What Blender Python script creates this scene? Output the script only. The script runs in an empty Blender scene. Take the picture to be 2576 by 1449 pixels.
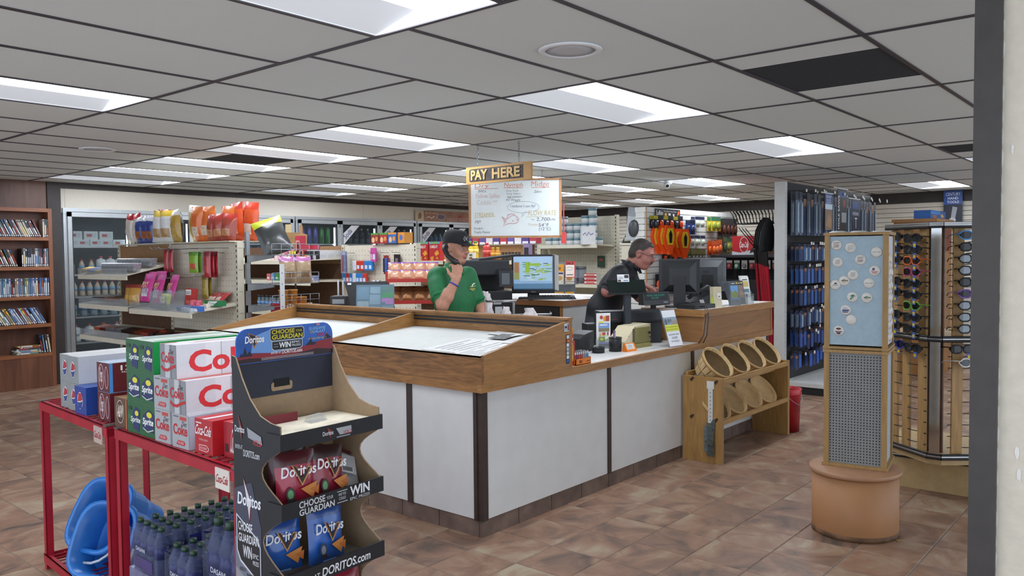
import bpy, bmesh, math, random
import numpy as np
from mathutils import Vector, Matrix

SC = bpy.context.scene
COL = SC.collection
RND = random.Random(11)

# ---------------------------------------------------------------- camera, world, exposure
def make_camera():
    yaw, pitch, roll = math.radians(40.16), math.radians(-2.32), math.radians(-0.52)
    f = Vector((math.cos(yaw)*math.cos(pitch), math.sin(yaw)*math.cos(pitch), math.sin(pitch)))
    r = Vector((math.sin(yaw), -math.cos(yaw), 0)); u = r.cross(f)
    r2 = math.cos(roll)*r + math.sin(roll)*u; u2 = -math.sin(roll)*r + math.cos(roll)*u
    cam = bpy.data.cameras.new('camera'); o = bpy.data.objects.new('camera', cam); COL.objects.link(o)
    o.matrix_world = Matrix(((r2.x, u2.x, -f.x, 0), (r2.y, u2.y, -f.y, 0), (r2.z, u2.z, -f.z, 1.6), (0, 0, 0, 1)))
    cam.sensor_width = 36.0; cam.lens = 2037.6/2576*36; cam.clip_start = 0.02; cam.clip_end = 200
    SC.camera = o
make_camera()
W = bpy.data.worlds.new('world'); SC.world = W; W.use_nodes = True
W.node_tree.nodes['Background'].inputs[0].default_value = (0.78, 0.87, 1.0, 1)
W.node_tree.nodes['Background'].inputs[1].default_value = 1.3
LAMP_STRENGTH = 10.5
SC.view_settings.view_transform = 'Standard'
SC.view_settings.look = 'None'
SC.view_settings.gamma = 1.0
SC.view_settings.use_curve_mapping = False
SC.view_settings.exposure = 0.6

# ---------------------------------------------------------------- materials
def lin(h):
    h = h.lstrip('#'); c = [int(h[i:i+2], 16)/255 for i in (0, 2, 4)]
    return tuple((x/12.92 if x <= .04045 else ((x+.055)/1.055)**2.4) for x in c)
_M = {}
def mat(col, rough=.5, metal=0., var=.07, scale=14., bump=0., emit=0., kind='', name=None):
    """procedural material: base colour broken up by noise"""
    key = (col, rough, metal, var, scale, bump, emit, kind)
    if key in _M: return _M[key]
    m = bpy.data.materials.new(name or ('mat_'+col.lstrip('#')+kind)); m.use_nodes = True
    nt = m.node_tree; N = nt.nodes; L = nt.links; b = N['Principled BSDF']
    c = lin(col); b.inputs['Roughness'].default_value = rough; b.inputs['Metallic'].default_value = metal
    tc = N.new('ShaderNodeTexCoord'); nz = N.new('ShaderNodeTexNoise'); nz.inputs['Scale'].default_value = scale
    nz.inputs['Detail'].default_value = 3
    if kind in ('wood', 'woodz', 'woody'):
        mp = N.new('ShaderNodeMapping'); L.new(tc.outputs['Object'], mp.inputs[0])
        mp.inputs['Scale'].default_value = {'wood': (.12, 1, 1), 'woodz': (1, 1, .12), 'woody': (1, .12, 1)}[kind]
        L.new(mp.outputs[0], nz.inputs['Vector']); nz.inputs['Distortion'].default_value = 1.6; nz.inputs['Detail'].default_value = 6
    else:
        L.new(tc.outputs['Object'], nz.inputs['Vector'])
    rp = N.new('ShaderNodeValToRGB'); rp.color_ramp.elements[0].position = .3; rp.color_ramp.elements[1].position = .7
    rp.color_ramp.elements[0].color = tuple(max(0, x*(1-var)) for x in c)+(1,)
    rp.color_ramp.elements[1].color = tuple(min(1, x*(1+var)) for x in c)+(1,)
    L.new(nz.outputs['Fac'], rp.inputs[0])
    L.new(rp.outputs[0], b.inputs['Base Color'])
    if bump:
        bp = N.new('ShaderNodeBump'); bp.inputs['Strength'].default_value = bump; bp.inputs['Distance'].default_value = .01
        L.new(nz.outputs['Fac'], bp.inputs['Height']); L.new(bp.outputs[0], b.inputs['Normal'])
    if emit:
        L.new(rp.outputs[0], b.inputs['Emission Color']); b.inputs['Emission Strength'].default_value = emit
    if kind == 'film':
        b.inputs['Coat Weight'].default_value = .6; b.inputs['Coat Roughness'].default_value = .12
    m['hex'] = col; _M[key] = m; return m
def glass(col='#ffffff', alpha=.12, rough=.05, name='clear_glass'):
    key = ('glass', col, alpha, rough)
    if key in _M: return _M[key]
    m = bpy.data.materials.new(name); m.use_nodes = True; N = m.node_tree.nodes; L = m.node_tree.links; N.clear()
    o = N.new('ShaderNodeOutputMaterial'); mx = N.new('ShaderNodeMixShader'); t = N.new('ShaderNodeBsdfTransparent'); g = N.new('ShaderNodeBsdfPrincipled')
    nz = N.new('ShaderNodeTexNoise'); nz.inputs['Scale'].default_value = 3; lw = N.new('ShaderNodeLayerWeight'); lw.inputs[0].default_value = .5; fr = N.new('ShaderNodeMath'); fr.operation = 'POWER'; fr.inputs[1].default_value = 5.0; L.new(lw.outputs['Facing'], fr.inputs[0])
    mr = N.new('ShaderNodeMath'); mr.operation = 'MULTIPLY_ADD'; mr.inputs[1].default_value = .9; mr.inputs[2].default_value = alpha
    m2 = N.new('ShaderNodeMath'); m2.operation = 'MULTIPLY_ADD'; m2.inputs[1].default_value = .03
    L.new(nz.outputs['Fac'], m2.inputs[0]); L.new(fr.outputs[0], mr.inputs[0]); L.new(mr.outputs[0], m2.inputs[2])
    c = lin(col); g.inputs['Base Color'].default_value = c+(1,); g.inputs['Roughness'].default_value = rough
    t.inputs[0].default_value = tuple(.75+.25*x for x in c)+(1,)
    L.new(m2.outputs[0], mx.inputs[0]); L.new(t.outputs[0], mx.inputs[1]); L.new(g.outputs[0], mx.inputs[2]); L.new(mx.outputs[0], o.inputs[0])
    _M[key] = m; return m
def PR(c): return mat(c, .45, var=.03, scale=30)            # printed ink

# ---------------------------------------------------------------- mesh builder
class MB:
    def __init__(s): s.v = []; s.f = []; s.k = []; s.s = []; s.mats = []
    def mi(s, m):
        if m not in s.mats: s.mats.append(m)
        return s.mats.index(m)
    def add(s, vs, fs, m, smooth=False, mx=None):
        o = len(s.v); k = s.mi(m)
        s.v += [tuple(mx @ Vector(v)) for v in vs] if mx is not None else [tuple(v) for v in vs]
        for f in fs: s.f.append([i+o for i in f]); s.k.append(k); s.s.append(smooth)
        return s
    def box(s, a, b, m, mx=None, bev=0):
        if bev:
            bm = bmesh.new(); r = bmesh.ops.create_cube(bm, size=1)
            for v in bm.verts: v.co = Vector([(a[i]+b[i])/2 + v.co[i]*(b[i]-a[i]) for i in range(3)])
            bmesh.ops.bevel(bm, geom=bm.edges[:], offset=bev, segments=2, profile=.7, affect='EDGES')
            bm.verts.index_update()
            s.add([v.co.copy() for v in bm.verts], [[v.index for v in f.verts] for f in bm.faces], m, False, mx); bm.free(); return s
        vs = [(x, y, z) for x in (a[0], b[0]) for y in (a[1], b[1]) for z in (a[2], b[2])]
        return s.add(vs, [(0, 1, 3, 2), (4, 6, 7, 5), (0, 4, 5, 1), (2, 3, 7, 6), (0, 2, 6, 4), (1, 5, 7, 3)], m, False, mx)
    def hexa(s, bot, top, m, mx=None):
        return s.add(list(bot)+list(top), [(3, 2, 1, 0), (4, 5, 6, 7), (0, 1, 5, 4), (1, 2, 6, 5), (2, 3, 7, 6), (3, 0, 4, 7)], m, False, mx)
    def prism(s, pts, z0, z1, m, mx=None):
        n = len(pts); vs = [(x, y, z0) for x, y in pts]+[(x, y, z1) for x, y in pts]
        return s.add(vs, [list(range(n))[::-1], list(range(n, 2*n))]+[(i, (i+1) % n, n+(i+1) % n, n+i) for i in range(n)], m, False, mx)
    def cyl(s, p, q, r, m, n=10, r2=None, smooth=True, mx=None):
        p = Vector(p); q = Vector(q); r2 = r if r2 is None else r2; d = (q-p).normalized()
        a = d.orthogonal().normalized(); b = d.cross(a); A = [2*math.pi*i/n for i in range(n)]
        vs = [p+r*(math.cos(t)*a+math.sin(t)*b) for t in A]+[q+r2*(math.cos(t)*a+math.sin(t)*b) for t in A]
        s.add(vs, [(i, (i+1) % n, n+(i+1) % n, n+i) for i in range(n)], m, smooth, mx)
        return s.add(vs, [list(range(n))[::-1], list(range(n, 2*n))], m, False, mx)
    def tube(s, pts, r, m, n=6, mx=None):
        P = [Vector(p) for p in pts]; vs = []; prev = None
        for i, p in enumerate(P):
            d = (P[min(i+1, len(P)-1)]-P[max(i-1, 0)]).normalized()
            a = d.orthogonal().normalized() if prev is None else (prev-d*prev.dot(d)).normalized()
            prev = a; b = d.cross(a); rr = r[i] if isinstance(r, (list, tuple)) else r
            vs += [p+rr*(math.cos(2*math.pi*j/n)*a+math.sin(2*math.pi*j/n)*b) for j in range(n)]
        fs = [(i*n+j, i*n+(j+1) % n, (i+1)*n+(j+1) % n, (i+1)*n+j) for i in range(len(P)-1) for j in range(n)]
        fs += [list(range(n))[::-1], list(range((len(P)-1)*n, len(P)*n))]
        return s.add(vs, fs, m, True, mx)
    def lathe(s, prof, m, n=14, mx=None, smooth=True):
        vs = [(r*math.cos(2*math.pi*j/n), r*math.sin(2*math.pi*j/n), z) for r, z in prof for j in range(n)]
        fs = [(i*n+j, i*n+(j+1) % n, (i+1)*n+(j+1) % n, (i+1)*n+j) for i in range(len(prof)-1) for j in range(n)]
        if prof[0][0] > 1e-5: fs.append(list(range(n))[::-1])
        if prof[-1][0] > 1e-5: fs.append(list(range((len(prof)-1)*n, len(prof)*n)))
        return s.add(vs, fs, m, smooth, mx)
    def ball(s, c, r, m, n=10, k=7, mx=None):
        rx, ry, rz = (r, r, r) if not isinstance(r, (list, tuple)) else r
        vs = [(c[0]+rx*math.sin(math.pi*i/k)*math.cos(2*math.pi*j/n), c[1]+ry*math.sin(math.pi*i/k)*math.sin(2*math.pi*j/n), c[2]-rz*math.cos(math.pi*i/k)) for i in range(k+1) for j in range(n)]
        return s.add(vs, [(i*n+j, i*n+(j+1) % n, (i+1)*n+(j+1) % n, (i+1)*n+j) for i in range(k) for j in range(n)], m, True, mx)
    def mesh(s, name):
        me = bpy.data.meshes.new(name); me.from_pydata(s.v, [], s.f)
        for m in s.mats: me.materials.append(m)
        me.polygons.foreach_set('material_index', s.k); me.polygons.foreach_set('use_smooth', s.s); me.update(); return me
    def build(s, name, parent=None, loc=(0, 0, 0), rot=(0, 0, 0)):
        return link(name, s.mesh(name), parent, loc, rot)
def link(name, me, parent=None, loc=(0, 0, 0), rot=(0, 0, 0)):
    o = bpy.data.objects.new(name, me); COL.objects.link(o); o.location = loc; o.rotation_euler = rot
    if parent is not None: o.parent = parent
    return o
def tag(o, label, cat, group=None):
    o['label'] = label; o['category'] = cat
    if group: o['group'] = group
    return o
def thing(name, label, cat, loc=(0, 0, 0), rz=0, group=None, rot=None):
    o = link(name, None, None, loc, rot or (0, 0, rz)); o.empty_display_size = .05
    return tag(o, label, cat, group)
def struct(name, mb, loc=(0, 0, 0)):
    o = mb.build(name, None, loc); o['kind'] = 'structure'; return o
def dup(root, loc, rot=(0, 0, 0), label=None, group=None, scale=None):
    r = root.copy(); COL.objects.link(r); r.location = loc; r.rotation_euler = rot
    if label: r['label'] = label
    if group: r['group'] = group
    if scale: r.scale = scale
    for ch in list(root.children):
        c = ch.copy(); COL.objects.link(c); c.parent = r
        for g in ch.children:
            d = g.copy(); COL.objects.link(d); d.parent = c
    return r
def fm(o, x, y):
    """matrix of a printed face: o origin, x right, y up"""
    x = Vector(x).normalized(); y = Vector(y); y = (y-x*y.dot(x)).normalized(); z = x.cross(y); o = Vector(o)
    return Matrix(((x.x, y.x, z.x, o.x), (x.y, y.y, z.y, o.y), (x.z, y.z, z.z, o.z), (0, 0, 0, 1)))
_F = {}
def glyphs(t, bold=0.):
    if (t, bold) in _F: return _F[(t, bold)]
    cu = bpy.data.curves.new('text', 'FONT'); cu.body = t; cu.resolution_u = 3; cu.offset = bold
    o = bpy.data.objects.new('text', cu); me = bpy.data.meshes.new_from_object(o)
    vs = [v.co.copy() for v in me.vertices]; fs = [list(q.vertices) for q in me.polygons]
    bpy.data.objects.remove(o); bpy.data.curves.remove(cu); bpy.data.meshes.remove(me)
    if not vs: vs = [Vector((0, 0, 0))]
    x0 = min(v.x for v in vs); x1 = max(v.x for v in vs); y0 = min(v.y for v in vs); y1 = max(v.y for v in vs)
    w = max(x1-x0, 1e-4); h = max(y1-y0, 1e-4)
    _F[(t, bold)] = ([((v.x-x0)/w, (v.y-y0)/h) for v in vs], fs); return _F[(t, bold)]
def ink(mb, elems, mx, dz=.0004):
    """flat print: r rect, p polygon, e ellipse, l stroke, t text fitted into a rectangle"""
    z = dz
    for e in elems:
        k = e[0]; z += dz*.5
        if k == 'r': mb.add([(e[1], e[2], z), (e[3], e[2], z), (e[3], e[4], z), (e[1], e[4], z)], [(0, 1, 2, 3)], PR(e[5]), False, mx)
        elif k == 'p': mb.add([(x, y, z) for x, y in e[1]], [list(range(len(e[1])))], PR(e[2]), False, mx)
        elif k == 'e':
            n = 18; mb.add([(e[1]+e[3]*math.cos(2*math.pi*i/n), e[2]+e[4]*math.sin(2*math.pi*i/n), z) for i in range(n)], [list(range(n))], PR(e[5]), False, mx)
        elif k == 'l':
            w = e[2]/2; P = [Vector((x, y)) for x, y in e[1]]; vs = []
            for i, q in enumerate(P):
                d = (P[min(i+1, len(P)-1)]-P[max(i-1, 0)])
                d = d.normalized() if d.length > 1e-7 else Vector((1, 0)); nn = Vector((-d.y, d.x))*w
                vs += [(q.x+nn.x, q.y+nn.y, z), (q.x-nn.x, q.y-nn.y, z)]
            mb.add(vs, [(2*i, 2*i+1, 2*i+3, 2*i+2) for i in range(len(P)-1)], PR(e[3]), False, mx)
        elif k == 't':
            g, fs = glyphs(e[1], e[8] if len(e) > 8 else 0.); x0, y0, x1, y1 = e[2:6]; sh = e[7] if len(e) > 7 else 0.
            mb.add([(x0+a*(x1-x0)+sh*(b-.5)*(y1-y0), y0+b*(y1-y0), z) for a, b in g], fs, PR(e[6]), False, mx)
    return mb
def printed(name, parent, o, x, y, elems, dz=.0004):
    return ink(MB(), elems, fm(o, x, y), dz).build(name, parent)
# ================================================================ ROOM
CEIL = 2.585; YB = 11.16; XF = 14.7
DARK = mat('#332c2b', .55, var=.12, scale=9)
WHITEWALL = mat('#d9d3c6', .8, var=.03, scale=40, bump=.15)
def tile_material():
    m = bpy.data.materials.new('slate_look_tile'); m.use_nodes = True; N = m.node_tree.nodes; L = m.node_tree.links; b = N['Principled BSDF']
    g = N.new('ShaderNodeNewGeometry')
    sn = N.new('ShaderNodeVectorMath'); sn.operation = 'SNAP'; sn.inputs[1].default_value = (.323, .323, 5)
    of = N.new('ShaderNodeVectorMath'); of.operation = 'ADD'; of.inputs[1].default_value = (-3.18+.323*50, -2.673+.323*50, 1); L.new(g.outputs['Position'], of.inputs[0]); L.new(of.outputs[0], sn.inputs[0])
    wn = N.new('ShaderNodeTexWhiteNoise'); wn.noise_dimensions = '3D'; L.new(sn.outputs[0], wn.inputs['Vector'])
    ad = N.new('ShaderNodeVectorMath'); ad.operation = 'MULTIPLY_ADD'; ad.inputs[1].default_value = (7, 7, 7)
    L.new(wn.outputs['Color'], ad.inputs[0]); L.new(g.outputs['Position'], ad.inputs[2])
    nz = N.new('ShaderNodeTexNoise'); nz.inputs['Scale'].default_value = 3.6; nz.inputs['Detail'].default_value = 7; nz.inputs['Roughness'].default_value = .6; nz.inputs['Distortion'].default_value = .9
    L.new(ad.outputs[0], nz.inputs['Vector'])
    mixf = N.new('ShaderNodeMath'); mixf.operation = 'MULTIPLY_ADD'; mixf.inputs[1].default_value = .10; L.new(wn.outputs['Value'], mixf.inputs[0])
    sb = N.new('ShaderNodeMath'); sb.operation = 'SUBTRACT'; sb.inputs[1].default_value = .05; L.new(nz.outputs['Fac'], sb.inputs[0]); L.new(sb.outputs[0], mixf.inputs[2])
    rp = N.new('ShaderNodeValToRGB'); cr = rp.color_ramp; cols = [(.28, '#594b42'), (.40, '#7e6353'), (.49, '#926f5a'), (.58, '#9b806a'), (.70, '#ab9b83')]
    cr.elements[0].position = cols[0][0]; cr.elements[0].color = lin(cols[0][1])+(1,); cr.elements[1].position = cols[-1][0]; cr.elements[1].color = lin(cols[-1][1])+(1,)
    for p, c in cols[1:-1]: e = cr.elements.new(p); e.color = lin(c)+(1,)
    L.new(mixf.outputs[0], rp.inputs[0]); L.new(rp.outputs[0], b.inputs['Base Color'])
    n2 = N.new('ShaderNodeTexNoise'); n2.inputs['Scale'].default_value = 26; n2.inputs['Detail'].default_value = 5; L.new(ad.outputs[0], n2.inputs['Vector'])
    bp = N.new('ShaderNodeBump'); bp.inputs['Strength'].default_value = .25; bp.inputs['Distance'].default_value = .006; L.new(n2.outputs['Fac'], bp.inputs['Height']); L.new(bp.outputs[0], b.inputs['Normal'])
    b.inputs['Roughness'].default_value = .42
    return m
TILE = tile_material(); GROUT = mat('#7d7164', .9, var=.15, scale=30)
floor = struct('floor', MB().box((-2.5, -2.5, -.06), (XF, YB, -.004), GROUT))
TS = .323
def tile_shape(mb, x, y, z=-.0005):
    a = .003; e = .006; t = TS
    vs = [(x+a, y+a, -.004), (x+t-a, y+a, -.004), (x+t-a, y+t-a, -.004), (x+a, y+t-a, -.004), (x+e, y+e, z), (x+t-e, y+e, z), (x+t-e, y+t-e, z), (x+e, y+t-e, z)]
    return mb.add(vs, [(4, 5, 6, 7), (0, 1, 5, 4), (1, 2, 6, 5), (2, 3, 7, 6), (3, 0, 4, 7)], TILE)
tm = tile_shape(MB(), 0, 0).mesh('floor_tile')
cells = []
for i in range(-18, 37):
    for j in range(-16, 27):
        x = 3.18+i*TS; y = 2.673+j*TS
        if x < -2.4 or y < -2.4 or x+TS > XF or y+TS > YB: continue
        ang = math.degrees(math.atan2(y+.16, x+.16)); d = math.hypot(x, y)
        hid = (x > 3.4 and y > 3.2 and x < 7.2 and y < 6.0)
        vis = 6 < ang < 74 and d > 1.7 and not hid and x > .4 and y > .2
        cells.append((0 if vis else 1, d, x, y))
cells.sort()
tf = MB()
for n, (v, d, x, y) in enumerate(cells):
    if n < 300 and v == 0: link('floor_tile', tm, floor, (x, y, 0))
    else: tile_shape(tf, x, y)
o = tf.build('tile_field', floor); o['kind'] = 'stuff'

# ceiling: lay-in panels in a dark grid
CTILE = mat('#dde4e2', .9, var=.05, scale=220, bump=.12, name='ceiling_board')
GRIDM = mat('#3f3b42', .5, var=.05)
ceiling = struct('ceiling', MB().box((-2.5, -2.5, CEIL+.13), (XF, YB, CEIL+.2), mat('#8a8a8c', .9)))
XB = [-1.914, -.467, .981, 2.428, 3.875, 5.323, 6.77, 8.217, 9.665, 11.112, 12.559, 14.006, XF]
YA = [-2.4, -1.66, -.93, -.25, .45, 1.172, 1.905, 2.626, 3.345, 4.215, 4.925, 5.62, 6.32, 6.98, 7.62, 8.24, 8.86, 9.45, 10.06, 10.62, YB]
YA_LEFT = YA[:5]+[.66, 1.37, 2.086, 2.831, 3.576]+YA[9:]
LIGHTS = {(0.981, 2.086), (.981, 4.925)}
for x in (3.875, 6.77, 9.665, 12.559):
    for y in (4.925, 6.32, 7.62, 8.86, 10.06): LIGHTS.add((x, y))
for x in (3.875, 6.77, 12.559): LIGHTS.add((x, 2.626))
LIGHTS.add((9.665, 1.172)); LIGHTS.add((-1.914, 4.925)); LIGHTS.add((-1.914, 2.086))
LIGHTS -= {(9.665, 8.86), (9.665, 10.06), (12.559, 4.925), (12.559, 10.06)}
VENTS = {(3.875, 1.172): (4.18, 4.99), (8.217, 1.172): (8.46, 9.13), (3.875, 6.98): (4.22, 4.96)}
grid = MB(); tile_meshes = {}; fixtures = []
def ceil_tile(x0, y0, x1, y1, nm='ceiling_tile', m=CTILE, par=None):
    k = (round(x1-x0, 3), round(y1-y0, 3), m.name)
    if k not in tile_meshes: tile_meshes[k] = MB().box((0, 0, 0), (k[0], k[1], .015), m).mesh(nm)
    return link(nm, tile_meshes[k], par or ceiling, (x0, y0, CEIL+.001+RND.uniform(0, .0015)))
for i in range(len(XB)-1):
    ys = YA_LEFT if XB[i] < 2.4 else YA
    x0, x1 = XB[i], XB[i+1]
    grid.box((x0-.012, -2.4, CEIL-.004), (x0+.012, YB, CEIL+.02), GRIDM)
    for j in range(len(ys)-1):
        y0, y1 = ys[j], ys[j+1]
        grid.box((x0, y0-.012, CEIL-.0035), (x1, y0+.012, CEIL+.02), GRIDM)
        c = (x0, y0)
        if c in LIGHTS: fixtures.append((x0, x1, y0, y1)); continue
        g = .002
        if c in VENTS:
            a, b = VENTS[c]
            ceil_tile(x0+g, y0+g, a, y1-g); ceil_tile(b, y0+g, x1-g, y1-g)
            v = MB().box((0, .012, .004), (b-a, y1-y0-.012, .02), mat('#2b2e33', .95, var=.18, scale=90, bump=.4))
            v.build('air_return_filter', ceiling, (a, y0, CEIL)); continue
        if j == 8 and XB[i] > 2.4 or (j == 9 and False):
            xm = (x0+x1)/2
            grid.box((xm-.012, y0, CEIL-.003), (xm+.012, y1, CEIL+.02), GRIDM)
            ceil_tile(x0+g, y0+g, xm-g, y1-g); ceil_tile(xm+g, y0+g, x1-g, y1-g)
        else: ceil_tile(x0+g, y0+g, x1-g, y1-g)
grid.build('ceiling_grid', ceiling)
WHITE_MET = mat('#e9ecee', .45, var=.02)
LENS = mat('#eef5ff', .5, var=.0, emit=LAMP_STRENGTH, name='lamp_lens')
DIFF = mat('#dfe6ee', .5, var=.0, emit=.26, name='lamp_diffuser')
LBL = {(3.875, 2.626): 'large recessed fluorescent ceiling light nearest the hanging wooden sign', (.981, 2.086): 'recessed fluorescent ceiling light cut off by the top edge of the photo',
       (.981, 4.925): 'recessed fluorescent ceiling light cut off by the left edge of the photo', (6.77, 2.626): 'recessed fluorescent ceiling light above the wooden upper cabinet at right',
       (12.559, 2.626): 'recessed fluorescent ceiling light above the sunglasses rack', (6.77, 4.925): 'recessed fluorescent ceiling light just right of the hanging wooden sign'}
def light_label(x, y):
    if (x, y) in LBL: return LBL[(x, y)]
    row = sorted(q[2] for q in fixtures if q[0] == x)
    return 'fluorescent ceiling light, %s from the camera in the %s line of lights' % (['nearest', 'second', 'third', 'fourth', 'fifth', 'sixth'][row.index(y)], {-1.914: 'unseen left', .981: 'leftmost', 3.875: 'left', 6.77: 'middle', 9.665: 'right', 12.559: 'far right'}[x])
for (x0, x1, y0, y1) in fixtures:
    g = .013; w = x1-x0; h = y1-y0
    t = thing('ceiling_light', light_label(x0, y0), 'light', (x0, y0, CEIL), 0, 'fluorescent ceiling lights')
    d = .026; ym = h*.52; xe = w-.1
    b = MB().box((0, 0, .05), (w, h, .06), WHITE_MET)
    for q in ((0, 0, w, g), (0, h-g, w, h), (0, 0, g, h), (w-g, 0, w, h)): b.box((q[0], q[1], .001), (q[2], q[3], .05), WHITE_MET)
    b.build('housing', t)
    r = MB().add([(g, h-g, .004), (w-g, h-g, .004), (xe, ym, d), (g, ym, d)], [(0, 1, 2, 3)], DIFF)
    r.add([(w-g, h-g, .004), (w-g, g, .004), (xe, ym, d)], [(0, 1, 2)], LENS)
    r.build('diffuser', t)
    MB().add([(g, g, .004), (w-g, g, .004), (xe, ym, d), (g, ym, d)], [(3, 2, 1, 0)], LENS).build('lamp_lens', t)
# round speakers and dome camera
for (x, y, lb) in ((3.2, 2.32, 'round white ceiling speaker grille between the two nearest lights'), (3.2, 7.55, 'round white ceiling speaker grille at far left near the bookcase')):
    t = thing('ceiling_speaker', lb, 'speaker', (x, y, CEIL), 0, 'ceiling speakers')
    MB().lathe([(.155, 0), (.152, -.008), (.125, -.011), (.122, -.004)], WHITE_MET, 28).build('rim', t)
    MB().lathe([(.122, -.004), (.06, -.006), (0, -.0065)], mat('#c3c6c8', .7, var=.1, scale=300), 28).build('grille', t)
t = thing('dome_camera', 'small white security camera hanging from the ceiling at mid right', 'camera', (9.75, 5.46, CEIL))
MB().lathe([(.06, 0), (.06, -.03), (.045, -.05), (0, -.055)], mat('#dfe2e4', .4), 16).build('mount', t)
MB().cyl((-.05, -.02, -.075), (-.02, .02, -.06), .035, mat('#d5d8da', .4), 12).build('body', t)
MB().cyl((-.056, -.026, -.077), (-.05, -.02, -.075), .022, mat('#1e2024', .2), 12).build('lens', t)

# walls
wb = MB().box((-2.5, YB, 0), (4.24, YB+.1, CEIL+.13), mat('#5b3a30', .5, var=.3, scale=5, kind='woodz'))
wall_left = struct('wall_left', wb)
for k in range(6):
    MB().box((4.08-.61*(k+1)+.004, YB-.012, .1), (4.08-.61*k-.004, YB, CEIL), mat('#62402f', .42, var=.38, scale=7, kind='woodz')).build('wood_panel', wall_left)
wall_back = struct('wall_back', MB().box((4.24, YB, 2.2), (XF, YB+.1, CEIL+.13), WHITEWALL).box((4.24, YB+.75, 0), (XF, YB+.85, 2.3), mat('#40454a', .6)))
for k in range(4):
    MB().box((4.3+k*2.45, YB-.006, 2.22), (4.3+(k+1)*2.45-.008, YB, CEIL), WHITEWALL).build('bulkhead_panel', wall_back)
struct('trim_1', MB().box((4.08, YB-.03, 0), (4.24, YB+.02, CEIL), DARK))
struct('trim_2', MB().box((4.24, YB-.03, CEIL-.075), (XF, YB-.006, CEIL), DARK))
SLAT = mat('#cfc9bb', .6, var=.04, scale=10)
wall_far = struct('wall_far', MB().box((XF, -3, 0), (XF+.1, YB, CEIL+.13), mat('#7d7a72', .8)))
for k in range(30):
    MB().box((XF-.016, -2.6, .1+k*.077), (XF-.0, YB, .1+k*.077+.068), SLAT).build('slat', wall_far)
struct('trim_3', MB().box((XF-.03, -3, CEIL-.17), (XF-.017, YB-.03, CEIL), DARK))
wall_right = struct('wall_right', MB().box((2.80, -2.5, 0), (2.92, .45, CEIL+.13), mat('#e0d8c6', .85, var=.05, scale=25, bump=.3)))
struct('trim_4', MB().box((2.78, .447, 0), (2.94, .52, CEIL+.1), mat('#45413f', .5, var=.1)))
chip = MB()
rr = random.Random(3)
for k in range(40):
    z = .05+k*.064; chip.add([(2.7985, .449, z), (2.7985, .449-rr.uniform(.001, .007), z+.02), (2.7985, .449-rr.uniform(.001, .007), z+.05), (2.7985, .449, z+.064)], [(0, 1, 2, 3)], mat('#f2f0ea', .9))
for (y, z, r) in ((.395, 1.0, .013), (.39, .93, .014), (.42, 1.9, .01)):
    chip.add([(2.7985, y+r*math.cos(a)*.5*rr.uniform(.6, 1.2), z+r*1.6*math.sin(a)*rr.uniform(.6, 1.2)) for a in [i*.7 for i in range(9)]], [list(range(9))], mat('#f2f0ea', .9))
chip.build('paint_chips', wall_right)
# ================================================================ MERCHANDISE MAKERS
def bag_mb(w, h, d, front, band=None, accent=None, back=None, seed=0, nu=9, nv=11):
    """pillow bag standing on z=0, front towards -y"""
    rn = random.Random(seed); mb = MB()
    F = mat(front, .32, var=.1, scale=20, kind='film'); B = mat(back or front, .35, var=.1, scale=20, kind='film')
    T = mat(band, .32, var=.08, kind='film') if band else F; A = mat(accent, .32, var=.3, scale=40, kind='film') if accent else F
    wob = [[rn.uniform(-1, 1)*.05 for _ in range(nv+1)] for _ in range(nu+1)]
    def pt(i, j, s):
        u = 2*i/nu-1; v = j/nv; e = min(1, min(v, 1-v)/.09)
        pin = math.sin(math.pi*v)
        x = u*w/2*(1-.07*pin); t = d/2*max(0, 1-abs(u)**2.4)**.7*(pin**.55)*e*(1+wob[i][j]*2.4)
        z = v*h*(1-.03*abs(u)*pin)
        return (x, s*t+wob[i][j]*d*.1, z)
    for s in (-1, 1):
        vs = [pt(i, j, s) for j in range(nv+1) for i in range(nu+1)]
        grp = {}
        for j in range(nv):
            for i in range(nu):
                q = [j*(nu+1)+i, j*(nu+1)+i+1, (j+1)*(nu+1)+i+1, (j+1)*(nu+1)+i]
                if s > 0: q = q[::-1]
                v = (j+.5)/nv; u = 2*(i+.5)/nu-1
                if s > 0: m = B
                elif v > .78: m = T
                elif abs(u) < .62 and .18 < v < .5: m = A
                else: m = F
                grp.setdefault(m, []).append(q)
        o = len(mb.v); mb.v += vs
        for m, qs in grp.items():
            k = mb.mi(m)
            for q in qs: mb.f.append([a+o for a in q]); mb.k.append(k); mb.s.append(True)
    return mb
def bottle_mb(r, h, col, neck=.35, m=None, n=12):
    m = m or mat(col, .18, var=.06); mb = MB(); z1 = h*(.62 if neck > .3 else .72)
    mb.lathe([(r*.85, 0), (r, h*.03), (r, h*.22), (r*.93, h*.3), (r, h*.38), (r, z1), (r*.8, z1+h*.1), (r*neck, h*.86), (r*neck, h*.92), (0, h*.92)], m, n)
    return mb
def bottle(name, r, h, col, cap, lab, label, group, neck=.35, labcol2=None):
    t = thing(name, label, 'bottle', (0, 0, -50), 0, group)
    bottle_mb(r, h, col, neck).build('body', t)
    MB().lathe([(r*neck*1.15, h*.9), (r*neck*1.15, h), (0, h)], mat(cap, .4), 10).build('cap', t)
    if lab: MB().lathe([(r*1.012, h*.36), (r*1.012, h*.58)], mat(lab, .4, var=.2, scale=30), 12).build('label_band', t)
    return t
def can_mb(r, h, col, top='#b9bcc0'):
    return MB().lathe([(r*.8, 0), (r, h*.06), (r, h*.9), (r*.82, h*.98), (r*.82, h)], mat(col, .25, .5, var=.25, scale=25), 12).lathe([(r*.8, h*.97), (0, h*.97)], mat(top, .3, .9), 12)
NTH = ['first', 'second', 'third', 'fourth', 'fifth', 'sixth', 'seventh', 'eighth', 'ninth', 'tenth']
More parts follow.
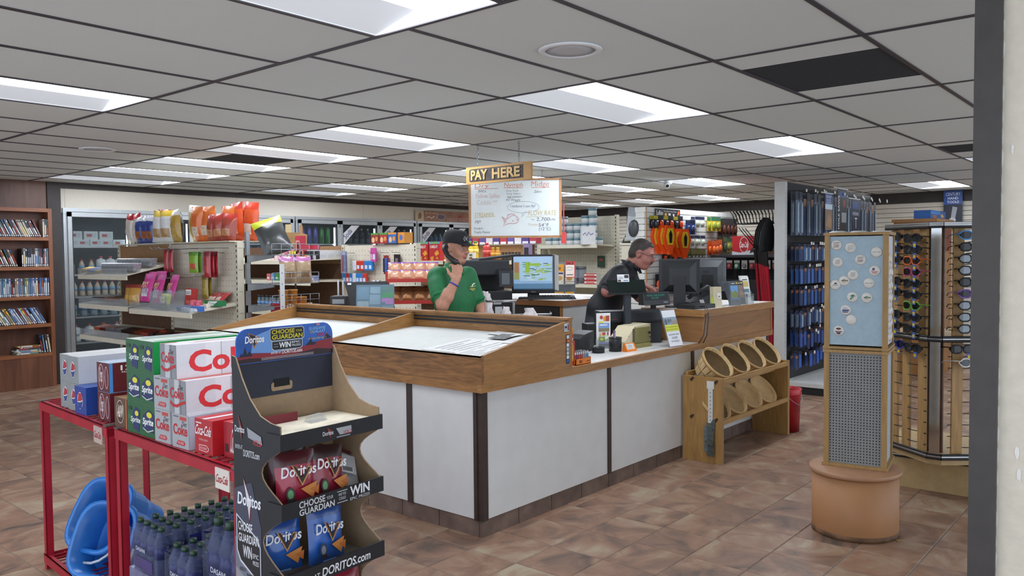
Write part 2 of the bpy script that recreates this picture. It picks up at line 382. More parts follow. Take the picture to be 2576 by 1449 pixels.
class Kind:
    """one kind of thing, then copies of it"""
    def __init__(s, root): s.root = root; s.used = False; s.n = 0; s.base = root.get('label', '')
    def nth(s, ref):
        """label of the next copy: which one, counted from ref"""
        s.n += 1; w = s.base.split(); return ' '.join(w[:16-2-len(ref.split())]).rstrip(',')+', '+NTH[s.n-1]+' '+ref
    def put(s, loc, rot=(0, 0, 0), label=None, scale=None):
        if not s.used:
            s.used = True; s.root.location = loc; s.root.rotation_euler = rot
            if label: s.root['label'] = label
            if scale: s.root.scale = scale
            return s.root
        return dup(s.root, loc, rot, label, scale=scale)
def one(name, mb, label, cat, group=None):
    return Kind(tag(mb.build(name, None, (0, 0, -50)), label, cat, group))
def carton_mb(w, d, h, col, elems=(), side=None):
    """box on z=0 centred in x, front face y=0 towards -y"""
    mb = MB().box((-w/2, 0, 0), (w/2, d, h), mat(col, .5, var=.05, scale=25))
    if elems: ink(mb, elems, fm((-w/2, 0, 0), (1, 0, 0), (0, 0, 1)))
    return mb

# ================================================================ BOOKCASE with dvd cases
OAKR = mat('#7a4a30', .45, var=.32, scale=9, kind='woodz'); OAKX = mat('#8a5535', .42, var=.25, scale=12, kind='wood')
BX0, BX1, BY0, BY1 = 2.62, 4.07, 10.98, 11.145
bk = thing('bookcase', 'tall oak bookcase full of dvd cases against the panelled wall', 'bookcase', (BX0, BY0, 0))
bw = BX1-BX0; bd = BY1-BY0
for x in (0, bw-.045): MB().box((x, 0, 0), (x+.045, bd, 2.235), OAKR).build('side_panel', bk)
MB().box((.045, bd-.008, .08), (bw-.045, bd, 2.19), mat('#5d382a', .5, var=.35, scale=6, kind='woodz')).build('back_panel', bk)
MB().box((.045, .0, 2.19), (bw-.045, bd-.008, 2.235), OAKX).build('top_board', bk)
MB().box((.045, .004, 0), (bw-.045, bd-.008, .39), mat('#6b4330', .5, var=.35, scale=7, kind='woodz')).build('base_board', bk)
SHZ = [1.877, 1.512, 1.146, .80, .431]
for z in SHZ: MB().box((.045, 0, z-.042), (bw-.045, bd-.008, z), OAKX).build('shelf', bk)
DVDC = ['#20242b', '#2c3140', '#40506b', '#6b7a86', '#8a8f96', '#1a1c22', '#4a3a36', '#7c2f2b', '#2f4436', '#b9b4a6', '#303a4a', '#c2c6c8', '#8d6a3c', '#27303a']
DVDC2 = ['#d8d4c8', '#b6a070', '#7fa2c4', '#e0b94a', '#c9ccd2', '#9b4a3a', '#4a6ea0', '#e8e6de', '#a86d3a', '#5f8f8a', '#b7b2c8', '#38465a']
def dvd_mesh(c, seed):
    rn = random.Random(seed); m = mat(c, .3, var=.2, scale=40); mb = MB().box((-.0075, 0, 0), (.0075, .135, .19), m)
    ink(mb, [('r', -.0055, .03, .0055, .03+rn.uniform(.06, .11), rn.choice(['#c9ccd0', '#8d9296', '#d9c58a', '#a33c33', '#5b7fa8', '#e8e6e0']))], fm((0, -.0004, 0), (1, 0, 0), (0, 0, 1)))
    ink(mb, [('r', -.0055, .008, .0055, .022, '#d4d6d8'), ('r', -.0055, .165, .0055, .18, rn.choice(['#2a4f94', '#30343c', '#d6d8da']))], fm((0, -.0004, 0), (1, 0, 0), (0, 0, 1)))
    return mb.mesh('dvd_case')
dm = [dvd_mesh(c, i) for i, c in enumerate(DVDC)]; dm2 = [dvd_mesh(c, 50+i) for i, c in enumerate(DVDC2)]
SN = ['top', 'second', 'third', 'fourth']
def dvd_row(k, x0, x1, lean, pool, step=.0215):
    x = x1-.012
    while x > x0:
        a = lean+RND.uniform(-.04, .04) if lean else RND.uniform(-.01, .01)
        me = RND.choice(pool); o = link('dvd_case', me, None, (BX0+x-(.19*math.sin(a) if a > 0 else 0)*0, BY0+.006+RND.uniform(0, .006), SHZ[k]+.0076*abs(math.sin(a))+.0004), (0, -a, 0))
        o.scale = (1.15, 1, 1.18)
        tag(o, 'slim dvd case %s on the %s shelf of the bookcase' % ('leaning to the left' if lean else 'standing upright', SN[k]), 'dvd case', 'dvd cases on the bookcase shelves')
        x -= step/max(.5, math.cos(a))*(1.02 if lean else 1)
dvd_row(0, .25, 1.33, .42, dm); dvd_row(0, 1.345, 1.41, 0, dm)
dvd_row(1, .25, 1.06, .36, dm); dvd_row(1, 1.10, 1.40, 0, dm)
dvd_row(2, .2, 1.40, 0, dm2+dm[:3]); dvd_row(3, .3, 1.36, .5, dm2+dm[5:9])
for k in range(6):
    o = link('dvd_case', RND.choice(dm2+dm), None, (BX0+1.02+RND.uniform(-.03, .03), BY0+.02, SHZ[4]+.0095+.0178*k), (0, math.pi/2, 0)); o.scale = (1.15, .95, 1.5)
    tag(o, 'dvd case lying flat in the pile on the bottom bookcase shelf', 'dvd case', 'dvd cases on the bookcase shelves')
for k in range(4):
    o = link('dvd_case', dm[(k*3) % len(dm)], None, (BX0+1.30+k*.03, BY0+.01, SHZ[4]+.003), (0, -.12, 0)); o.scale = (1.15, .9, 1.18)
    tag(o, 'dark dvd case standing beside the pile on the bottom bookcase shelf', 'dvd case', 'dvd cases on the bookcase shelves')

# ================================================================ GLASS-DOOR COOLERS
ALU = mat('#a9adb0', .35, .75, var=.05); ALU2 = mat('#8d9296', .4, .7, var=.05); GASK = mat('#2b2d30', .7)
COOLW = mat('#3a4044', .6, var=.08); WIRE = mat('#c9cdd0', .35, .6)
PANE = glass('#8f9a9e', .05, .03, 'cooler_glass')
CZ0, CZ1 = .18, 2.215
TUBE = mat('#e8f4ff', .5, var=0, emit=3.0, name='cooler_tube')
COOL_DOORS = []
def cooler(x0, doors, label, first):
    x1 = doors[-1]; t = thing('cooler_case', label, 'cooler', (x0, YB, 0), 0, 'glass door drink coolers'); w = x1-x0
    fr = MB(); fr.box((0, -.035, CZ1), (w, .02, CZ1+.045), ALU); fr.box((0, -.035, .08), (w, .02, CZ0), ALU2); fr.box((0, -.03, 0), (w, .0, .08), GASK)
    fr.box((0, -.035, CZ0), (.045, .02, CZ1), ALU); fr.box((w-.045, -.035, CZ0), (w, .02, CZ1), ALU)
    fr.build('frame', t)
    MB().box((0, .70, 0), (w, .72, CZ1), COOLW).box((0, .02, 0), (w, .70, .16), COOLW).box((0, .02, CZ1), (w, .70, CZ1+.03), COOLW).box((0, .02, .16), (.02, .7, CZ1), COOLW).box((w-.02, .02, .16), (w, .7, CZ1), COOLW).build('cabinet_interior', t)
    prev = 0
    for k, d in enumerate(doors):
        a = prev+(.045 if k == 0 else .008); b = d-x0-(.045 if k == len(doors)-1 else .008); prev = d-x0
        dr = MB()
        for q in ((a, CZ0+.01, a+.05, CZ1-.008), (b-.05, CZ0+.01, b, CZ1-.008), (a, CZ1-.065, b, CZ1-.008), (a, CZ0+.01, b, CZ0+.08)): dr.box((q[0], -.06, q[1]), (q[2], -.036, q[3]), ALU)
        for q in ((a+.05, CZ0+.08, a+.062, CZ1-.065), (b-.062, CZ0+.08, b-.05, CZ1-.065), (a+.05, CZ1-.077, b-.05, CZ1-.065)): dr.box((q[0], -.056, q[1]), (q[2], -.04, q[3]), GASK)
        do = dr.build('door', t)
        MB().box((a+.05, -.05, CZ0+.08), (b-.05, -.046, CZ1-.065), PANE).build('glass_pane', do)
        MB().box((b-.04, -.1, 1.0), (b-.02, -.088, 1.5), ALU2).box((b-.04, -.09, 1.0), (b-.02, -.06, 1.03), ALU2).box((b-.04, -.09, 1.47), (b-.02, -.06, 1.5), ALU2).build('handle', do)
        COOL_DOORS.append((x0+a, x0+b, do))
        if k < len(doors)-1: MB().box((prev-.02, .03, .16), (prev+.02, .06, CZ1), ALU2).build('mullion', t)
        MB().cyl((b-.035, .045, .5), (b-.035, .045, CZ1-.12), .012, TUBE, 8).build('lamp_tube', t)
        for z in ((.5, .84, 1.11, 1.40, 1.77) if first and k == 0 else (.5, .95, 1.42, 1.82)):
            s = MB().box((a+.02, .06, z-.022), (b-.02, .085, z), WIRE).box((a+.02, .62, z-.012), (b-.02, .63, z-.002), WIRE)
            for q in range(9): s.cyl((a+.03+q*(b-a-.06)/8, .07, z-.004), (a+.03+q*(b-a-.06)/8, .63, z-.004), .003, WIRE, 5)
            s.build('wire_shelf', t)
    return t
cooler(4.26, [5.146, 6.009, 6.857, 7.76], 'glass door cooler with dairy at left beside the bookcase', True)
cooler(7.78, [8.649, 9.525, 10.44], 'glass door cooler behind the middle shelving, soda stickers on two doors', False)
cooler(10.46, [11.337, 12.2, 13.06, 13.9], 'glass door cooler under the brown beer banner', False)
# corner stickers reading Soda
def soda(di, txt):
    a, b, do = COOL_DOORS[di]; s = .30; x = a-COOL_ORG[di]+.055; z = CZ1-.08
    printed('corner_sticker', do, (x, -.0505, z-s*1.15), (1, 0, 0), (0, 0, 1), [('p', [(0, 0), (0, s*.66), (s*.62, s*1.15), (s*1.2, s*1.15)], '#e6e6ea')])
    ang = math.atan2(s*1.15, s*1.2); ux = Vector((math.cos(ang), 0, math.sin(ang))); uy = Vector((-math.sin(ang), 0, math.cos(ang)))
    o = Vector((x, -.0515, z-s*1.15))+ux*.115+uy*.032
    printed('sticker_text', do, o, ux, uy, [('t', txt, 0, 0, .2, .085, '#2b2f78', .0, .006)])
COOL_ORG = [4.26]*4+[7.78]*3+[10.46]*4
soda(5, 'Soda'); soda(6, 'Soda'); soda(7, 'Soda'); soda(8, 'Water')
# beer banner
bn = thing('beer_banner', 'brown and red beer banner hanging above the coolers', 'banner', (10.4, YB-.04, 2.255))
MB().box((0, 0, 0), (2.2, .006, .2), mat('#9a6648', .4, var=.25, scale=6)).build('sheet', bn)
printed('print', bn, (0, -.001, 0), (1, 0, 0), (0, 0, 1), [('r', 0, 0, .22, .2, '#c9b79a'), ('p', [(.07, .04), (.15, .05), (.17, .12), (.12, .17), (.08, .12)], '#8f6a4a'), ('t', 'Budweiser', .26, .14, .62, .18, '#d8c9b4', .3), ('l', [(.3, .07), (.36, .09), (.42, .06), (.5, .1)], .015, '#e6ded2'),
    ('e', .68, .09, .12, .055, '#c7c3cc'), ('e', .68, .09, .11, .047, '#7d5f5a'), ('t', 'BUD', .61, .09, .75, .13, '#2c3c78', .2), ('t', 'LIGHT', .6, .05, .76, .083, '#2c3c78', .2),
    ('t', 'HOOK THE BIG ONE', .85, .02, 1.75, .075, '#f1ede6', 0, .02), ('t', 'HOOK THE BIG ONE', .855, .025, 1.745, .07, '#a8281f', 0, .005), ('e', 1.2, .11, .06, .03, '#a8281f'), ('t', 'Budweiser', 1.85, .05, 2.15, .14, '#d8c9b4', .3)])

# drinks inside the coolers
GRP = 'drinks in the glass door coolers'
blue = Kind(bottle('water_jug', .062, .30, '#3f7fb8', '#dfe6ee', '#bcd6ea', 'large blue sports drink bottle on the upper cooler shelf behind the green chip bag', GRP, .4))
dark = Kind(bottle('soda_bottle', .045, .27, '#3a4a58', '#c9ced2', '#23324a', 'two litre dark soda bottle behind the glass door with a corner sticker', GRP))
clear = Kind(bottle('soda_bottle', .045, .27, '#7d95a2', '#4a78b0', '#5b86b4', 'clear blue soda bottle behind a cooler door', GRP))
juice = Kind(bottle('juice_bottle', .045, .22, '#c9b59a', '#b8312c', '#7fa8c8', 'juice bottle with a red cap in the dairy cooler', GRP, .45))
milk = Kind(bottle('milk_jug', .08, .26, '#dfe3e2', '#c8443c', '#c9d4dc', 'white milk jug in the dairy cooler', GRP, .3))
purple = one('energy_can', can_mb(.033, .16, '#6a62b8'), 'tall purple and silver energy drink can in the cooler', 'can', GRP)
silver = one('energy_can', can_mb(.033, .16, '#9aa6ae'), 'tall silver energy drink can in the cooler', 'can', GRP)
green = one('energy_can', can_mb(.033, .16, '#3d8a3a'), 'tall black and green energy drink can in the cooler', 'can', GRP)
tub = one('dairy_carton', carton_mb(.16, .1, .09, '#cdd2d2', [('r', .02, .02, .14, .07, '#b9c4c8'), ('r', .03, .03, .09, .06, '#b04a44')]), 'small white dairy carton on the top shelf of the left cooler', 'carton', GRP)
gcase = one('drink_case', carton_mb(.36, .2, .12, '#2f8a3e', [('r', .03, .02, .33, .1, '#47a552')]), 'green shrink-wrapped drink case on the upper cooler shelf', 'case', GRP)
Y0 = YB+.10
for k in range(5): tub.put((4.42+k*.15, Y0+.02*(k % 2), 1.771))
for k in range(3): tub.put((4.46+k*.2, Y0+.02, 1.861), scale=(1.1, 1, 1.2))
for k in range(6): (milk if k > 2 else juice).put((4.42+k*.125, Y0+.06, 1.401), scale=(.8, .8, .9))
for k in range(7): juice.put((4.44+k*.098, Y0+.05, 1.111))
for k in range(5): clear.put((4.42+k*.13, Y0+.05, .841), scale=(1, 1, .8))
for k in range(4): milk.put((4.45+k*.18, Y0+.08, .501))
for di, x0, x1 in [(i, COOL_DOORS[i][0], COOL_DOORS[i][1]) for i in range(1, 11)]:
    n = 6; st = (x1-x0-.18)/(n-1)
    for k in range(n):
        x = x0+.08+k*st
        if di in (1, 2): (juice if di == 1 else clear).put((x, Y0+.05, 1.821))
        elif di == 3: blue.put((x, Y0+.06, 1.821))
        elif di == 4: (purple if k < 4 else green).put((x, Y0+.05, 1.955 if k > 2 and False else 1.821), scale=(1.3, 1.3, 1.75))
        elif di == 5: dark.put((x, Y0+.05, 1.821))
        else: (clear if di % 2 else dark).put((x, Y0+.05, 1.821))
        if di in (3, 4, 5, 6) :
            (clear if di == 3 else silver if di == 4 else dark).put((x, Y0+.07, 1.421), scale=(1, 1, 1.3) if di != 4 else (1.2, 1.2, 1.6))
gcase.put((COOL_DOORS[4][0]+.42, YB+.3, 1.8215)); 
# ================================================================ GONDOLAS
CREAM = mat('#cdc7b3', .5, var=.04); CREAM2 = mat('#d8d2bf', .45, var=.03); HARD = mat('#8d6a48', .7, var=.15, scale=30); HARDD = mat('#5b3f2c', .75, var=.2, scale=20)
PEG = mat('#cfc8b6', .6, var=.04); HOLE = mat('#3b352e', .9); STEEL = mat('#8e949a', .35, .8); ZINC = mat('#9fa6ac', .4, .6)
def holes(mb, o, u, v, nu, nv, step, r=.0045, m=HOLE):
    u = Vector(u); v = Vector(v); o = Vector(o)
    for i in range(nu):
        for j in range(nv):
            c = o+u*(step*i)+v*(step*j)
            mb.add([c+u*(r*math.cos(a))+v*(r*math.sin(a)) for a in [k*math.pi/3 for k in range(6)]], [(0, 1, 2, 3, 4, 5)], m)
def gondola(label, X, y0, joints, H, panels, shelves, name='gondola_shelf', depth=.45, both=True):
    """spine plane x=X, faces -x; panels[(section, kind, z0, z1)], shelves[(section, zf, zb)]"""
    t = thing(name, label, 'shelving', (X, y0, 0)); J = [0]+[j-y0 for j in joints]
    for j in J:
        a = -.02 if j == 0 else -.018
        MB().box((-.012, j+a, 0), (.05, j+.02, H), CREAM).build('upright', t)
        s = MB()
        for k in range(int(H/.05)): s.box((-.0135, j-.006, .1+k*.05 if .1+k*.05 < H-.04 else H-.05), (-.012, j+.006, .125+k*.05 if .125+k*.05 < H-.02 else H-.03), HOLE)
        s = s.build('slot_strip', t); s['kind'] = 'stuff'
    e = MB()
    for k in range(int(H/.2)): e.box((-.006, -.0205, H-.06-k*.2), (.04, -.02, H-.055-k*.2), mat('#8f8a7c', .6))
    e.build('end_seams', t)
    for (sec, kind, z0, z1) in panels:
        a, b = J[sec]+.02, J[sec+1]-.02
        if kind == 'peg':
            p = MB().box((.0, a, z0), (.012, b, z1), PEG).build('pegboard', t)
            h = MB(); holes(h, (-.0006, a+.03, z0+.03), (0, 1, 0), (0, 0, 1), int((b-a-.04)/.0508), int((z1-z0-.04)/.0508), .0508); h = h.build('peg_hole_field', p); h['kind'] = 'stuff'
        else: MB().box((0, a, z0), (.012, b, z1), HARD if kind == 'hard' else HARDD).build('back_panel', t)
    for sec in range(len(J)-1):
        MB().box((-depth, J[sec], 0), (0, J[sec+1], .16), CREAM).build('base_deck', t)
    for (sec, zf, zb, dp) in shelves:
        a, b = J[sec]+.022, J[sec+1]-.022
        s = MB().hexa([(-dp, a, zf-.004), (0, a, zb-.03), (0, b, zb-.03), (-dp, b, zf-.004)], [(-dp, a, zf), (0, a, zb), (0, b, zb), (-dp, b, zf)], CREAM2)
        s.hexa([(-dp-.004, a, zf-.045), (-dp+.01, a, zf-.045), (-dp+.01, b, zf-.045), (-dp-.004, b, zf-.045)], [(-dp-.004, a, zf+.002), (-dp+.01, a, zf+.002), (-dp+.01, b, zf+.002), (-dp-.004, b, zf+.002)], CREAM2)
        s.build('shelf', t)
    if both:
        MB().box((.0505, J[0]+.02, .16), (.056, J[-1]-.02, H-.02), CREAM).build('rear_panel', t)
    return t
G1 = gondola('candy gondola with sloped shelves, chip bags along its top, left of the counter', 4.05, 6.70, [7.92, 9.08], 1.745,
    [(0, 'peg', .9, 1.735), (1, 'hard', 1.5, 1.735), (0, 'dark', .16, .9), (1, 'dark', .16, 1.5)], [(0, 1.115, 1.19, .45), (1, 1.13, 1.2, .45), (1, 1.435, 1.56, .45), (1, .80, .88, .45), (0, .79, .87, .42)])
MB().box((-.08, .0, 1.745), (.36, 2.38, 1.755), CREAM).build('top_tray', G1)
# clear candy fences
ACR = glass('#cfd6da', .12, .08, 'clear_acrylic')
for (y0, y1, zf) in ((6.73, 7.9, 1.115), (7.93, 9.06, 1.13), (7.93, 9.06, 1.435), (7.93, 9.06, .8)):
    MB().box((-.452, y0-6.7, zf+.003), (-.447, y1-6.7, zf+.07), glass('#b9c0c4', .24, .1, 'fence_acrylic')).build('shelf_fence', G1)
G2 = gondola('middle gondola shelving with toiletries and a pegboard of toothbrushes', 5.80, 6.20, [7.39, 8.58, 9.77], 1.735,
    [(0, 'peg', .16, 1.725), (1, 'hard', 1.52, 1.725), (1, 'dark', .16, 1.52), (2, 'dark', .16, 1.725)], [(1, 1.565, 1.6, .45), (1, 1.33, 1.345, .45), (1, .98, 1.0, .45), (2, 1.565, 1.6, .45), (2, 1.33, 1.345, .45)])
G3 = gondola('third gondola shelving with oils, cracker boxes and a bare brown back panel', 7.85, 6.22, [7.44, 8.66], 1.74,
    [(0, 'hard', 1.2, 1.73), (1, 'hard', 1.2, 1.73), (0, 'dark', .16, 1.2), (1, 'dark', .16, 1.2)], [(0, 1.535, 1.55, .40), (1, 1.535, 1.55, .40), (0, 1.16, 1.18, .42), (1, 1.16, 1.18, .42)])
G4 = gondola('tall cream pegboard shelving stacked with toilet paper behind the whiteboard', 9.60, 6.19, [7.41, 8.63], 2.152,
    [(0, 'peg', .16, 2.14), (1, 'peg', .16, 2.14)], [(0, 1.735, 1.735, .45), (1, 1.735, 1.735, .45), (0, 1.19, 1.2, .45), (1, 1.19, 1.2, .45), (0, .8, .8, .45)])

# ---------------- chip bags on top of the candy gondola
CH = 'chip bags along the top of the candy gondola'
def bagkind(lab, *a, **k): return one('chip_bag', bag_mb(*a, **k), lab, 'snack bag', CH)
b_red = bagkind('red and white chip bag leaning at the far end of the candy gondola top', .24, .33, .1, '#cfc7bd', '#b5202c', '#d8d0c8', seed=1)
b_blue = bagkind('blue and white pretzel bag on top of the candy gondola', .22, .29, .1, '#27408c', '#d9dce4', '#9a5a30', seed=2)
b_white = bagkind('white bag of nuts with yellow top on the candy gondola', .24, .33, .11, '#d5d6d4', '#d2b23c', '#b08a58', seed=3)
b_yel = bagkind('black, gold and white chip bag on top of the candy gondola', .26, .33, .11, '#b8943a', '#e4e2da', '#c9a850', seed=4, back='#1f1f22')
b_or = bagkind('orange cheese puff bag on top of the candy gondola', .25, .34, .12, '#e0702a', '#e8803a', '#f0d8c0', seed=5)
b_or2 = bagkind('orange and red cheese snack bag standing behind the pork rind bags', .24, .37, .1, '#dd5a28', '#d8452c', '#eee2d4', seed=6)
b_pork = bagkind('small red and brown pork rind bag at the near end of the gondola top', .2, .25, .1, '#a84434', '#c03a32', '#c98a5c', seed=7)
def bag_at(k, y, x=-.02, rz=-math.pi/2, tilt=0, z=1.755, sc=None): k.put((4.05+x, y, z), (tilt+RND.uniform(-.04, .10), RND.uniform(-.13, .13), rz+RND.uniform(-.2, .25)), k.nth('from far end'), scale=sc)
for y in (8.85, 8.72): bag_at(b_red, y, .03, tilt=.0)
bag_at(b_red, 8.5, .22, sc=(1, 1, 1.12))
for y in (8.56, 8.44, 8.32): bag_at(b_blue, y, .0)
for y in (8.15, 7.97): bag_at(b_white, y, .0)
bag_at(b_yel, 7.78, .0); bag_at(b_yel, 7.62, .12, sc=(1, 1, 1.12)); bag_at(b_yel, 7.46, .06)
for y in (7.38, 7.24): bag_at(b_or, y, .02)
bag_at(b_or, 7.1, .18); bag_at(b_or2, 6.98, .18); bag_at(b_or2, 6.84, .22)
for y in (7.06, 6.92, 6.8): bag_at(b_pork, y, -.03)
# ---------------- candy on the sloped shelves
CN = 'candy on the sloped gondola shelves'
pk = MB(); bag_b = bag_mb(.21, .27, .05, '#cf3f92', '#d65aa2', '#e6e0e8', seed=9); 
ink(bag_b, [('t', 'PIXY', .045, .13, .165, .185, '#ffffff', .15, .03), ('t', 'PIXY', .047, .132, .163, .183, '#e8a022', .15), ('t', 'STIX', .05, .07, .17, .125, '#ffffff', .15, .03), ('t', 'STIX', .052, .072, .168, .123, '#5a2c8c', .15)], fm((-.105, -.029, 0), (1, 0, 0), (0, 0, 1)))
pix = one('candy_bag', bag_b, 'pink bag of candy sticks propped up on the candy shelf', 'candy bag', CN)
for k, (y, x, z, t) in enumerate(((7.42, 3.75, 1.17, .35), (7.62, 3.72, 1.17, .35), (7.72, 3.78, 1.2, .3), (7.8, 3.7, 1.18, .35), (7.86, 3.76, 1.2, .4))):
    pix.put((x, y, z), (-t*.8, 0, -math.pi/2-.15+.06*k), pix.nth('from near end'), scale=(1, 1, 1.05))
laf = one('candy_tub', MB().box((-.16, -.1, 0), (.16, .1, .005), ACR).box((-.16, -.1, 0), (.16, -.096, .15), ACR).box((-.16, .096, 0), (.16, .1, .17), ACR).box((-.16, -.1, 0), (-.156, .1, .16), ACR).box((.156, -.1, 0), (.16, .1, .16), ACR), 'clear plastic candy bin standing in front of the pink candy bags', 'bin', CN)
laf.put((3.7, 7.32, 1.135), (0, 0, -math.pi/2))
taf = bag_mb(.2, .13, .05, '#b7c43a', '#d8e06a', '#cc4488', seed=12); ink(taf, [('t', 'Laffy', .04, .07, .15, .105, '#ffffff', .2, .03), ('t', 'Taffy', .05, .03, .16, .068, '#ffffff', .2, .03)], fm((-.1, -.028, 0), (1, 0, 0), (0, 0, 1)))
taf = one('candy_bag', taf, 'lime green taffy bag in the clear candy bin', 'candy bag', CN); taf.put((3.66, 7.32, 1.142), (-.2, 0, -math.pi/2))
rb = one('candy_box', carton_mb(.12, .06, .16, '#b5332e', [('r', .01, .1, .11, .15, '#e8e6e0'), ('r', .015, .11, .09, .115, '#55504c'), ('r', .015, .125, .1, .13, '#55504c'), ('r', .03, .02, .09, .05, '#cf6a58')]), 'red carton with a white nutrition panel behind the clear candy bin', 'box', CN); rb.put((3.78, 7.12, 1.16), (-.1, 0, -math.pi/2))
def flat(name, lab, w, d, h, c, els=(), cat='candy box'): return one(name, MB().box((-w/2, -d/2, 0), (w/2, d/2, h), mat(c, .45, var=.15, scale=40)), lab, cat, CN)
GUMS = [('#3b66b0', 'blue'), ('#cfd8e2', 'white and blue'), ('#5fa84a', 'green'), ('#c8433c', 'red'), ('#e8d9d0', 'pale pink'), ('#2f8f58', 'mint green'), ('#d8a23c', 'amber')]
gk = {}
def gum(c, y, x, z, s=(1, 1, 1)):
    if c not in gk: gk[c] = flat('gum_box', 'open %s gum display box on the near candy shelf' % GUMS[c][1], .16, .3, .035, GUMS[c][0])
    gk[c].put((x, y, z), (0, -.165, 0), scale=s)
zz = lambda x: 1.115+(x-3.6)/.45*.075+.004
for k, (c, y, x) in enumerate(((0, 7.02, 3.72), (2, 6.98, 3.88), (1, 6.9, 3.70), (4, 6.83, 3.86), (1, 6.8, 3.68))): gum(c, y, x, zz(x-.09)+.012, (.95, .26, 1))
mn = MB(); mn = carton_mb(.16, .07, .045, '#3f6fc0', [('r', 0, .0, .16, .02, '#dfe6f0'), ('t', 'Mentos', .01, .012, .15, .04, '#ffffff', .1, .02)]); mn = one('candy_box', mn, 'blue and white mint roll box at the near corner of the candy shelf', 'candy box', CN); mn.put((3.64, 6.78, zz(3.6)+.008), (0, 0, -math.pi/2+.1))
tr = one('gum_box', carton_mb(.2, .06, .05, '#1f7f48', [('p', [(.02, .005), (.1, .005), (.16, .045), (.05, .045)], '#e8efe8'), ('t', 'Trident', .05, .012, .15, .038, '#1f5f38', .2)]), 'long mint green gum carton near the gondola end', 'gum box', CN); tr.put((3.83, 6.76, zz(3.8)+.012), (0, .0, -math.pi/2+.25))
ic = one('gum_bottle', MB().lathe([(.022, 0), (.026, .01), (.026, .045), (.02, .055), (.02, .07), (0, .07)], mat('#c8566a', .3, var=.3, scale=50), 12), 'round pink gum bottle beside the mint green carton', 'gum bottle', CN)
for k in range(4): ic.put((3.72+.045*(k % 2), 6.82+.05*k, zz(3.72)+.01), label=ic.nth('from near end'))
rbag = bagkind('red candy pouch lying behind the gum bottles', .14, .16, .05, '#b53a3a', '#d8605a', '#e6c8b8', seed=14)
for y in (6.84, 6.93, 7.0): rbag.put((3.9, y, 1.18), (-.9, 0, -math.pi/2), rbag.nth('from near end'))
br = [flat('candy_bar_box', 'open box of %s candy bars on the far sloped shelf' % n, .13, .36, .03, c) for n, c in (('brown', '#4a2f28'), ('red', '#8a2f2c'), ('dark', '#2c2524'), ('orange', '#a8552c'), ('silver', '#a9aab0'))]
for sh, (zf, zb) in enumerate(((1.13, 1.2), (.80, .88))):
    for k in range(7): br[(k*2+sh) % 5].put((3.83, 8.06+k*.145, (zf+zb)/2+.008), (0, -.16, 0))
for k in range(7): br[(k) % 4].put((3.84, 6.85+k*.15, .845), (0, -.18, 0))
tw = one('candy_bag', (lambda b: ink(b, [('t', 'Twix', .02, .06, .18, .11, '#d84a30', .1, .02)], fm((-.11, -.022, 0), (1, 0, 0), (0, 0, 1))))(bag_mb(.22, .16, .04, '#3a2622', seed=21)), 'dark candy bag with red lettering on the lowest candy shelf', 'candy bag', CN); tw.put((3.72, 7.6, .84), (-1.1, 0, -math.pi/2))
em = one('candy_bag', bag_mb(.17, .2, .05, '#b8893a', '#8a3a30', '#c8a050', seed=22), 'gold and red candy pouch hanging at the gondola joint', 'candy bag', CN)
for y in (7.95, 8.02): em.put((3.66, y, 1.15), (-.2, 0, -math.pi/2+.3), em.nth('from near end'))
# upright gum sleeves on the top sloped shelf
sl = one('gum_sleeve', MB().box((-.035, -.006, 0), (.035, .006, .09), mat('#b4b8bf', .3, .4, var=.35, scale=45)), 'silver gum packet standing in the row on the upper sloped shelf', 'gum packet', CN)
for r_ in range(2):
    for k in range(22): sl.put((3.72+.16*r_, 7.98+.034*k, 1.475+.045*r_), (.5, 0, -.2))
yb = one('candy_box', MB().box((-.05, -.17, 0), (.05, .17, .035), mat('#d8b02c', .4, var=.2)).box((-.051, -.1, .01), (.051, .05, .036), mat('#3a62a8', .4)), 'yellow and blue candy box at the far end of the upper sloped shelf', 'candy box', CN); yb.put((3.68, 8.84, 1.465), (.06, -.25, .1))
# pegged sour candy on wire hooks
def hook(parent, o, L=.25, d=(-1, 0, 0)):
    d = Vector(d); o = Vector(o)
    return MB().tube([o, o+d*L*.9, o+d*L+Vector((0, 0, .02))], .003, STEEL, 5).build('peg_hook', parent)
HP = one('hang_bag', bag_mb(.15, .2, .03, '#7fae35', '#5d8f2f', '#c9553c', seed=31), 'lime green gummy candy bag hanging from the pegboard', 'candy bag', CN)
RP = one('hang_bag', bag_mb(.09, .24, .03, '#a8252f', '#7d1c28', '#c23c44', seed=32), 'tall red licorice pouch hanging from the pegboard', 'candy bag', CN)
YP = one('hang_bag', bag_mb(.1, .22, .03, '#9a8530', '#6f5f22', '#b8a44a', seed=33), 'gold candy pouch hanging above the gum boxes', 'candy bag', CN)
for (y, z, kind, n) in ((7.25, 1.46, HP, 2), (6.93, 1.42, RP, 3), (7.05, 1.22, YP, 2), (7.86, 1.46, RP, 1), (7.76, 1.46, RP, 1)):
    h = {HP: .2, RP: .24, YP: .22}[kind]
    hook(G1, (-.001, y-6.7, z+h-.012))
    for k in range(n): kind.put((3.96-.045*k, y-.01*k, z), (0, 0, -math.pi/2+.1*k), kind.nth('counted from near end, back to front'))
for y in (6.85, 7.1, 7.4, 7.6): hook(G1, (-.001, y-6.7, 1.69), .3)
for y in (7.5, 7.7): hook(G1, (-.001, y-6.7, 1.41), .32)

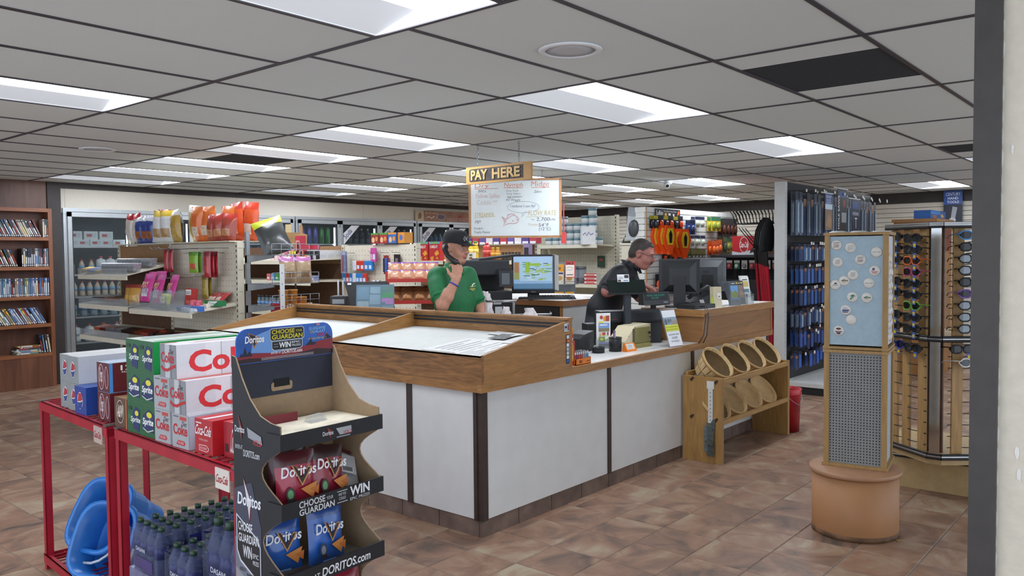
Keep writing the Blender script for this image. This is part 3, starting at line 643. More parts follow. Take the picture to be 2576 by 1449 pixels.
# ---------------- wire end-cap rack of the candy gondola
EC = thing('endcap_rack', 'grey end-cap wire rack with chips and red boxes at the gondola end', 'rack', (4.12, 6.66, 0))
MB().box((0, 0, 0), (.035, .035, 1.83), ZINC).build('post', EC); MB().box((.50, -.03, .2), (.512, -.018, 1.63), mat('#1f2023', .5)).build('cable', EC)
for z in (1.62, 1.36, 1.16, .98):
    b = MB(); b.hexa([(.035, .0, z-.06), (.04, .012, z-.06), (.045, .012, z-.02), (.035, 0, z-.02)][:4], [(.035, 0, z), (.04, .012, z), (.045, .012, z), (.035, 0, z)], ZINC)
    b.add([(.0, .03, z-.07), (.0, .03, z+.0), (.0, -.42, z), (.0, -.42, z-.025)], [(0, 1, 2, 3)], ZINC).add([(.012, .03, z-.07), (.012, .03, z+.0), (.012, -.42, z), (.012, -.42, z-.025)], [(3, 2, 1, 0)], ZINC)
    b.build('bracket', EC)
    s = MB()
    for q in range(6): s.tube([(.0+q*.1, 0, z), (.0+q*.1, -.4, z), (.0+q*.1, -.4, z+.1)], .003, STEEL, 5)
    for q in (0, .2, .4): s.tube([(0, -q, z), (.5, -q, z)], .003, STEEL, 5)
    for q in (.05, .1): s.tube([(0, -.4, z+q), (.5, -.4, z+q)], .003, STEEL, 5)
    s.build('wire_basket', EC)
printed('price_strip', EC, (.06, -.425, .8), (1, 0, 0), (0, 0, 1), [('r', 0, 0, .05, .74, '#c9cbcc')]+[('e', .025, .06+k*.1, .005, .005, '#55585c') for k in range(7)])
gb = bagkind('large black and lime green chip bag leaning out of the end-cap rack', .34, .44, .14, '#2f3130', '#aab52a', '#3a3c3a', seed=41, back='#a8b428')
gb.put((4.33, 6.45, 1.63), (-.35, -.32, -.45), scale=(.82, .8, .82))
pk2 = bagkind('purple and pink snack mix bag in the end-cap rack', .19, .24, .09, '#a58a6a', '#b06aa0', '#8a6a4c', seed=42)
pk2.put((4.32, 6.3, 1.365), (-.1, 0, .1), 'left purple and pink snack mix bag in the end-cap rack'); pk2.put((4.5, 6.32, 1.365), (-.1, 0, .0), 'right purple and pink snack mix bag in the end-cap rack')
tubk = one('dip_tub', MB().lathe([(.036, 0), (.04, .005), (.042, .055), (.045, .057), (.045, .068), (0, .068)], mat('#b8782c', .35, var=.25, scale=40), 14), 'orange dip tub stacked in the end-cap rack', 'tub', 'dip tubs')
for k in range(5): tubk.put((4.28+.1*(k % 3), 6.33, 1.166+.07*(k // 3)))
rbx = MB().prism([(-.09, 0), (.09, 0), (.09, .09), (-.09, .2)], 0, .16, mat('#a8222c', .45), Matrix(((1, 0, 0, 0), (0, 0, 1, 0), (0, 1, 0, 0), (0, 0, 0, 1))))
ink(rbx, [('t', 'MUNCHIES', -.075, .01, .075, .035, '#efe9e4', .1, .01)], fm((0, -.0005, 0), (1, 0, 0), (0, 0, 1)))
for k in range(5): rbx.box((-.07+k*.03, .03, .09), (-.05+k*.03, .05, .19), mat(['#e0c8a8', '#d8b890'][k % 2], .5))
rbx = one('snack_box', rbx, 'red open-topped snack bar box on the lowest end-cap basket', 'box', 'red snack boxes'); rbx.put((4.30, 6.27, .985), label='left red open-topped snack bar box on the lowest end-cap basket'); rbx.put((4.50, 6.27, .985), label='right red open-topped snack bar box on the lowest end-cap basket')
# ================================================================ CHECKOUT COUNTER
OAK = mat('#9c7040', .38, var=.22, scale=42, kind='wood'); OAKY = mat('#946838', .38, var=.3, scale=42, kind='woody'); OAKZ = mat('#9a6a3a', .4, var=.2, scale=14, kind='woodz')
OAKD = mat('#835a32', .4, var=.5, scale=34, kind='woody'); LAMI = mat('#d9d8d4', .3, var=.05, scale=30); PANEL = mat('#d4d4d2', .6, var=.035, scale=7)
CT = .88
ct = thing('checkout_counter', 'white panelled checkout counter with oak edge and dark battens', 'counter', (3.338, 3.052, 0))
X1 = 7.33-3.338; YL = 6.02-3.052; DX = .86; DY = .62
core = MB().box((.03, .03, .1), (DX-.03, YL-.03, CT-.06), mat('#9c9a96', .7)).box((DX-.03, .03, .1), (X1-.03, DY-.03, CT-.06), mat('#9c9a96', .7)); core.build('carcass', ct)
BAT = mat('#3a2c27', .5, var=.15)
for x, w in ((0, .045), (1.275, .04), (2.475, .045), (X1-.04, .04)): MB().box((x, -.008, .095), (x+w, .03, CT-.045), BAT).build('batten', ct)
for y, w in ((.0301, .025), (.565, .045), (1.72, .045), (YL-.04, .04)): MB().box((-.008, y, .095), (.03, y+w, CT-.045), BAT).build('batten', ct)
for a, b in ((.045, 1.275), (1.315, 2.475), (2.52, X1-.04)): MB().box((a, 0, .1), (b, .03, CT-.045), PANEL).build('panel', ct)
for a, b in ((.0551, .565), (.61, 1.72), (1.765, YL-.04)): MB().box((0, a, .1), (.03, b, CT-.045), PANEL).build('panel', ct)
KT = mat('#6d5a50', .6, var=.3, scale=8); n = 0
ka = .01
while ka < X1-.1:
    MB().box((ka, .006, 0), (min(ka+.317, X1), .03, .1), KT).build('kick_tile', ct); ka += .323
ka = .032
while ka < YL-.1:
    MB().box((.006, ka, 0), (.03, min(ka+.317, YL), .1), KT).build('kick_tile', ct); ka += .323
top = MB().prism([(0, 0), (X1+.02, 0), (X1+.02, DY), (DX, DY), (DX, YL), (0, YL)], CT-.03, CT, LAMI); top.build('laminate_top', ct)
MB().box((-.03, -.03, CT-.048), (X1+.04, .0, CT+.001), OAK).build('edge_trim', ct)
MB().box((-.03, .0001, CT-.048), (.0, YL, CT+.001), OAKY).build('edge_trim', ct)
MB().box((DX, DY, CT-.048), (X1, DY+.02, CT+.001), OAK).build('edge_trim', ct)

# glass-less display case on the left leg of the counter
dc = thing('display_case', 'oak sloped display case with two empty white bays on the counter', 'display case', (3.308, 3.022, CT+.0015))
W_ = .862; L_ = 2.92; zf = .155; zb = .307; th = .024
def slope(x): return zf+(zb-zf)*x/W_
MB().box((0, 0, 0), (th, L_, zf), OAKD).build('front_board', dc)
MB().box((0, -.001, zf-.006), (th+.006, L_+.001, zf), OAKY).build('front_lip', dc)
MB().box((W_-.03, 0, 0), (W_, L_, zb), OAKY).build('back_board', dc)
MB().box((W_-.055, 0, zb), (W_+.01, L_, zb+.012), OAKY).build('back_cap', dc)
for z in (.25, .272): MB().box((W_-.042, th, z), (W_-.03, L_-th, z+.012), mat('#2c2d30', .4, .5)).build('slide_track', dc)
for y, nm in ((0, 'end_board'), (1.42, 'divider_board'), (L_-th, 'end_board')):
    MB().prism([(th, 0), (W_-.03, 0), (W_-.03, slope(W_-.03)), (th, slope(th))], 0, th, OAK, Matrix(((1, 0, 0, 0), (0, 0, 1, y), (0, 1, 0, 0), (0, 0, 0, 1)))).build(nm, dc)
for a, b in ((th, 1.42), (1.42+th, L_-th)):
    MB().hexa([(th, a, zf-.05), (W_-.043, a, .19), (W_-.043, b, .19), (th, b, zf-.05)], [(th, a, zf-.02), (W_-.043, a, .2), (W_-.043, b, .2), (th, b, zf-.02)], mat('#d6d8d4', .6, var=.03)).build('white_bay_panel', dc)
printed('front_mark', dc, (-.001, 1.47, .03), (0, -1, 0), (0, 0, 1), [('t', 'ier', 0, .03, .06, .07, '#3b2a1c', .05), ('r', -.02, .012, .06, .016, '#3b2a1c'), ('r', .0, .002, .05, .006, '#3b2a1c')])
# stickers on the case end
EY = -.0012
printed('card_strip', dc, (.795, EY, .03), (1, 0, 0), (0, 0, 1), [('r', 0, 0, .034, .185, '#1c1d22')]+[('r', .004, .006+k*.0255, .03, .027+k*.0255, c) for k, c in enumerate(('#2a57a8', '#e4e4e8', '#c8c9cf', '#cfd6e6', '#e8e9ee', '#d2502c', '#dadbe0'))]+[('e', .013, .143, .007, .007, '#c8262c'), ('e', .021, .143, .007, .007, '#e0a030'), ('t', 'VISA', .007, .09, .027, .1, '#24408c')])
printed('notice_sticker', dc, (.775, EY, .235), (1, 0, 0), (0, 0, 1), [('r', 0, 0, .052, .052, '#c7cdd4'), ('r', .006, .02, .03, .034, '#33363c'), ('r', .006, .01, .03, .013, '#7a7d82'), ('r', .036, .006, .049, .046, '#7c2f38')])
# papers lying in the case
PAPER = mat('#e4e4e2', .6, var=.03); SLP = math.atan2(.065, W_-.07)
def paper(x, y, w, h, rz, lab, c=PAPER, dz=.0, lines=True):
    t = MB().box((-w/2, -h/2, 0), (w/2, h/2, .0012), c)
    if lines: ink(t, [('r', -w*.38, -h*.36+k*h*.1, w*(.38 if k % 3 else .1), -h*.345+k*h*.1, '#a9abb0') for k in range(8)], Matrix.Translation((0, 0, .0013)))
    z0 = CT+.0015+zf-.02+(x-th)*(.2-zf+.02)/(W_-.043-th)+.002+dz
    o = tag(t.build('paper_sheet', None, (3.308+x, 3.022+y, z0), (0, -math.atan2(.2-zf+.02, W_-.067), rz)), lab, 'paper'); return o
paper(.33, .36, .42, .5, .0, 'large printed sheet in the near bay of the display case')
paper(.62, .16, .3, .21, .05, 'white form at the back corner of the near display bay', dz=.004)
paper(.17, .16, .21, .27, .08, 'printed sheet at the front corner of the near display bay', dz=.004)
paper(.63, .38, .17, .13, .1, 'dark grey photo card among the papers in the display case', mat('#77797a', .5, var=.4, scale=40), dz=.008, lines=False)
paper(.73, .45, .1, .28, -.2, 'folded white leaflet at the back of the near display bay', dz=.006)

# ---------------- things on the counter front
def at(name, lab, cat, x, y, z=CT, rz=0, group=None): return thing(name, lab, cat, (x, y, z+.0006), rz, group)
sj = at('snack_stick_box', 'yellow and red meat stick box beside the display case', 'box', 4.22, 3.10)
MB().box((-.03, -.03, 0), (.03, .05, .245), mat('#d8a02c', .4, var=.15, scale=20)).build('carton', sj)
printed('print', sj, (-.03, -.031, 0), (1, 0, 0), (0, 0, 1), [('r', 0, 0, .06, .03, '#b5302a'), ('p', [(.004, .12), (.056, .135), (.056, .205), (.004, .19)], '#b5302a'), ('t', 'Slim', .008, .16, .052, .192, '#ffffff', .2, .02), ('t', 'Jim', .012, .128, .048, .156, '#ffffff', .2, .02), ('e', .03, .06, .018, .04, '#e8d060'), ('e', .045, .22, .012, .01, '#e07030')])
MB().box((.031, -.03, 0), (.046, .04, .16), mat('#b8382c', .45)).build('side_carton', sj)
lt = at('lighter_tray', 'orange counter tray packed with coloured lighters', 'tray', 4.34, 3.10, group=None)
OR = mat('#e07a22', .45)
b = MB().box((-.085, -.045, 0), (.085, .045, .004), OR)
for q in ((-.085, -.045, .085, -.041, .04), (-.085, .041, .085, .045, .05), (-.085, -.045, -.081, .045, .045), (.081, -.045, .085, .045, .045)): b.box((q[0], q[1], 0), (q[2], q[3], q[4]), OR)
b.build('tray', lt)
printed('print', lt, (-.085, -.0455, 0), (1, 0, 0), (0, 0, 1), [('t', 'BIC', .04, .012, .075, .03, '#2a2018', .15, .02), ('r', .12, .016, .16, .022, '#6a3a18')])
LG = ['#7d2f55', '#b5342c', '#8a9096', '#3f86c8', '#8f2f4a', '#c23a30', '#e4e4e4', '#3a78b8']
for i in range(7):
    for j in range(3):
        c = LG[(i//2+ (1 if j else 0)*(i % 2)) % 8]
        key = 'lighter'+c
        if key not in _F:
            m = MB().box((-.009, -.006, 0), (.009, .006, .062), mat(c, .25), bev=.002).box((-.008, -.005, .062), (.008, .005, .078), mat('#c4c6c8', .25, .9)).cyl((-.007, 0, .076), (.007, 0, .076), .005, mat('#5f6265', .4, .8), 8)
            _F[key] = m.mesh('lighter')
        o = link('lighter', _F[key], None, (4.34-.069+i*.023, 3.10-.026+j*.026, CT+.0056))
        tag(o, {'#7d2f55': 'plum', '#b5342c': 'red', '#8a9096': 'grey', '#3f86c8': 'sky blue', '#8f2f4a': 'wine', '#c23a30': 'bright red', '#e4e4e4': 'white', '#3a78b8': 'blue'}[c]+' pocket lighter standing in the orange counter tray', 'lighter', 'lighters in the orange tray')
MESH = mat('#26282c', .5, .4, var=.25, scale=180)
def mesh_cup(lab, x, y, r, h):
    t = at('mesh_cup', lab, 'cup', x, y)
    MB().lathe([(0, .002), (r*.97, .002), (r*.97, 0), (r, 0), (r, h), (r-.002, h), (r-.002, .006), (0, .006)], MESH, 20).build('mesh_wall', t)
    MB().lathe([(r+.002, h-.008), (r+.002, h), (r-.003, h), (r-.003, h-.008)], mat('#18191b', .4), 20).build('rim', t); return t
mesh_cup('low black mesh clip cup beside the leaflet stand', 4.92, 3.33, .046, .042)
mesh_cup('tall black mesh pen cup on the counter', 5.07, 3.28, .047, .105)
for c, c2, dx, dy, tx, ty, nm in (('#7aa8d0', '#5b8fc0', -.01, -.005, .25, .3, 'pale blue pen leaning in the black mesh pen cup'), ('#b0284a', '#7d1c34', -.02, .0, .3, .25, 'crimson pen leaning in the black mesh pen cup')):
    t = at('pen', nm, 'pen', 5.07+dx, 3.28+dy, CT+.008)
    t.rotation_euler = (0, ty, 0.6); MB().cyl((0, 0, 0), (0, 0, .13), .005, mat(c, .3), 8).build('barrel', t); MB().cyl((0, 0, .13), (0, 0, .15), .0055, mat(c2, .3), 8).build('cap', t)
lf = at('leaflet_stand', 'clear stand holding a tall white tourist leaflet', 'brochure', 5.17, 3.45, rz=-.55)
MB().box((-.055, -.005, .0), (.055, -.001, .06), ACR).box((-.055, .012, 0), (.055, .015, .06), ACR).box((-.055, -.01, 0), (.055, .03, .004), ACR).build('holder', lf)
lb = MB().box((-.052, 0, .004), (.052, .01, .225), mat('#e8e8e6', .5))
ink(lb, [('e', .035, .195, .012, .012, '#c03a34'), ('e', .06, .185, .012, .016, '#d8a030'), ('r', .068, .17, .095, .205, '#a84a3c'), ('r', .014, .16, .05, .17, '#e8e04a'), ('r', .014, .125, .095, .158, '#7f9fcf'), ('r', .02, .142, .08, .15, '#dfe8f6'), ('r', .014, .105, .095, .125, '#8a7f5c'), ('e', .053, .09, .014, .01, '#c8523c'), ('e', .025, .085, .006, .014, '#d8a888'), ('e', .083, .09, .006, .012, '#b83a6a'), ('r', .03, .076, .075, .08, '#c8d860'), ('r', .014, .04, .06, .07, '#7a9a4a'), ('e', .036, .055, .012, .008, '#d8d060'), ('l', [(.064, .045), (.094, .066)], .006, '#b8c84a'), ('r', .014, .026, .095, .036, '#8a90c0'), ('r', .014, .006, .095, .026, '#6a7078')], fm((-.052, -.0006, .004), (1, 0, 0), (0, 0, 1)))
lb.build('leaflet', lf); lf.scale = (1.1, 1, 1.2)
BLK = mat('#1b1c1f', .45, var=.15); BLK2 = mat('#26282c', .35, var=.1)
pr = at('receipt_printer', 'squat black card terminal behind the mesh cups', 'printer', 4.91, 3.50)
MB().prism([(0, 0), (.2, 0), (.2, .15), (.08, .13), (.02, .1)], -.07, .07, BLK, Matrix(((1, 0, 0, -.1), (0, 0, 1, 0), (0, 1, 0, 0), (0, 0, 0, 1)))).build('body', pr)
MB().box((-.06, -.071, .02), (.08, -.0705, .09), BLK2).build('front_panel', pr)
oc = at('card_holder', 'orange plastic card holder with a white card', 'card holder', 5.14, 3.20, rz=-.1)
MB().prism([(0, 0), (.05, 0), (.035, .06), (.03, .06)], -.06, .06, OR, Matrix(((0, 0, 1, 0), (1, 0, 0, -.025), (0, 1, 0, 0), (0, 0, 0, 1)))).build('holder', oc)
printed('card', oc, (-.045, -.0165, .016), (1, 0, 0), (0, .45, .9), [('r', 0, 0, .085, .042, '#dcdcd8')]+[('r', .008, .006+k*.008, .07, .009+k*.008, '#8a8c90') for k in range(4)])
bg = at('coin_machine', 'beige metal box with olive front panel on the counter', 'device', 5.41, 3.30, rz=-.05)
BE = mat('#cfc4a4', .45, var=.05); OL = mat('#7f7845', .45, var=.08)
MB().prism([(-.16, .0), (-.16, .05), (-.05, .155), (.13, .165), (.13, 0)], 0, .16, BE, Matrix(((1, 0, 0, 0), (0, 0, 1, -.02), (0, 1, 0, 0), (0, 0, 0, 1)))).build('housing', bg)
MB().box((-.06, -.03, .03), (.115, -.02, .145), OL, bev=.003).build('olive_panel', bg); MB().hexa([(-.08, -.06, 0), (.1, -.06, 0), (.11, -.021, 0), (-.07, -.021, 0)], [(-.075, -.05, .024), (.1, -.05, .024), (.11, -.021, .03), (-.07, -.021, .03)], OL).build('olive_tray', bg)
for x, z in ((-.052, .15), (.118, .155), (-.12, .09)): MB().cyl((x, -.021, z), (x, -.0235, z), .003, BLK, 8).build('screw', bg)
MB().cyl((.1, -.03, .1), (.1, -.05, .1), .008, BLK, 10).build('knob', bg); MB().tube([(.1, -.034, .07), (.1, -.05, .06), (.105, -.05, .035), (.1, -.035, .03)], .004, BLK, 6).build('cord_clip', bg); MB().box((-.075, -.031, .04), (-.062, -.0205, .14), mat('#57523a', .5)).build('hinge', bg); bg.scale = (1.2, 1, 1.05)
sg = at('acrylic_sign', 'slanted clear sign about laundromat tokens on the counter', 'sign', 5.60, 3.09, rz=-.12)
n_ = Vector((0, .3, .95)).normalized()
sgm = MB().hexa([(-.09, -.03, .002), (.09, -.03, .002), (.09, -.024, .002), (-.09, -.024, .002)], [(-.09, .06, .29), (.09, .06, .29), (.09, .066, .29), (-.09, .066, .29)], ACR).box((-.09, -.03, 0), (.09, .09, .003), ACR); sgm.build('acrylic', sg)
printed('notice', sg, (-.085, -.0305, .006), (1, 0, 0), (0, .09, .288), [('r', 0, 0, .17, .285, '#e6e9ee'), ('r', 0, .17, .17, .23, '#8fa0ae'), ('e', .025, .195, .018, .024, '#5b6670'), ('e', .062, .2, .012, .018, '#5b6670'), ('e', .088, .203, .009, .015, '#5b6670'), ('p', [(.08, .17), (.17, .17), (.17, .2), (.115, .2)], '#9a8f84'), ('r', .0, .118, .17, .168, '#d6dc3e'),
    ('t', 'Get Laundromat Tokens', .008, .146, .162, .161, '#5a6a2c'), ('t', '@ Front Desk Of Store!', .012, .124, .158, .139, '#4a5a2c'), ('t', 'Laundromat Tokens', .02, .086, .15, .102, '#5f6a7c'), ('t', 'Are $2.00', .05, .056, .12, .076, '#4c566c'), ('t', 'Per Wash/Dry!', .035, .028, .135, .047, '#4c566c')])

# ---------------- upper oak cabinet
uc = thing('upper_cabinet', 'oak upper cabinet box with white top at the right of the counter', 'cabinet', (5.957, 3.022, CT+.0012))
UW = 1.374; UD = .56; UH = 1.145-CT
MB().box((0, 0, 0), (UW, UD, UH-.055), mat('#8a6038', .42, var=.22, scale=14, kind='woody')).build('body', uc)
MB().box((.035, -.006, .008), (UW-.03, 0, UH-.057), mat('#94683c', .4, var=.2, scale=14, kind='wood')).build('front_panel', uc)
MB().box((0, -.01, 0), (.035, 0, UH-.055), OAKZ).build('corner_post', uc); MB().box((UW-.03, -.01, 0), (UW, 0, UH-.055), OAKZ).build('corner_post', uc)
MB().box((-.02, -.022, UH-.055), (UW+.02, 0, UH), OAK).build('top_edge', uc); MB().box((-.02, .0, UH-.055), (0, UD, UH), OAKY).build('top_edge', uc)
MB().box((0, 0, UH-.055), (UW+.02, UD+.02, UH-.0005), LAMI).build('laminate_top', uc)
# things on the upper cabinet
UZ = 1.145
def monitor(lab, x, y, z, rz, w, h, back=True, body='#26282b', tilt=.0, bez='#1c1d20', stand='#1d1e21'):
    t = thing('monitor', lab, 'monitor', (x, y, z+.0016), rz); B = mat(body, .4, var=.06)
    MB().box((-w/2, -.01, .11), (w/2, .03, .11+h), mat(bez, .35), bev=.006).build('housing', t)
    m = MB(); m.hexa([(-w*.42, .03, .13), (w*.42, .03, .13), (w*.42, .03, .09+h), (-w*.42, .03, .09+h)], [(-w*.25, .075, .19), (w*.25, .075, .19), (w*.25, .075, .03+h), (-w*.25, .075, .03+h)], B); m.build('back_shell', t)
    MB().box((-.05, .05, .01), (.05, .085, .11+h*.5), mat(stand, .4), bev=.004).build('stand_neck', t)
    MB().box((-.12, -.06, 0), (.12, .12, .014), mat(stand, .4), bev=.005).build('stand_base', t)
    return t
m1 = monitor('black monitor seen from behind in front of the older man', 6.19, 3.36, UZ, -.72+math.pi-.3, .34, .30)
m2 = monitor('grey and black monitor seen from behind at the right of the counter', 6.80, 3.42, UZ, math.pi-.62-.25, .36, .30, body='#3a3d41', bez='#6b6f73')
printed('brand_mark', m2, (.04, .0765, .28), (-1, 0, 0), (0, 0, 1), [('t', 'DELL', 0, 0, .06, .018, '#1d1f22', 0, .02)])
lp = at('black_keyboard_box', 'flat black cash drawer box under the monitor', 'box', 6.13, 3.16, UZ, -.1)
MB().box((-.15, -.08, 0), (.15, .1, .035), BLK, bev=.004).build('case', lp); MB().box((-.148, -.0805, .012), (.148, -.08, .016), BLK2).build('seam', lp)
MB().tube([(-.05, -.075, .02), (-.1, -.14, .02), (-.16, -.185, -.05), (-.2, -.19, -.2), (-.24, -.17, -.262)], .004, BLK, 6).build('cord', lp)
MB().tube([(-.02, -.075, .02), (-.08, -.15, .015), (-.13, -.19, -.06), (-.17, -.2, -.2), (-.19, -.18, -.262)], .004, BLK, 6).build('cord', lp)
ph = at('desk_phone', 'black desk phone behind the monitors on the oak cabinet', 'phone', 6.50, 3.38, UZ, -.5)
MB().prism([(-.1, 0), (.1, 0), (.1, .09), (-.1, .03)], -.09, .09, BLK, Matrix(((1, 0, 0, 0), (0, 0, 1, 0), (0, 1, 0, 0), (0, 0, 0, 1)))).build('base', ph); MB().tube([(-.1, -.06, .07), (-.06, -.06, .1), (.03, -.06, .13), (.09, -.06, .16), (.12, -.06, .15)], [.02, .024, .018, .024, .02], BLK, 8).build('handset', ph)
bd_ = at('beige_card_reader', 'upright beige plastic card box with a white label', 'device', 6.36, 3.10, UZ, -.45)
MB().hexa([(-.045, -.02, 0), (.045, -.02, 0), (.045, .025, 0), (-.045, .025, 0)], [(-.035, .0, .17), (.05, .0, .17), (.05, .045, .17), (-.035, .045, .17)], BE).build('case', bd_); printed('label', bd_, (-.0, -.0135, .07), (1, 0, 0), (0, .12, 1), [('r', 0, 0, .04, .05, '#e4e4de'), ('r', .012, .012, .028, .024, '#6b6b66')])
hl = at('highlighter', 'lime green highlighter standing beside the beige card box', 'pen', 6.29, 3.10, UZ)
MB().cyl((0, 0, 0), (.004, .01, .085), .0085, mat('#b6d432', .3), 10).build('barrel', hl); MB().cyl((.004, .01, .085), (.005, .0125, .105), .006, mat('#9fc02a', .3), 8).build('cap', hl)
pp = at('receipt_slip', 'small curled white receipt on the oak cabinet top', 'paper', 6.33, 3.2, UZ); MB().add([(-.04, 0, 0), (.04, 0, .0), (.03, .02, .06), (-.045, .02, .06)], [(0, 1, 2, 3), (3, 2, 1, 0)], PAPER).build('slip', pp)
def brochures(lab, x, y, rz, fan, els, cover='#3a3d40', h=.21):
    t = at('brochure_holder', lab, 'brochure', x, y, UZ, rz, 'brochure holders on the oak cabinet')
    MB().box((-.055, -.03, 0), (.055, -.027, .07), ACR).box((-.055, .0, 0), (.055, .003, .11), ACR).box((-.055, -.03, 0), (.055, .06, .003), ACR).box((-.055, -.03, 0), (-.053, .0, .09), ACR).box((.053, -.03, 0), (.055, .0, .09), ACR).build('holder', t)
    for k in range(fan):
        a = .12+.02*k; m = MB().hexa([(-.05, -.006-.0025*k, .004), (.05, -.006-.0025*k, .004), (.05, -.004-.0025*k, .004), (-.05, -.004-.0025*k, .004)], [(-.05-.006*(fan-k), .045-.006*k, h), (.05-.006*(fan-k), .045-.006*k, h), (.05-.006*(fan-k), .047-.006*k, h), (-.05-.006*(fan-k), .047-.006*k, h)], mat(cover, .4, var=.1))
        m.build('leaflet', t)
    k = fan-1
    printed('cover_print', t, (-.05, -.0065-.0025*k, .004), (1, 0, 0), (-.006, .051-.0035*k, h-.004), els); return t
brochures('fan of tall tourist brochures with a mountain picture in a clear holder', 6.63, 3.07, -.35, 8, [('r', 0, 0, .1, .21, '#4a4f55'), ('r', .006, .05, .094, .17, '#6aa0d8'), ('p', [(.006, .05), (.094, .05), (.094, .1), (.06, .13), (.03, .11), (.006, .13)], '#7d8a4a'), ('r', .006, .05, .094, .065, '#4f8ac0'), ('r', .075, .185, .09, .197, '#e8d030'), ('r', .02, .185, .06, .192, '#c9cbcc')], '#6d747c')
brochures('dark tourist brochure with a canyon picture in a clear holder', 6.78, 3.07, -.35, 3, [('r', 0, 0, .1, .21, '#3a3836'), ('r', .006, .06, .094, .17, '#8a7468'), ('p', [(.01, .07), (.06, .12), (.09, .09), (.08, .06)], '#c08a5c'), ('r', .07, .185, .09, .197, '#e8d030'), ('r', .02, .185, .06, .192, '#c9cbcc')], '#3a3836')
brochures('white leaflet with yellow pictures leaning at the right of the brochures', 6.93, 3.08, -.35, 2, [('r', 0, 0, .1, .24, '#e4e4de'), ('r', .012, .15, .088, .2, '#c8b06a'), ('r', .012, .1, .088, .13, '#5a7a8a'), ('e', .05, .07, .015, .015, '#2f2f30'), ('r', .02, .21, .08, .218, '#3a3a3c')], '#d8d8d4', .25)

# ---------------- till pole, screens and drawers behind the counter front
ps = thing('pos_terminal', 'black till on a pole with a dark customer screen', 'till', (5.50, 3.48, CT+.0006), -.62)
MB().box((-.3, .02, 0), (.34, .15, .17), BLK, bev=.006).build('cash_drawer', ps); MB().box((-.2, .0, .17), (.36, .15, .27), BLK2, bev=.02).build('printer', ps); MB().box((-.2, -.001, .2), (-.05, .0, .202), mat('#a33028', .4)).build('paper_slot', ps)
MB().box((-.015, -.075, 0), (.035, -.035, .40), mat('#2c3138', .45), bev=.003).build('pole', ps); MB().box((-.08, -.12, 0), (.1, .0, .02), BLK, bev=.005).build('foot', ps)
MB().box((-.15, -.09, .40), (.17, -.03, .415), BLK, bev=.004).build('screen_ledge', ps)
MB().hexa([(-.15, -.075, .415), (.165, -.075, .415), (.165, -.065, .415), (-.15, -.065, .415)], [(-.15, -.03, .515), (.165, -.03, .515), (.165, -.02, .515), (-.15, -.02, .515)], mat('#16211f', .12)).build('tinted_screen', ps)
printed('card', ps, (-.065, -.038, .50), (1, 0, 0), (0, .2, 1), [('r', 0, 0, .1, .06, '#dfe0e2'), ('r', .008, .035, .05, .04, '#8a8c90'), ('r', .008, .025, .05, .03, '#8a8c90'), ('r', .06, .03, .095, .055, '#3a3436'), ('r', .004, .002, .03, .018, '#5a4a48'), ('r', .05, .008, .09, .014, '#4a6a9a')])
cd = thing('customer_display', 'black customer price display with green digits', 'display', (5.93, 3.46, CT+.012), -.35)
MB().box((-.018, -.012, 0), (.018, .012, .29), BLK).build('pole', cd); MB().box((-.06, -.06, 0), (.06, .05, .015), BLK, bev=.004).build('foot', cd)
MB().hexa([(-.125, -.05, .28), (.125, -.05, .28), (.125, .02, .28), (-.125, .02, .28)], [(-.125, -.035, .38), (.125, -.035, .38), (.125, .02, .38), (-.125, .02, .38)], BLK2).build('head', cd)
printed('readout', cd, (-.12, -.0505, .282), (1, 0, 0), (0, .15, 1), [('r', .01, .035, .23, .09, '#11161a'), ('t', 'PLEASE TAKE RECEIPT', .03, .066, .2, .08, '#2a9a78'), ('t', 'WELCOME', .07, .046, .14, .06, '#2a9a78'), ('t', 'POSX', .185, .01, .225, .022, '#b8bcc0', 0, .01)]); cd.scale = (1.12, 1, 1.06); cd.location.z = CT+.0006

# ---------------- inner counter with monitor, copier
ic_ = thing('inner_counter', 'inner work counter with oak edge, white top and dark drawers', 'counter', (6.352, 4.703, 0))
IL = 1.5; IX = 1.2; IZ = 1.15
MB().box((.03, .03, 0), (IX, IL, IZ-.055), mat('#b8b8b6', .7, var=.04)).build('carcass', ic_)
MB().box((.02, .03, .02), (.03, .06, IZ-.055), OAKZ).build('corner_strip', ic_)
for k, z in enumerate((.79, .42, .05)): d_ = MB().box((.015, .07, z), (.03, .75, z+.30), mat('#2a2524', .5)).build('drawer', ic_); MB().tube([(.014, .3, z+.22), (-.02, .3, z+.2), (-.02, .5, z+.2), (.014, .5, z+.2)], .008, STEEL, 8).build('handle', d_)
MB().box((0, 0, IZ-.055), (IX, IL, IZ-.001), mat('#8a5c33', .4, var=.2, scale=9, kind='woody')).build('edge', ic_)
MB().box((.012, .012, IZ-.001), (IX, IL, IZ), mat('#e2e2e0', .4)).build('top', ic_)
mm = thing('monitor', 'lit desktop monitor showing a colourful booking grid', 'monitor', (6.50, 5.20, IZ+.001), math.radians(40.16-90-4))
MB().box((-.22, -.02, .055), (.22, .03, .455), mat('#1b1c1f', .35), bev=.008).build('housing', mm)
MB().box((-.06, .02, .0), (.06, .06, .3), BLK, bev=.004).build('stand_neck', mm); MB().box((-.15, -.08, 0), (.15, .12, .015), BLK, bev=.005).build('stand_base', mm)
SCRN = lambda c: mat(c, .3, var=.03, emit=.22, kind='screen')
sc = MB(); fmx = fm((-.20, -.0212, .095), (1, 0, 0), (0, 0, 1)) @ Matrix.Diagonal((.755, .87, 1, 1))
def srect(x0, y0, x1, y1, c, l): sc.add([(x0, y0, l*.0003), (x1, y0, l*.0003), (x1, y1, l*.0003), (x0, y1, l*.0003)], [(0, 1, 2, 3)], SCRN(c), False, fmx)
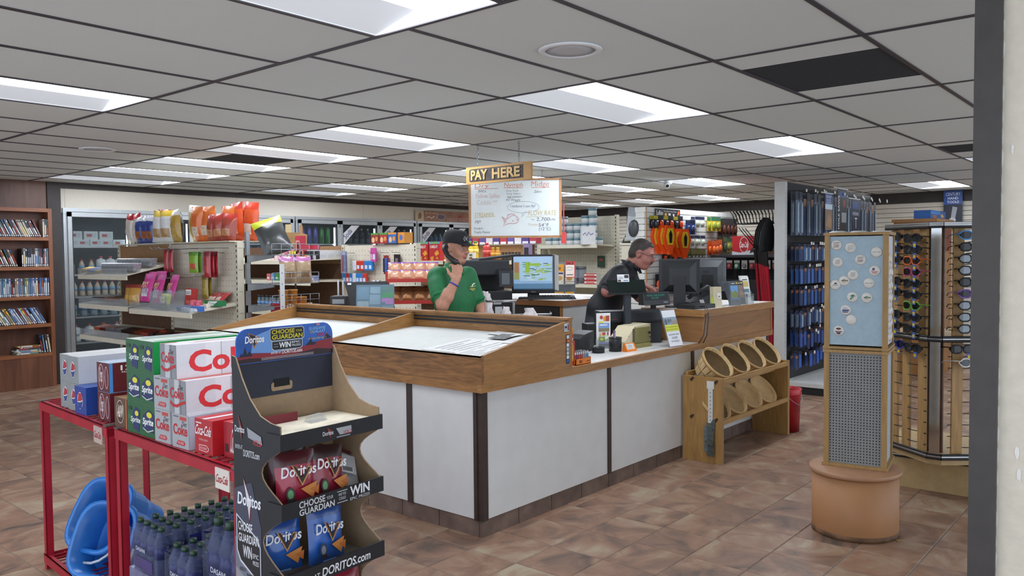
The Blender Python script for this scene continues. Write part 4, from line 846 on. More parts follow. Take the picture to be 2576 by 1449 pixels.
srect(0, 0, .53, .39, '#8fb2d6', 0); srect(0, 0, .53, .07, '#5d86a8', 1); srect(0, .33, .53, .39, '#a8c6e4', 1); srect(.01, .12, .075, .32, '#a87848', 1); srect(.01, .12, .075, .2, '#9a9a50', 2); srect(.085, .1, .52, .33, '#a9c8dc', 1)
rs = random.Random(5)
for k in range(46):
    x = rs.uniform(.09, .46); y = .11+rs.randint(0, 17)*.012; srect(x, y, min(.52, x+rs.uniform(.02, .12)), y+.009, rs.choice(['#4c8f62', '#9cbc3c', '#9cbc3c', '#2f5470', '#6fae58', '#d2dde0']), 3)
srect(.16, .2, .22, .32, '#93b83a', 4); srect(.2, .28, .36, .31, '#93b83a', 4); srect(.0, .0, .53, .012, '#31546c', 4)
sc.build('screen_image', mm)
printed('brand_mark', mm, (-.02, -.021, .065), (1, 0, 0), (0, 0, 1), [('t', 'DELL', 0, 0, .05, .014, '#9aa0a4', 0, .01)])
MB().add([(.205, -.024, .1), (.262, .03, .08), (.262, .03, .44), (.205, -.024, .46)], [(0, 1, 2, 3), (3, 2, 1, 0)], PAPER).build('taped_list', mm)
kb = thing('keyboard', 'black computer keyboard on the inner counter', 'keyboard', (6.55, 5.0, IZ+.0006), math.radians(40.16-90))
MB().hexa([(-.24, -.09, 0), (.24, -.09, 0), (.24, .08, 0), (-.24, .08, 0)], [(-.235, -.085, .018), (.235, -.085, .018), (.235, .075, .035), (-.235, .075, .035)], BLK).build('case', kb)
kk = MB()
for r_ in range(5):
    for c_ in range(15): kk.box((-.225+c_*.03, -.075+r_*.029, .018+r_*.0031), (-.225+c_*.03+.025, -.075+r_*.029+.024, .027+r_*.0031), BLK2)
kk = kk.build('key_field', kb); kk['kind'] = 'stuff'
ms = thing('mouse', 'rounded black computer mouse at the counter corner', 'mouse', (6.62, 4.80, IZ+.0006)); MB().ball((0, 0, .0), (.045, .035, .04), BLK2, 14, 8).box((-.04, -.03, 0), (.04, .03, .006), BLK).build('shell', ms)
for x, y, r_ in ((6.9, 4.82, .2), (7.12, 4.86, -.1)): o = tag(MB().box((-.15, -.1, 0), (.15, .1, .002), PAPER).build('paper_sheet', None, (x, y, IZ+.0006), (0, 0, r_)), 'loose white paper %s on the inner counter' % ('by the mouse' if x < 7 else 'behind the till'), 'paper')
# copier beside the inner counter
cp = thing('copier', 'black multifunction copier behind the young man in green', 'copier', (5.70, 5.16, 0), math.radians(40.16-90)+.25)
MB().box((-.30, -.25, 0), (.30, .3, 1.22), BLK, bev=.01).build('body', cp); MB().box((-.28, -.252, .25), (.1, -.25, .6), BLK2).build('paper_drawer', cp)
MB().box((-.30, -.18, 1.22), (-.12, .3, 1.36), BLK).box((-.12, .15, 1.22), (.3, .3, 1.36), BLK).build('output_bay', cp)
MB().box((-.31, -.2, 1.36), (.28, .3, 1.50), BLK2, bev=.015).build('scanner', cp); MB().hexa([(-.1, -.2, 1.49), (.42, -.2, 1.53), (.42, .25, 1.53), (-.1, .25, 1.49)], [(-.1, -.2, 1.51), (.42, -.2, 1.55), (.42, .25, 1.55), (-.1, .25, 1.51)], BLK).build('feeder_tray', cp)
MB().hexa([(.12, -.32, 1.26), (.3, -.32, 1.26), (.3, -.2, 1.3), (.12, -.2, 1.3)], [(.12, -.3, 1.4), (.3, -.3, 1.4), (.3, -.18, 1.42), (.12, -.18, 1.42)], BLK2).build('control_panel', cp)
printed('touch_screen', cp, (.15, -.3205, 1.28), (1, 0, 0), (0, .1, .98), [('r', 0, 0, .1, .1, '#5d666c')]); printed('stickers', cp, (-.2, -.2515, .8), (1, 0, 0), (0, 0, 1), [('e', .0, .28, .02, .025, '#8f9496'), ('r', -.02, .2, .08, .22, '#8b8f92'), ('r', .26, .3, .36, .32, '#a9adb0'), ('r', .28, .1, .37, .28, '#c9ccce'), ('r', -.03, .05, .05, .065, '#7d8184')])

cp.scale = (.76, .8, 1.04)
# ---------------- touch-screen till on the left leg, bag stand
tt = thing('touch_till', 'tilted black touch-screen till behind the display case', 'till', (4.42, 5.12, 1.0), math.radians(40.16-90)+.12)
tt.location = (4.36, 5.26, 1.075); tt.scale = (1.05, 1, 1)
MB().hexa([(-.03, .06, -.14), (.1, .06, -.14), (.1, .16, -.14), (-.03, .16, -.14)], [(0, .06, .1), (.07, .06, .1), (.07, .12, .1), (0, .12, .1)], BLK).box((-.06, .03, -.1945), (.13, .19, -.14), BLK).build('stand', tt)
MB().hexa([(-.1, -.04, .02), (.24, -.04, .02), (.24, .0, .02), (-.1, .0, .02)], [(-.18, .1, .31), (.16, .1, .315), (.16, .14, .315), (-.18, .14, .31)], BLK).build('housing', tt)
sm = MB(); fx = fm((-.085, -.0405, .035), (1, 0, 0), (-.08, .14, .29))
def s2(x0, y0, x1, y1, c, l): sm.add([(x0, y0, l*.0004), (x1, y0, l*.0004), (x1, y1, l*.0004), (x0, y1, l*.0004)], [(0, 1, 2, 3)], mat(c, .25, var=.05, emit=.25, kind='screen'), False, fx)
s2(0, 0, .3, .28, '#566a78', 1)
for (a, b_, c, d, cl) in ((.01, .02, .1, .13, '#76868f'), (.105, .1, .19, .19, '#6d8290'), (.2, .16, .29, .21, '#4a7a5c'), (.2, .12, .29, .155, '#8a6a94'), (.23, .1, .29, .12, '#8a6a94'), (.01, .15, .1, .26, '#60788a'), (.11, .2, .19, .26, '#6f8794'), (.2, .22, .29, .26, '#52706a'), (.11, .02, .19, .09, '#5f7482'), (.2, .02, .29, .09, '#657a88')): s2(a, b_, c, d, cl, 2)
sm.build('screen_image', tt); printed('sticker', tt, (-.155, .083, .288), (1, 0, 0), (-.08, .14, .29), [('r', 0, 0, .03, .018, '#d9dcde')])
pt = thing('card_printer', 'black slip printer left of the touch-screen till', 'printer', (4.33, 5.38, .9), -.9); pt.location = (4.10+.2, 5.53, CT+.0006); pt.scale = (1, 1, 1.3)
MB().box((-.07, -.08, 0), (.07, .08, .3), BLK, bev=.008).build('body', pt); MB().box((-.05, -.082, .25), (.05, -.08, .28), mat('#8a8d90', .4, .6)).build('slot_lip', pt); MB().box((-.02, -.02, .3), (-.016, .02, .4), mat('#d5d8dc', .4)).box((.02, -.02, .3), (.024, .02, .4), mat('#d5d8dc', .4)).build('paper_guides', pt)
bgst = thing('bag_stand', 'chrome bag stand with white plastic carrier bags behind the case', 'bag stand', (5.02, 4.22, 0), math.radians(40.16-90))
CHR = mat('#b5b9bc', .2, .95)
MB().box((-.2, -.12, 0), (.2, .12, .02), STEEL).cyl((0, .1, .02), (0, .1, 1.22), .012, CHR, 8).build('post', bgst)
for z, a, b_ in ((1.24, -.22, .02), (1.13, -.1, .3)): MB().tube([(a, .08, z), (a, -.12, z), (a+.02, -.14, z), (b_-.02, -.14, z), (b_, -.12, z), (b_, .08, z)], .006, CHR, 6).tube([(a, -.09, z-.012), (b_, -.09, z-.012)], .005, CHR, 6).build('wire_arm', bgst)
WB = mat('#dfd6d8', .45, var=.06, kind='film')
def crumple(name, lab, loc, sx, sy, sz, seed, par=None):
    rn = random.Random(seed); mb = MB(); n, k = 14, 10; vs = []
    for i in range(k+1):
        v = i/k
        for j in range(n):
            a = 2*math.pi*j/n; r_ = (1-.55*v**1.6)*(.75+.35*rn.random())*(1 if 0 < i else .6)
            vs.append((sx*r_*math.cos(a), sy*r_*math.sin(a), sz*(v+.06*(rn.random()-.5))))
    mb.add(vs, [(i*n+j, i*n+(j+1) % n, (i+1)*n+(j+1) % n, (i+1)*n+j) for i in range(k) for j in range(n)]+[list(range(k*n, k*n+n))], WB, False)
    return tag(mb.build(name, None, loc), lab, 'bag', 'white carrier bags on the bag stand')
crumple('carrier_bag', 'tall crumpled white carrier bag beside the young man', (4.92, 4.44, .86), .08, .1, .44, 3)
crumple('carrier_bag', 'small knotted white carrier bag on the chrome wire arm', (4.88, 4.18, 1.02), .06, .05, .17, 8)
crumple('carrier_bag', 'flat folded white carrier bag sticking up over the display case', (4.98, 4.02, .90), .1, .09, .28, 12)
# ================================================================ RED WIRE RACKS WITH SODA
RED = mat('#a5182c', .4, var=.12, scale=10)
def red_rack(lab, x, y, rz, L, D, plate):
    t = thing('wire_rack', lab, 'rack', (x, y, 0), rz, 'red wire drink racks'); H = .874
    for px_, py_ in ((0, 0), (0, L-.035), (D-.035, 0), (D-.035, L-.035)):
        MB().box((px_, py_, 0), (px_+.035, py_+.006, H-.01), RED).box((px_ if px_ < .1 else px_+.029, py_, 0), (px_+.006 if px_ < .1 else px_+.035, py_+.035, H-.01), RED).build('post', t)
    for z in (H, .075):
        MB().box((-.004, 0, z-.045), (.002, L, z), RED).box((-.004, 0, z-.006), (.02, L, z), RED).build('front_rail', t)
        MB().box((D-.002, 0, z-.045), (D+.004, L, z), RED).build('back_rail', t)
        for q in (0, L-.006): MB().box((0, q, z-.045), (D, q+.006, z), RED).build('end_rail', t)
        n = int(L/.052)
        for k in range(1, n): MB().cyl((0, k*L/n, z-.003), (D, k*L/n, z-.003), .0035, RED, 6).build('cross_wire', t)
        for k in range(1, 6): MB().cyl((k*D/6, 0, z-.009), (k*D/6, L, z-.009), .0035, RED, 6).build('long_wire', t)
    for q in (.0, L-.035): MB().box((-.006, q, H-.002), (.035, q+.035, H+.004), mat('#57544f', .5)).build('corner_cap', t)
    p = MB().box((-.009, .045, H-.085), (-.005, .145, H-.012), mat('#d8d2c8' if plate else '#b9a49c', .5))
    ink(p, [('t', 'Coca-Cola', .008, .022, .092, .052, '#b01c2c', .25, .01)], fm((-.0095, .145, H-.085), (0, -1, 0), (0, 0, 1))); p.build('logo_plate', t)
    return t
red_rack('near red wire rack carrying soda twelve-packs beside the cardboard display', 1.488, 2.49, -.046, 1.045, .5, True)
red_rack('far red wire rack with diet cola and root beer, left end of the racks', 1.525, 3.585, -.075, .955, .53, False)
SP = 'soda twelve-packs on the red wire racks'
PL, PW, PH = .40, .125, .13
def pack(lab, x, y, z, ecol, ends, sides=(), scol=None, tcol=None, tops=(), L=PL, w=PW, h=PH, rz=0., seam=True):
    t = thing('soda_pack', lab, 'soda pack', (x, y, z), rz, SP)
    E_ = mat(ecol, .38, var=.06, scale=25); S_ = mat(scol or ecol, .38, var=.04, scale=25); T_ = mat(tcol or scol or ecol, .38, var=.05)
    b = MB(); g = .004
    b.add([(0, 0, 0), (0, w, 0), (0, w, h), (0, 0, h), (L, 0, 0), (L, w, 0), (L, w, h), (L, 0, h)], [(0, 3, 2, 1), (4, 5, 6, 7)], E_)
    b.add([(0, 0, 0), (L, 0, 0), (L, 0, h), (0, 0, h), (0, w, 0), (L, w, 0), (L, w, h), (0, w, h)], [(0, 1, 2, 3), (5, 4, 7, 6)], S_)
    b.add([(0, 0, h), (L, 0, h), (L, w, h), (0, w, h), (0, 0, 0), (L, 0, 0), (L, w, 0), (0, w, 0)], [(0, 1, 2, 3), (7, 6, 5, 4)], T_)
    b.build('carton', t)
    if ends: printed('end_print', t, (-.0004, w, 0), (0, -1, 0), (0, 0, 1), ends)
    if sides: printed('side_print', t, (0, -.0004, 0), (1, 0, 0), (0, 0, 1), sides)
    if tops: printed('top_print', t, (0, 0, h+.0003), (1, 0, 0), (0, 1, 0), tops)
    return t
DC_END = [('r', 0, 0, PW, PH, '#a3a6aa'), ('r', .01, .118, .05, .122, '#54565a'), ('r', .06, .108, .11, .122, '#b8453f'), ('t', 'Diet', .075, .086, .112, .106, '#2c2a2c', .3), ('t', 'Coke', .008, .05, .115, .092, '#b5202c', .0, .028), ('p', [(.03, .014), (.045, .03), (.09, .03), (.098, .02), (.09, .012), (.045, .012)], '#b5303a'), ('t', 'ICE COLD', .045, .017, .087, .026, '#e6d8d6')]
DC_CAN = [('r', 0, 0, PW, PH, '#86898d'), ('r', .04, 0, .075, PH, '#b9bcc0'), ('r', .085, .0, .09, PH, '#6b6e72'), ('t', 'Diet', .075, .094, .108, .112, '#2c2a2c', .3), ('t', 'Coke', .008, .058, .11, .1, '#b5202c', 0, .028), ('l', [(.008, .042), (.03, .03), (.06, .03), (.09, .042), (.12, .05)], .012, '#b5202c')]
DC_SIDE = [('r', 0, 0, PL, PH, '#cfd0d6'), ('r', .12, .0, .19, PH, '#d9dade'), ('r', .185, 0, .19, PH, '#a9abb0'), ('t', 'Coke', .05, .018, .36, .105, '#cf2a30', 0, .032), ('t', 'Diet', .27, .085, .35, .122, '#26242a', .35)]
SPR_END = [('p', [(.05, .02), (.1, .01), (.112, .1), (.07, .112), (.045, .085)], '#1d2b5c'), ('e', .083, .085, .016, .011, '#d8d43a'), ('t', 'Sprite', .03, .04, .115, .07, '#e8ece6', .15, .02), ('r', .01, .095, .04, .11, '#1a3a22'), ('r', .01, .07, .035, .073, '#4a8a52'), ('r', .01, .06, .035, .063, '#4a8a52')]
SPR2 = [('p', [(.012, .03), (.11, .02), (.118, .095), (.07, .115), (.02, .085)], '#1d2b5c'), ('e', .075, .092, .022, .012, '#d8d43a'), ('t', 'Sprite', .02, .042, .11, .078, '#eef0ec', .15, .025), ('l', [(.02, .035), (.06, .022), (.11, .035)], .004, '#cfd6cc')]
COKE_END = [('r', .01, .112, .05, .117, '#e6c8c6'), ('t', 'Coca-Cola', .006, .07, .118, .108, '#f0e8e8', .3, .012), ('t', 'TASTES GREAT', .03, .05, .095, .057, '#e0b8b6'), ('p', [(.03, .012), (.03, .034), (.085, .036), (.1, .028), (.1, .018), (.085, .01)], '#e3b9b7'), ('p', [(.034, .015), (.034, .031), (.084, .033), (.095, .026), (.095, .02), (.084, .013)], '#ad1f2a'), ('t', 'ICE COLD', .04, .019, .085, .027, '#f0e4e4')]
RZ = .8745; LZ = [RZ+.0005+k*(PH+.001) for k in range(3)]
# near rack
for k, nm in enumerate(('bottom', 'middle', 'top')):
    pack('green lemon-lime twelve-pack, left of the two in the %s layer' % nm, 1.54, 3.295, LZ[k], '#1c5c34', SPR2 if k == 1 else SPR_END, scol='#15893f', tcol='#c6d2c4', tops=[('r', .02, .02, .38, .045, '#9fb9a4'), ('r', .05, .07, .3, .1, '#a9b4c8')])
    pack('green lemon-lime twelve-pack, right of the two in the %s layer' % nm, 1.535, 3.168, LZ[k], '#1c5c34', SPR2 if k < 2 else SPR_END, [('r', 0, 0, PL, PH, '#128a42')], '#15893f', '#c6d2c4', tops=[('r', .02, .02, .38, .045, '#9fb9a4')])
pack('silver diet cola twelve-pack in the bottom layer beside the green packs', 1.53, 3.035, LZ[0], '#a3a6aa', DC_END, scol='#c3c5cb', tcol='#d9d2d4')
pack('silver diet cola twelve-pack in the bottom layer beside the red packs', 1.525, 2.885, LZ[0], '#a3a6aa', DC_END, [('r', 0, 0, PL, PH, '#c0c6d6')], '#c3c5cb', '#d9d2d4')
pack('silver diet cola twelve-pack in the middle layer next to the green packs', 1.53, 3.035, LZ[1], '#a3a6aa', DC_END, scol='#c3c5cb', tcol='#d9d2d4', tops=[('r', .0, .05, .4, .075, '#c8584f')])
pack('silver diet cola twelve-pack in the middle layer showing large red lettering', 1.523, 2.898, LZ[1], '#86898d', DC_CAN, DC_SIDE, '#cfd0d6', '#dcd4d6', tops=[('r', .0, .04, .4, .07, '#c8584f')])
pack('silver diet cola twelve-pack alone on the top layer with large red lettering', 1.527, 2.972, LZ[2], '#86898d', DC_CAN, DC_SIDE, '#cfd0d6', '#dcd6da', tops=[('r', .0, .1, .06, .115, '#c8584f'), ('l', [(.1, .05), (.2, .08), (.3, .05)], .01, '#dba8a6')])
pack('red cola twelve-pack next to the silver packs on the bottom layer', 1.53, 2.725, LZ[0], '#ad1f2a', COKE_END, [('r', 0, 0, PL, PH, '#c01f28')], '#c01f28', '#c23a40', tops=[('r', 0, .05, .4, .075, '#e6dcdc')])
pack('red cola twelve-pack nearest the cardboard display', 1.56, 2.575, LZ[0], '#9c1e2a', [('t', 'Coca-Cola', .05, .02, .1, .11, '#f0e0e0', .2), ('r', .01, .02, .03, .05, '#2a1a1c')], [('r', 0, 0, PL, PH, '#b01f28')], '#b81f28', '#c23a40', tops=[('r', 0, .05, .4, .075, '#e6dcdc')])
# far rack
DP_END = [('p', [(.03, .1), (.06, .11), (.09, .09), (.08, .04), (.05, .02), (.025, .05)], '#8f9698'), ('e', .06, .066, .026, .038, '#c8ccd0'), ('p', [(.036, .06), (.05, .1), (.08, .09), (.084, .07), (.06, .062)], '#a82a34'), ('p', [(.036, .055), (.06, .056), (.084, .064), (.07, .034), (.05, .03)], '#2c3c7c')]
pack('silver diet cola twelve-pack at the far left end of the bottom layer', 1.60, 4.155, LZ[0], '#8b8f90', DP_END, scol='#b4b8bc', w=.118)
pack('silver diet cola twelve-pack second from the left end in the bottom layer', 1.59, 4.033, LZ[0], '#8b8f90', DP_END, scol='#b4b8bc', w=.118)
pack('silver diet cola twelve-pack at the far left end of the upper layer', 1.60, 4.155, LZ[1], '#8b8f90', DP_END, scol='#c2c5ca', tcol='#cfcfd0', w=.118)
pack('silver diet cola twelve-pack with plain grey side in the upper layer', 1.59, 4.033, LZ[1], '#8b8f90', DP_END, [('r', 0, 0, PL, PH, '#bcbfc6'), ('t', 'diet', .28, .085, .37, .118, '#2a3a70', .1), ('e', .34, .05, .03, .035, '#a84a50')], '#bcbfc6', '#cfcfd0', tops=[('r', .25, .03, .4, .06, '#7a5a70')], w=.118)
pack('blue cola twelve-pack beside the silver diet packs', 1.57, 3.905, LZ[0], '#24408f', [('e', .06, .065, .03, .04, '#c8ccd4'), ('p', [(.032, .06), (.045, .1), (.08, .1), (.088, .07), (.06, .062)], '#b02a34'), ('p', [(.032, .055), (.06, .056), (.088, .064), (.075, .028), (.045, .028)], '#203a86')], [('r', 0, 0, PL, PH, '#24489c')], '#24489c', '#3a5cae')
DRP = [('e', .045, .065, .028, .058, '#e2d6d8'), ('e', .045, .065, .025, .055, '#6a1c28'), ('t', 'Dr Pepper', .028, .02, .06, .11, '#e2d6d8', .0, .01), ('e', .1, .065, .018, .05, '#e2d6d8'), ('e', .1, .065, .015, .047, '#6a1c28')]
DRS = [('r', 0, 0, .3, PH, '#5f1822'), ('r', 0, 0, .015, PH, '#4a86c8'), ('t', '12', .05, .095, .1, .118, '#e8e0e0', 0, .02), ('t', 'PACK', .055, .083, .095, .091, '#e8e0e0'), ('e', .19, .04, .09, .035, '#3f7fb8'), ('e', .2, .04, .08, .03, '#5f1822'), ('e', .22, .035, .06, .02, '#8ab4d8')]
pack('maroon pepper soda twelve-pack in the bottom layer', 1.57, 3.655, LZ[0], '#5a1a22', DRP, [('r', 0, 0, .3, PH, '#5f1822')], '#5f1822', '#8aa8c8', L=.30)
pack('maroon pepper soda twelve-pack with a number on its side in the upper layer', 1.575, 3.668, LZ[1], '#5a1a22', DRP, DRS, '#5f1822', '#a9c0d6', L=.30, tops=[('r', 0, .02, .3, .05, '#c8d4e0')])
pack('brown root beer twelve-pack between the maroon and green packs', 1.55, 3.445, LZ[0], '#5f4030', [('e', .055, .07, .035, .05, '#d6c8b4'), ('e', .055, .07, .032, .047, '#4a2f22'), ('t', 'A&W', .03, .045, .085, .1, '#e0d4c0', .2, .02), ('r', .11, 0, .12, PH, '#b0683c')], [('r', 0, 0, PL, PH, '#8a4a34'), ('r', 0, .0, .03, PH, '#cfc4b4')], '#8a4a34', '#b48a5c', w=.122)

# bottled water under the near rack
PET = glass('#6a76a0', .42, .06, 'water_bottle_plastic'); FILM = glass('#8f98b4', .05, .08, 'shrink_film'); PURP = mat('#2c2c74', .3, var=.2, scale=14, kind='film')
def water_pack(lab, x, y, z, nx, ny, r, h, rz, lab_txt=True):
    t = thing('water_pack', lab, 'water pack', (x, y, z), rz, 'shrink-wrapped water packs under the rack')
    bm_ = MB().lathe([(r*.8, 0), (r*.98, h*.03), (r*.98, h*.3), (r*.9, h*.34), (r*.98, h*.4), (r*.98, h*.68), (r*.6, h*.84), (r*.36, h*.9), (r*.36, h*.93)], PET, 12).mesh('bottle')
    lm = MB().lathe([(r*.985, h*.38), (r*.985, h*.62)], mat('#25306a', .35, var=.35, scale=30), 12).mesh('bottle_label')
    cm = MB().lathe([(r*.42, h*.91), (r*.42, h), (0, h)], mat('#2c4a38', .4), 10).mesh('bottle_cap')
    for i in range(nx):
        for j in range(ny):
            b = link('bottle', bm_, t, (r+i*2*r, r+j*2*r, 0)); link('bottle_label', lm, b); link('bottle_cap', cm, b)
    f = MB(); rn = random.Random(int(x*1000+y*77)); N = 4*nx; M_ = 4*ny; W1 = 2*r*nx; L1 = 2*r*ny
    def hz(a, b_):
        q = max(0, math.cos(2*math.pi*(a/(2*r)-.5)))*max(0, math.cos(2*math.pi*(b_/(2*r)-.5))); return h*(.86+.15*q)+rn.uniform(-.004, .004)
    vs = [(i*W1/N, j*L1/M_, hz(i*W1/N, j*L1/M_)) for i in range(N+1) for j in range(M_+1)]
    f.add(vs, [(i*(M_+1)+j, (i+1)*(M_+1)+j, (i+1)*(M_+1)+j+1, i*(M_+1)+j+1) for i in range(N) for j in range(M_)], FILM, True)
    e = .003
    for (a, b_) in (((-e, -e), (-e, L1+e)), ((-e, -e), (W1+e, -e)), ((W1+e, -e), (W1+e, L1+e))):
        n = 14; f.add([(a[0]+(b_[0]-a[0])*i/n+rn.uniform(-.002, .002), a[1]+(b_[1]-a[1])*i/n+rn.uniform(-.002, .002), hh) for hh in (.0, h*.45, h*.84) for i in range(n+1)], [(k*(n+1)+i, k*(n+1)+i+1, (k+1)*(n+1)+i+1, (k+1)*(n+1)+i) for k in range(2) for i in range(n)], FILM, True)
    f.build('shrink_film', t)
    MB().box((W1*.0-.0045, L1*.18, h*.05), (-.004, L1*.82, h*.3), PURP).build('film_band', t)
    for i in range(2): MB().box((W1*(.3+.3*i), -.0048, h*.1), (W1*(.52+.3*i), -.0042, h*.75), PURP).build('film_panel', t)
    s = MB(); ink(s, [('t', 'DASANI', .0, .0, r*2.6, r*.5, '#d8dcf0', 0, .01)], fm((-.0048, L1*.75, h*.42), (0, -1, 0), (0, 0, 1))); s.build('film_print', t)
    return t
water_pack('large shrink-wrapped water pack at the left under the near rack', 1.545, 3.20, .29, 7, 4, .032, .205, -.03)
water_pack('shrink-wrapped water pack in the middle under the near rack', 1.545, 2.945, .255, 6, 3, .034, .2, -.03)
water_pack('shrink-wrapped pack of tall water bottles nearest the cardboard display', 1.545, 2.60, .29, 4, 3, .042, .33, -.03)
for (x, y, nx, ny, r) in ((1.545, 3.20, 7, 4, .032), (1.545, 2.945, 6, 3, .034), (1.545, 2.60, 4, 3, .042)):
    cc = tag(MB().box((0, 0, 0), (2*r*nx, 2*r*ny, .18 if r != .032 and r != .042 else .213), mat('#6a6f96', .35, var=.3, scale=20, kind='film')).box((.0, .0, .06), (2*r*nx+.001, 2*r*ny+.001, .1), PURP).build('water_case', None, (x, y, .0755)), 'sealed water case on the lower rack shelf under the %s water pack' % {.032: 'left', .034: 'middle', .042: 'tall bottle'}[r], 'water case', 'sealed cases on the lower rack shelf')

# blue sand pails on the far rack's lower shelf
BLU = mat('#2f78c8', .28, var=.08); WHT = mat('#cfd3d8', .4)
def pail(lab, loc, rot, s):
    t = thing('sand_pail', lab, 'pail', loc, 0, 'blue plastic pails', rot)
    n = 28
    def ring(r, z, p=3.2): return [(r*math.copysign(abs(math.cos(a))**(2/p), math.cos(a)), r*math.copysign(abs(math.sin(a))**(2/p), math.sin(a)), z) for a in [2*math.pi*i/n for i in range(n)]]
    rings = [ring(.10*s, 0), ring(.106*s, .01*s), ring(.118*s, .13*s), ring(.128*s, .132*s), ring(.137*s, .23*s), ring(.152*s, .235*s), ring(.152*s, .25*s), ring(.134*s, .25*s), ring(.126*s, .135*s), ring(.10*s, .008*s)]
    b = MB(); b.add([v for r_ in rings for v in r_], [(k*n+i, k*n+(i+1) % n, (k+1)*n+(i+1) % n, (k+1)*n+i) for k in range(len(rings)-1) for i in range(n)]+[list(range(n))[::-1], list(range((len(rings)-1)*n, len(rings)*n))], BLU, True); b.build('pail_body', t)
    for k in range(4): MB().box((-.075*s+k*.042*s, -.1365*s, .16*s), (-.05*s+k*.042*s, -.128*s, .2*s), mat('#2569b4', .3)).build('castle_tooth', t)
    MB().tube([(.155*s*math.cos(a), -.02-.17*s*math.sin(a), .238*s-.02*math.sin(a)) for a in [math.pi*i/12 for i in range(13)]], .007, WHT, 6).build('handle', t)
    return t
pail('front blue castle sand pail lying on the lower shelf, white handle across it', (1.915, 4.10, .115), (1.12, .0, -1.2), 1.22)
pail('rear blue castle sand pail lying nested behind the front one', (1.965, 4.23, .175), (1.05, .05, -1.3), 1.22)

# ================================================================ CARDBOARD CHIP DISPLAY
CB = mat('#9c8468', .8, var=.06, scale=60); CBK = mat('#1a1c22', .55, var=.12, scale=20); CBW = mat('#d6cdb8', .7, var=.18, scale=14); NAVY = mat('#1f2536', .55, var=.15, scale=12)
cd_ = thing('cardboard_display', 'tall black cardboard chip display with three trays and a blue header', 'display', (1.325, 1.99, 0), math.radians(2))
DW, DD = .38, .235
def profile():
    P = [(DD, 0), (DD, 1.305), (DD-.02, 1.30), (DD-.05, 1.24), (DD-.09, 1.18), (DD-.14, 1.135), (DD-.19, 1.12), (.0, 1.115)]
    for zt, zb in ((1.045, .89), (.842, .68), (.63, .46), (.41, .25)):
        P += [(0, zt), (.02, zt-.012)]+[(.02+.075*math.sin(math.pi*k/8), zt-.012-(zt-.012-zb-.012)*k/8) for k in range(1, 8)]+[(.02, zb+.012), (0, zb)]
    return P+[(0, 0)]
PF = profile()
for x, nm, mo in ((0, 'side_panel', 0), (DW-.005, 'side_panel', 1)):
    mx = Matrix(((0, 0, 1, x), (1, 0, 0, 0), (0, 1, 0, 0), (0, 0, 0, 1)))
    b = MB(); n = len(PF)
    b.add([(y, z, 0) for y, z in PF], [list(range(n))], CBK if mo == 0 else CB, False, mx)
    b.add([(y, z, .005) for y, z in PF], [list(range(n))], CB if mo == 0 else CBK, False, mx)
    b.add([(y, z, 0) for y, z in PF]+[(y, z, .005) for y, z in PF], [(i, (i+1) % n, n+(i+1) % n, n+i) for i in range(n)], CB, False, mx)
    sp = b.build(nm, cd_)
    if mo == 0:
        printed('side_print', sp, (-.0006, DD, 0), (0, -1, 0), (0, 0, 1), [('p', [(0, 0), (.13, 0), (.13, .22), (.13, .6), (.135, .8), (.09, .93), (0, .9)], '#3a4052'), ('p', [(.0, 0), (.12, 0), (.12, .72), (.06, .78), (.0, .75)], '#6d7280'), ('p', [(.0, 0), (.11, 0), (.11, .6), (.0, .66)], '#8a8d94'),
            ('p', [(.045, .95), (.09, .87), (.078, .795), (.062, .87)], '#5c1c1e'), ('p', [(.05, .935), (.084, .872), (.076, .815), (.066, .87)], '#c9ccd4'), ('t', 'Doritos', .018, .855, .135, .893, '#e2e4ea', .1, .02),
            ('p', [(.008, .825), (.118, .765), (.13, .74), (.13, .625), (.024, .68), (.008, .712)], '#c9ccd4'), ('p', [(.012, .818), (.115, .761), (.126, .737), (.126, .632), (.028, .686), (.012, .714)], '#17191f'),
            ('t', 'CHOOSE', .018, .776, .09, .804, '#d9dbe0', .0, .015), ('t', 'YOUR', .094, .76, .118, .773, '#d9dbe0'), ('t', 'GUARDIAN', .018, .742, .121, .768, '#d9dbe0', .0, .015), ('t', 'WIN', .04, .697, .085, .733, '#d9dbe0', 0, .02), ('t', 'EPIC', .09, .703, .12, .717, '#d9dbe0'), ('t', 'PRIZES', .09, .682, .12, .695, '#d9dbe0'),
            ('t', 'ENTER AT', .022, .652, .055, .663, '#20242c'), ('t', 'DORITOS.com', .058, .632, .128, .65, '#20242c', 0, .01), ('t', 'ENTER AT', .012, 1.025, .05, 1.037, '#c9ccd2'), ('t', 'DORITOS.com', .054, 1.005, .135, 1.026, '#c9ccd2', 0, .01),
            ('p', [(.03, 1.13), (.05, 1.09), (.045, 1.05), (.036, 1.09)], '#7c2a2a'), ('t', 'Doritos', .012, 1.075, .062, 1.095, '#c9ccd2', 0, .02), ('p', [(.075, 1.095), (.145, 1.075), (.15, 1.05), (.08, 1.065)], '#8f9298'), ('t', 'VOL.2', .105, 1.045, .145, 1.062, '#b8343a', .2, .02)], .00012)
bkp = MB().box((.005, DD-.006, .0), (DW-.005, DD, 1.285), CB).build('back_panel', cd_)
fb = MB().prism([(.006, 1.165), (DW-.006, 1.165), (DW-.006, 1.29), (.006, 1.29)], 0, .004, NAVY, Matrix(((1, 0, 0, 0), (0, 0, -1, DD-.007), (0, 1, 0, 0), (0, 0, 0, 1)))); fb.build('black_backing', cd_)
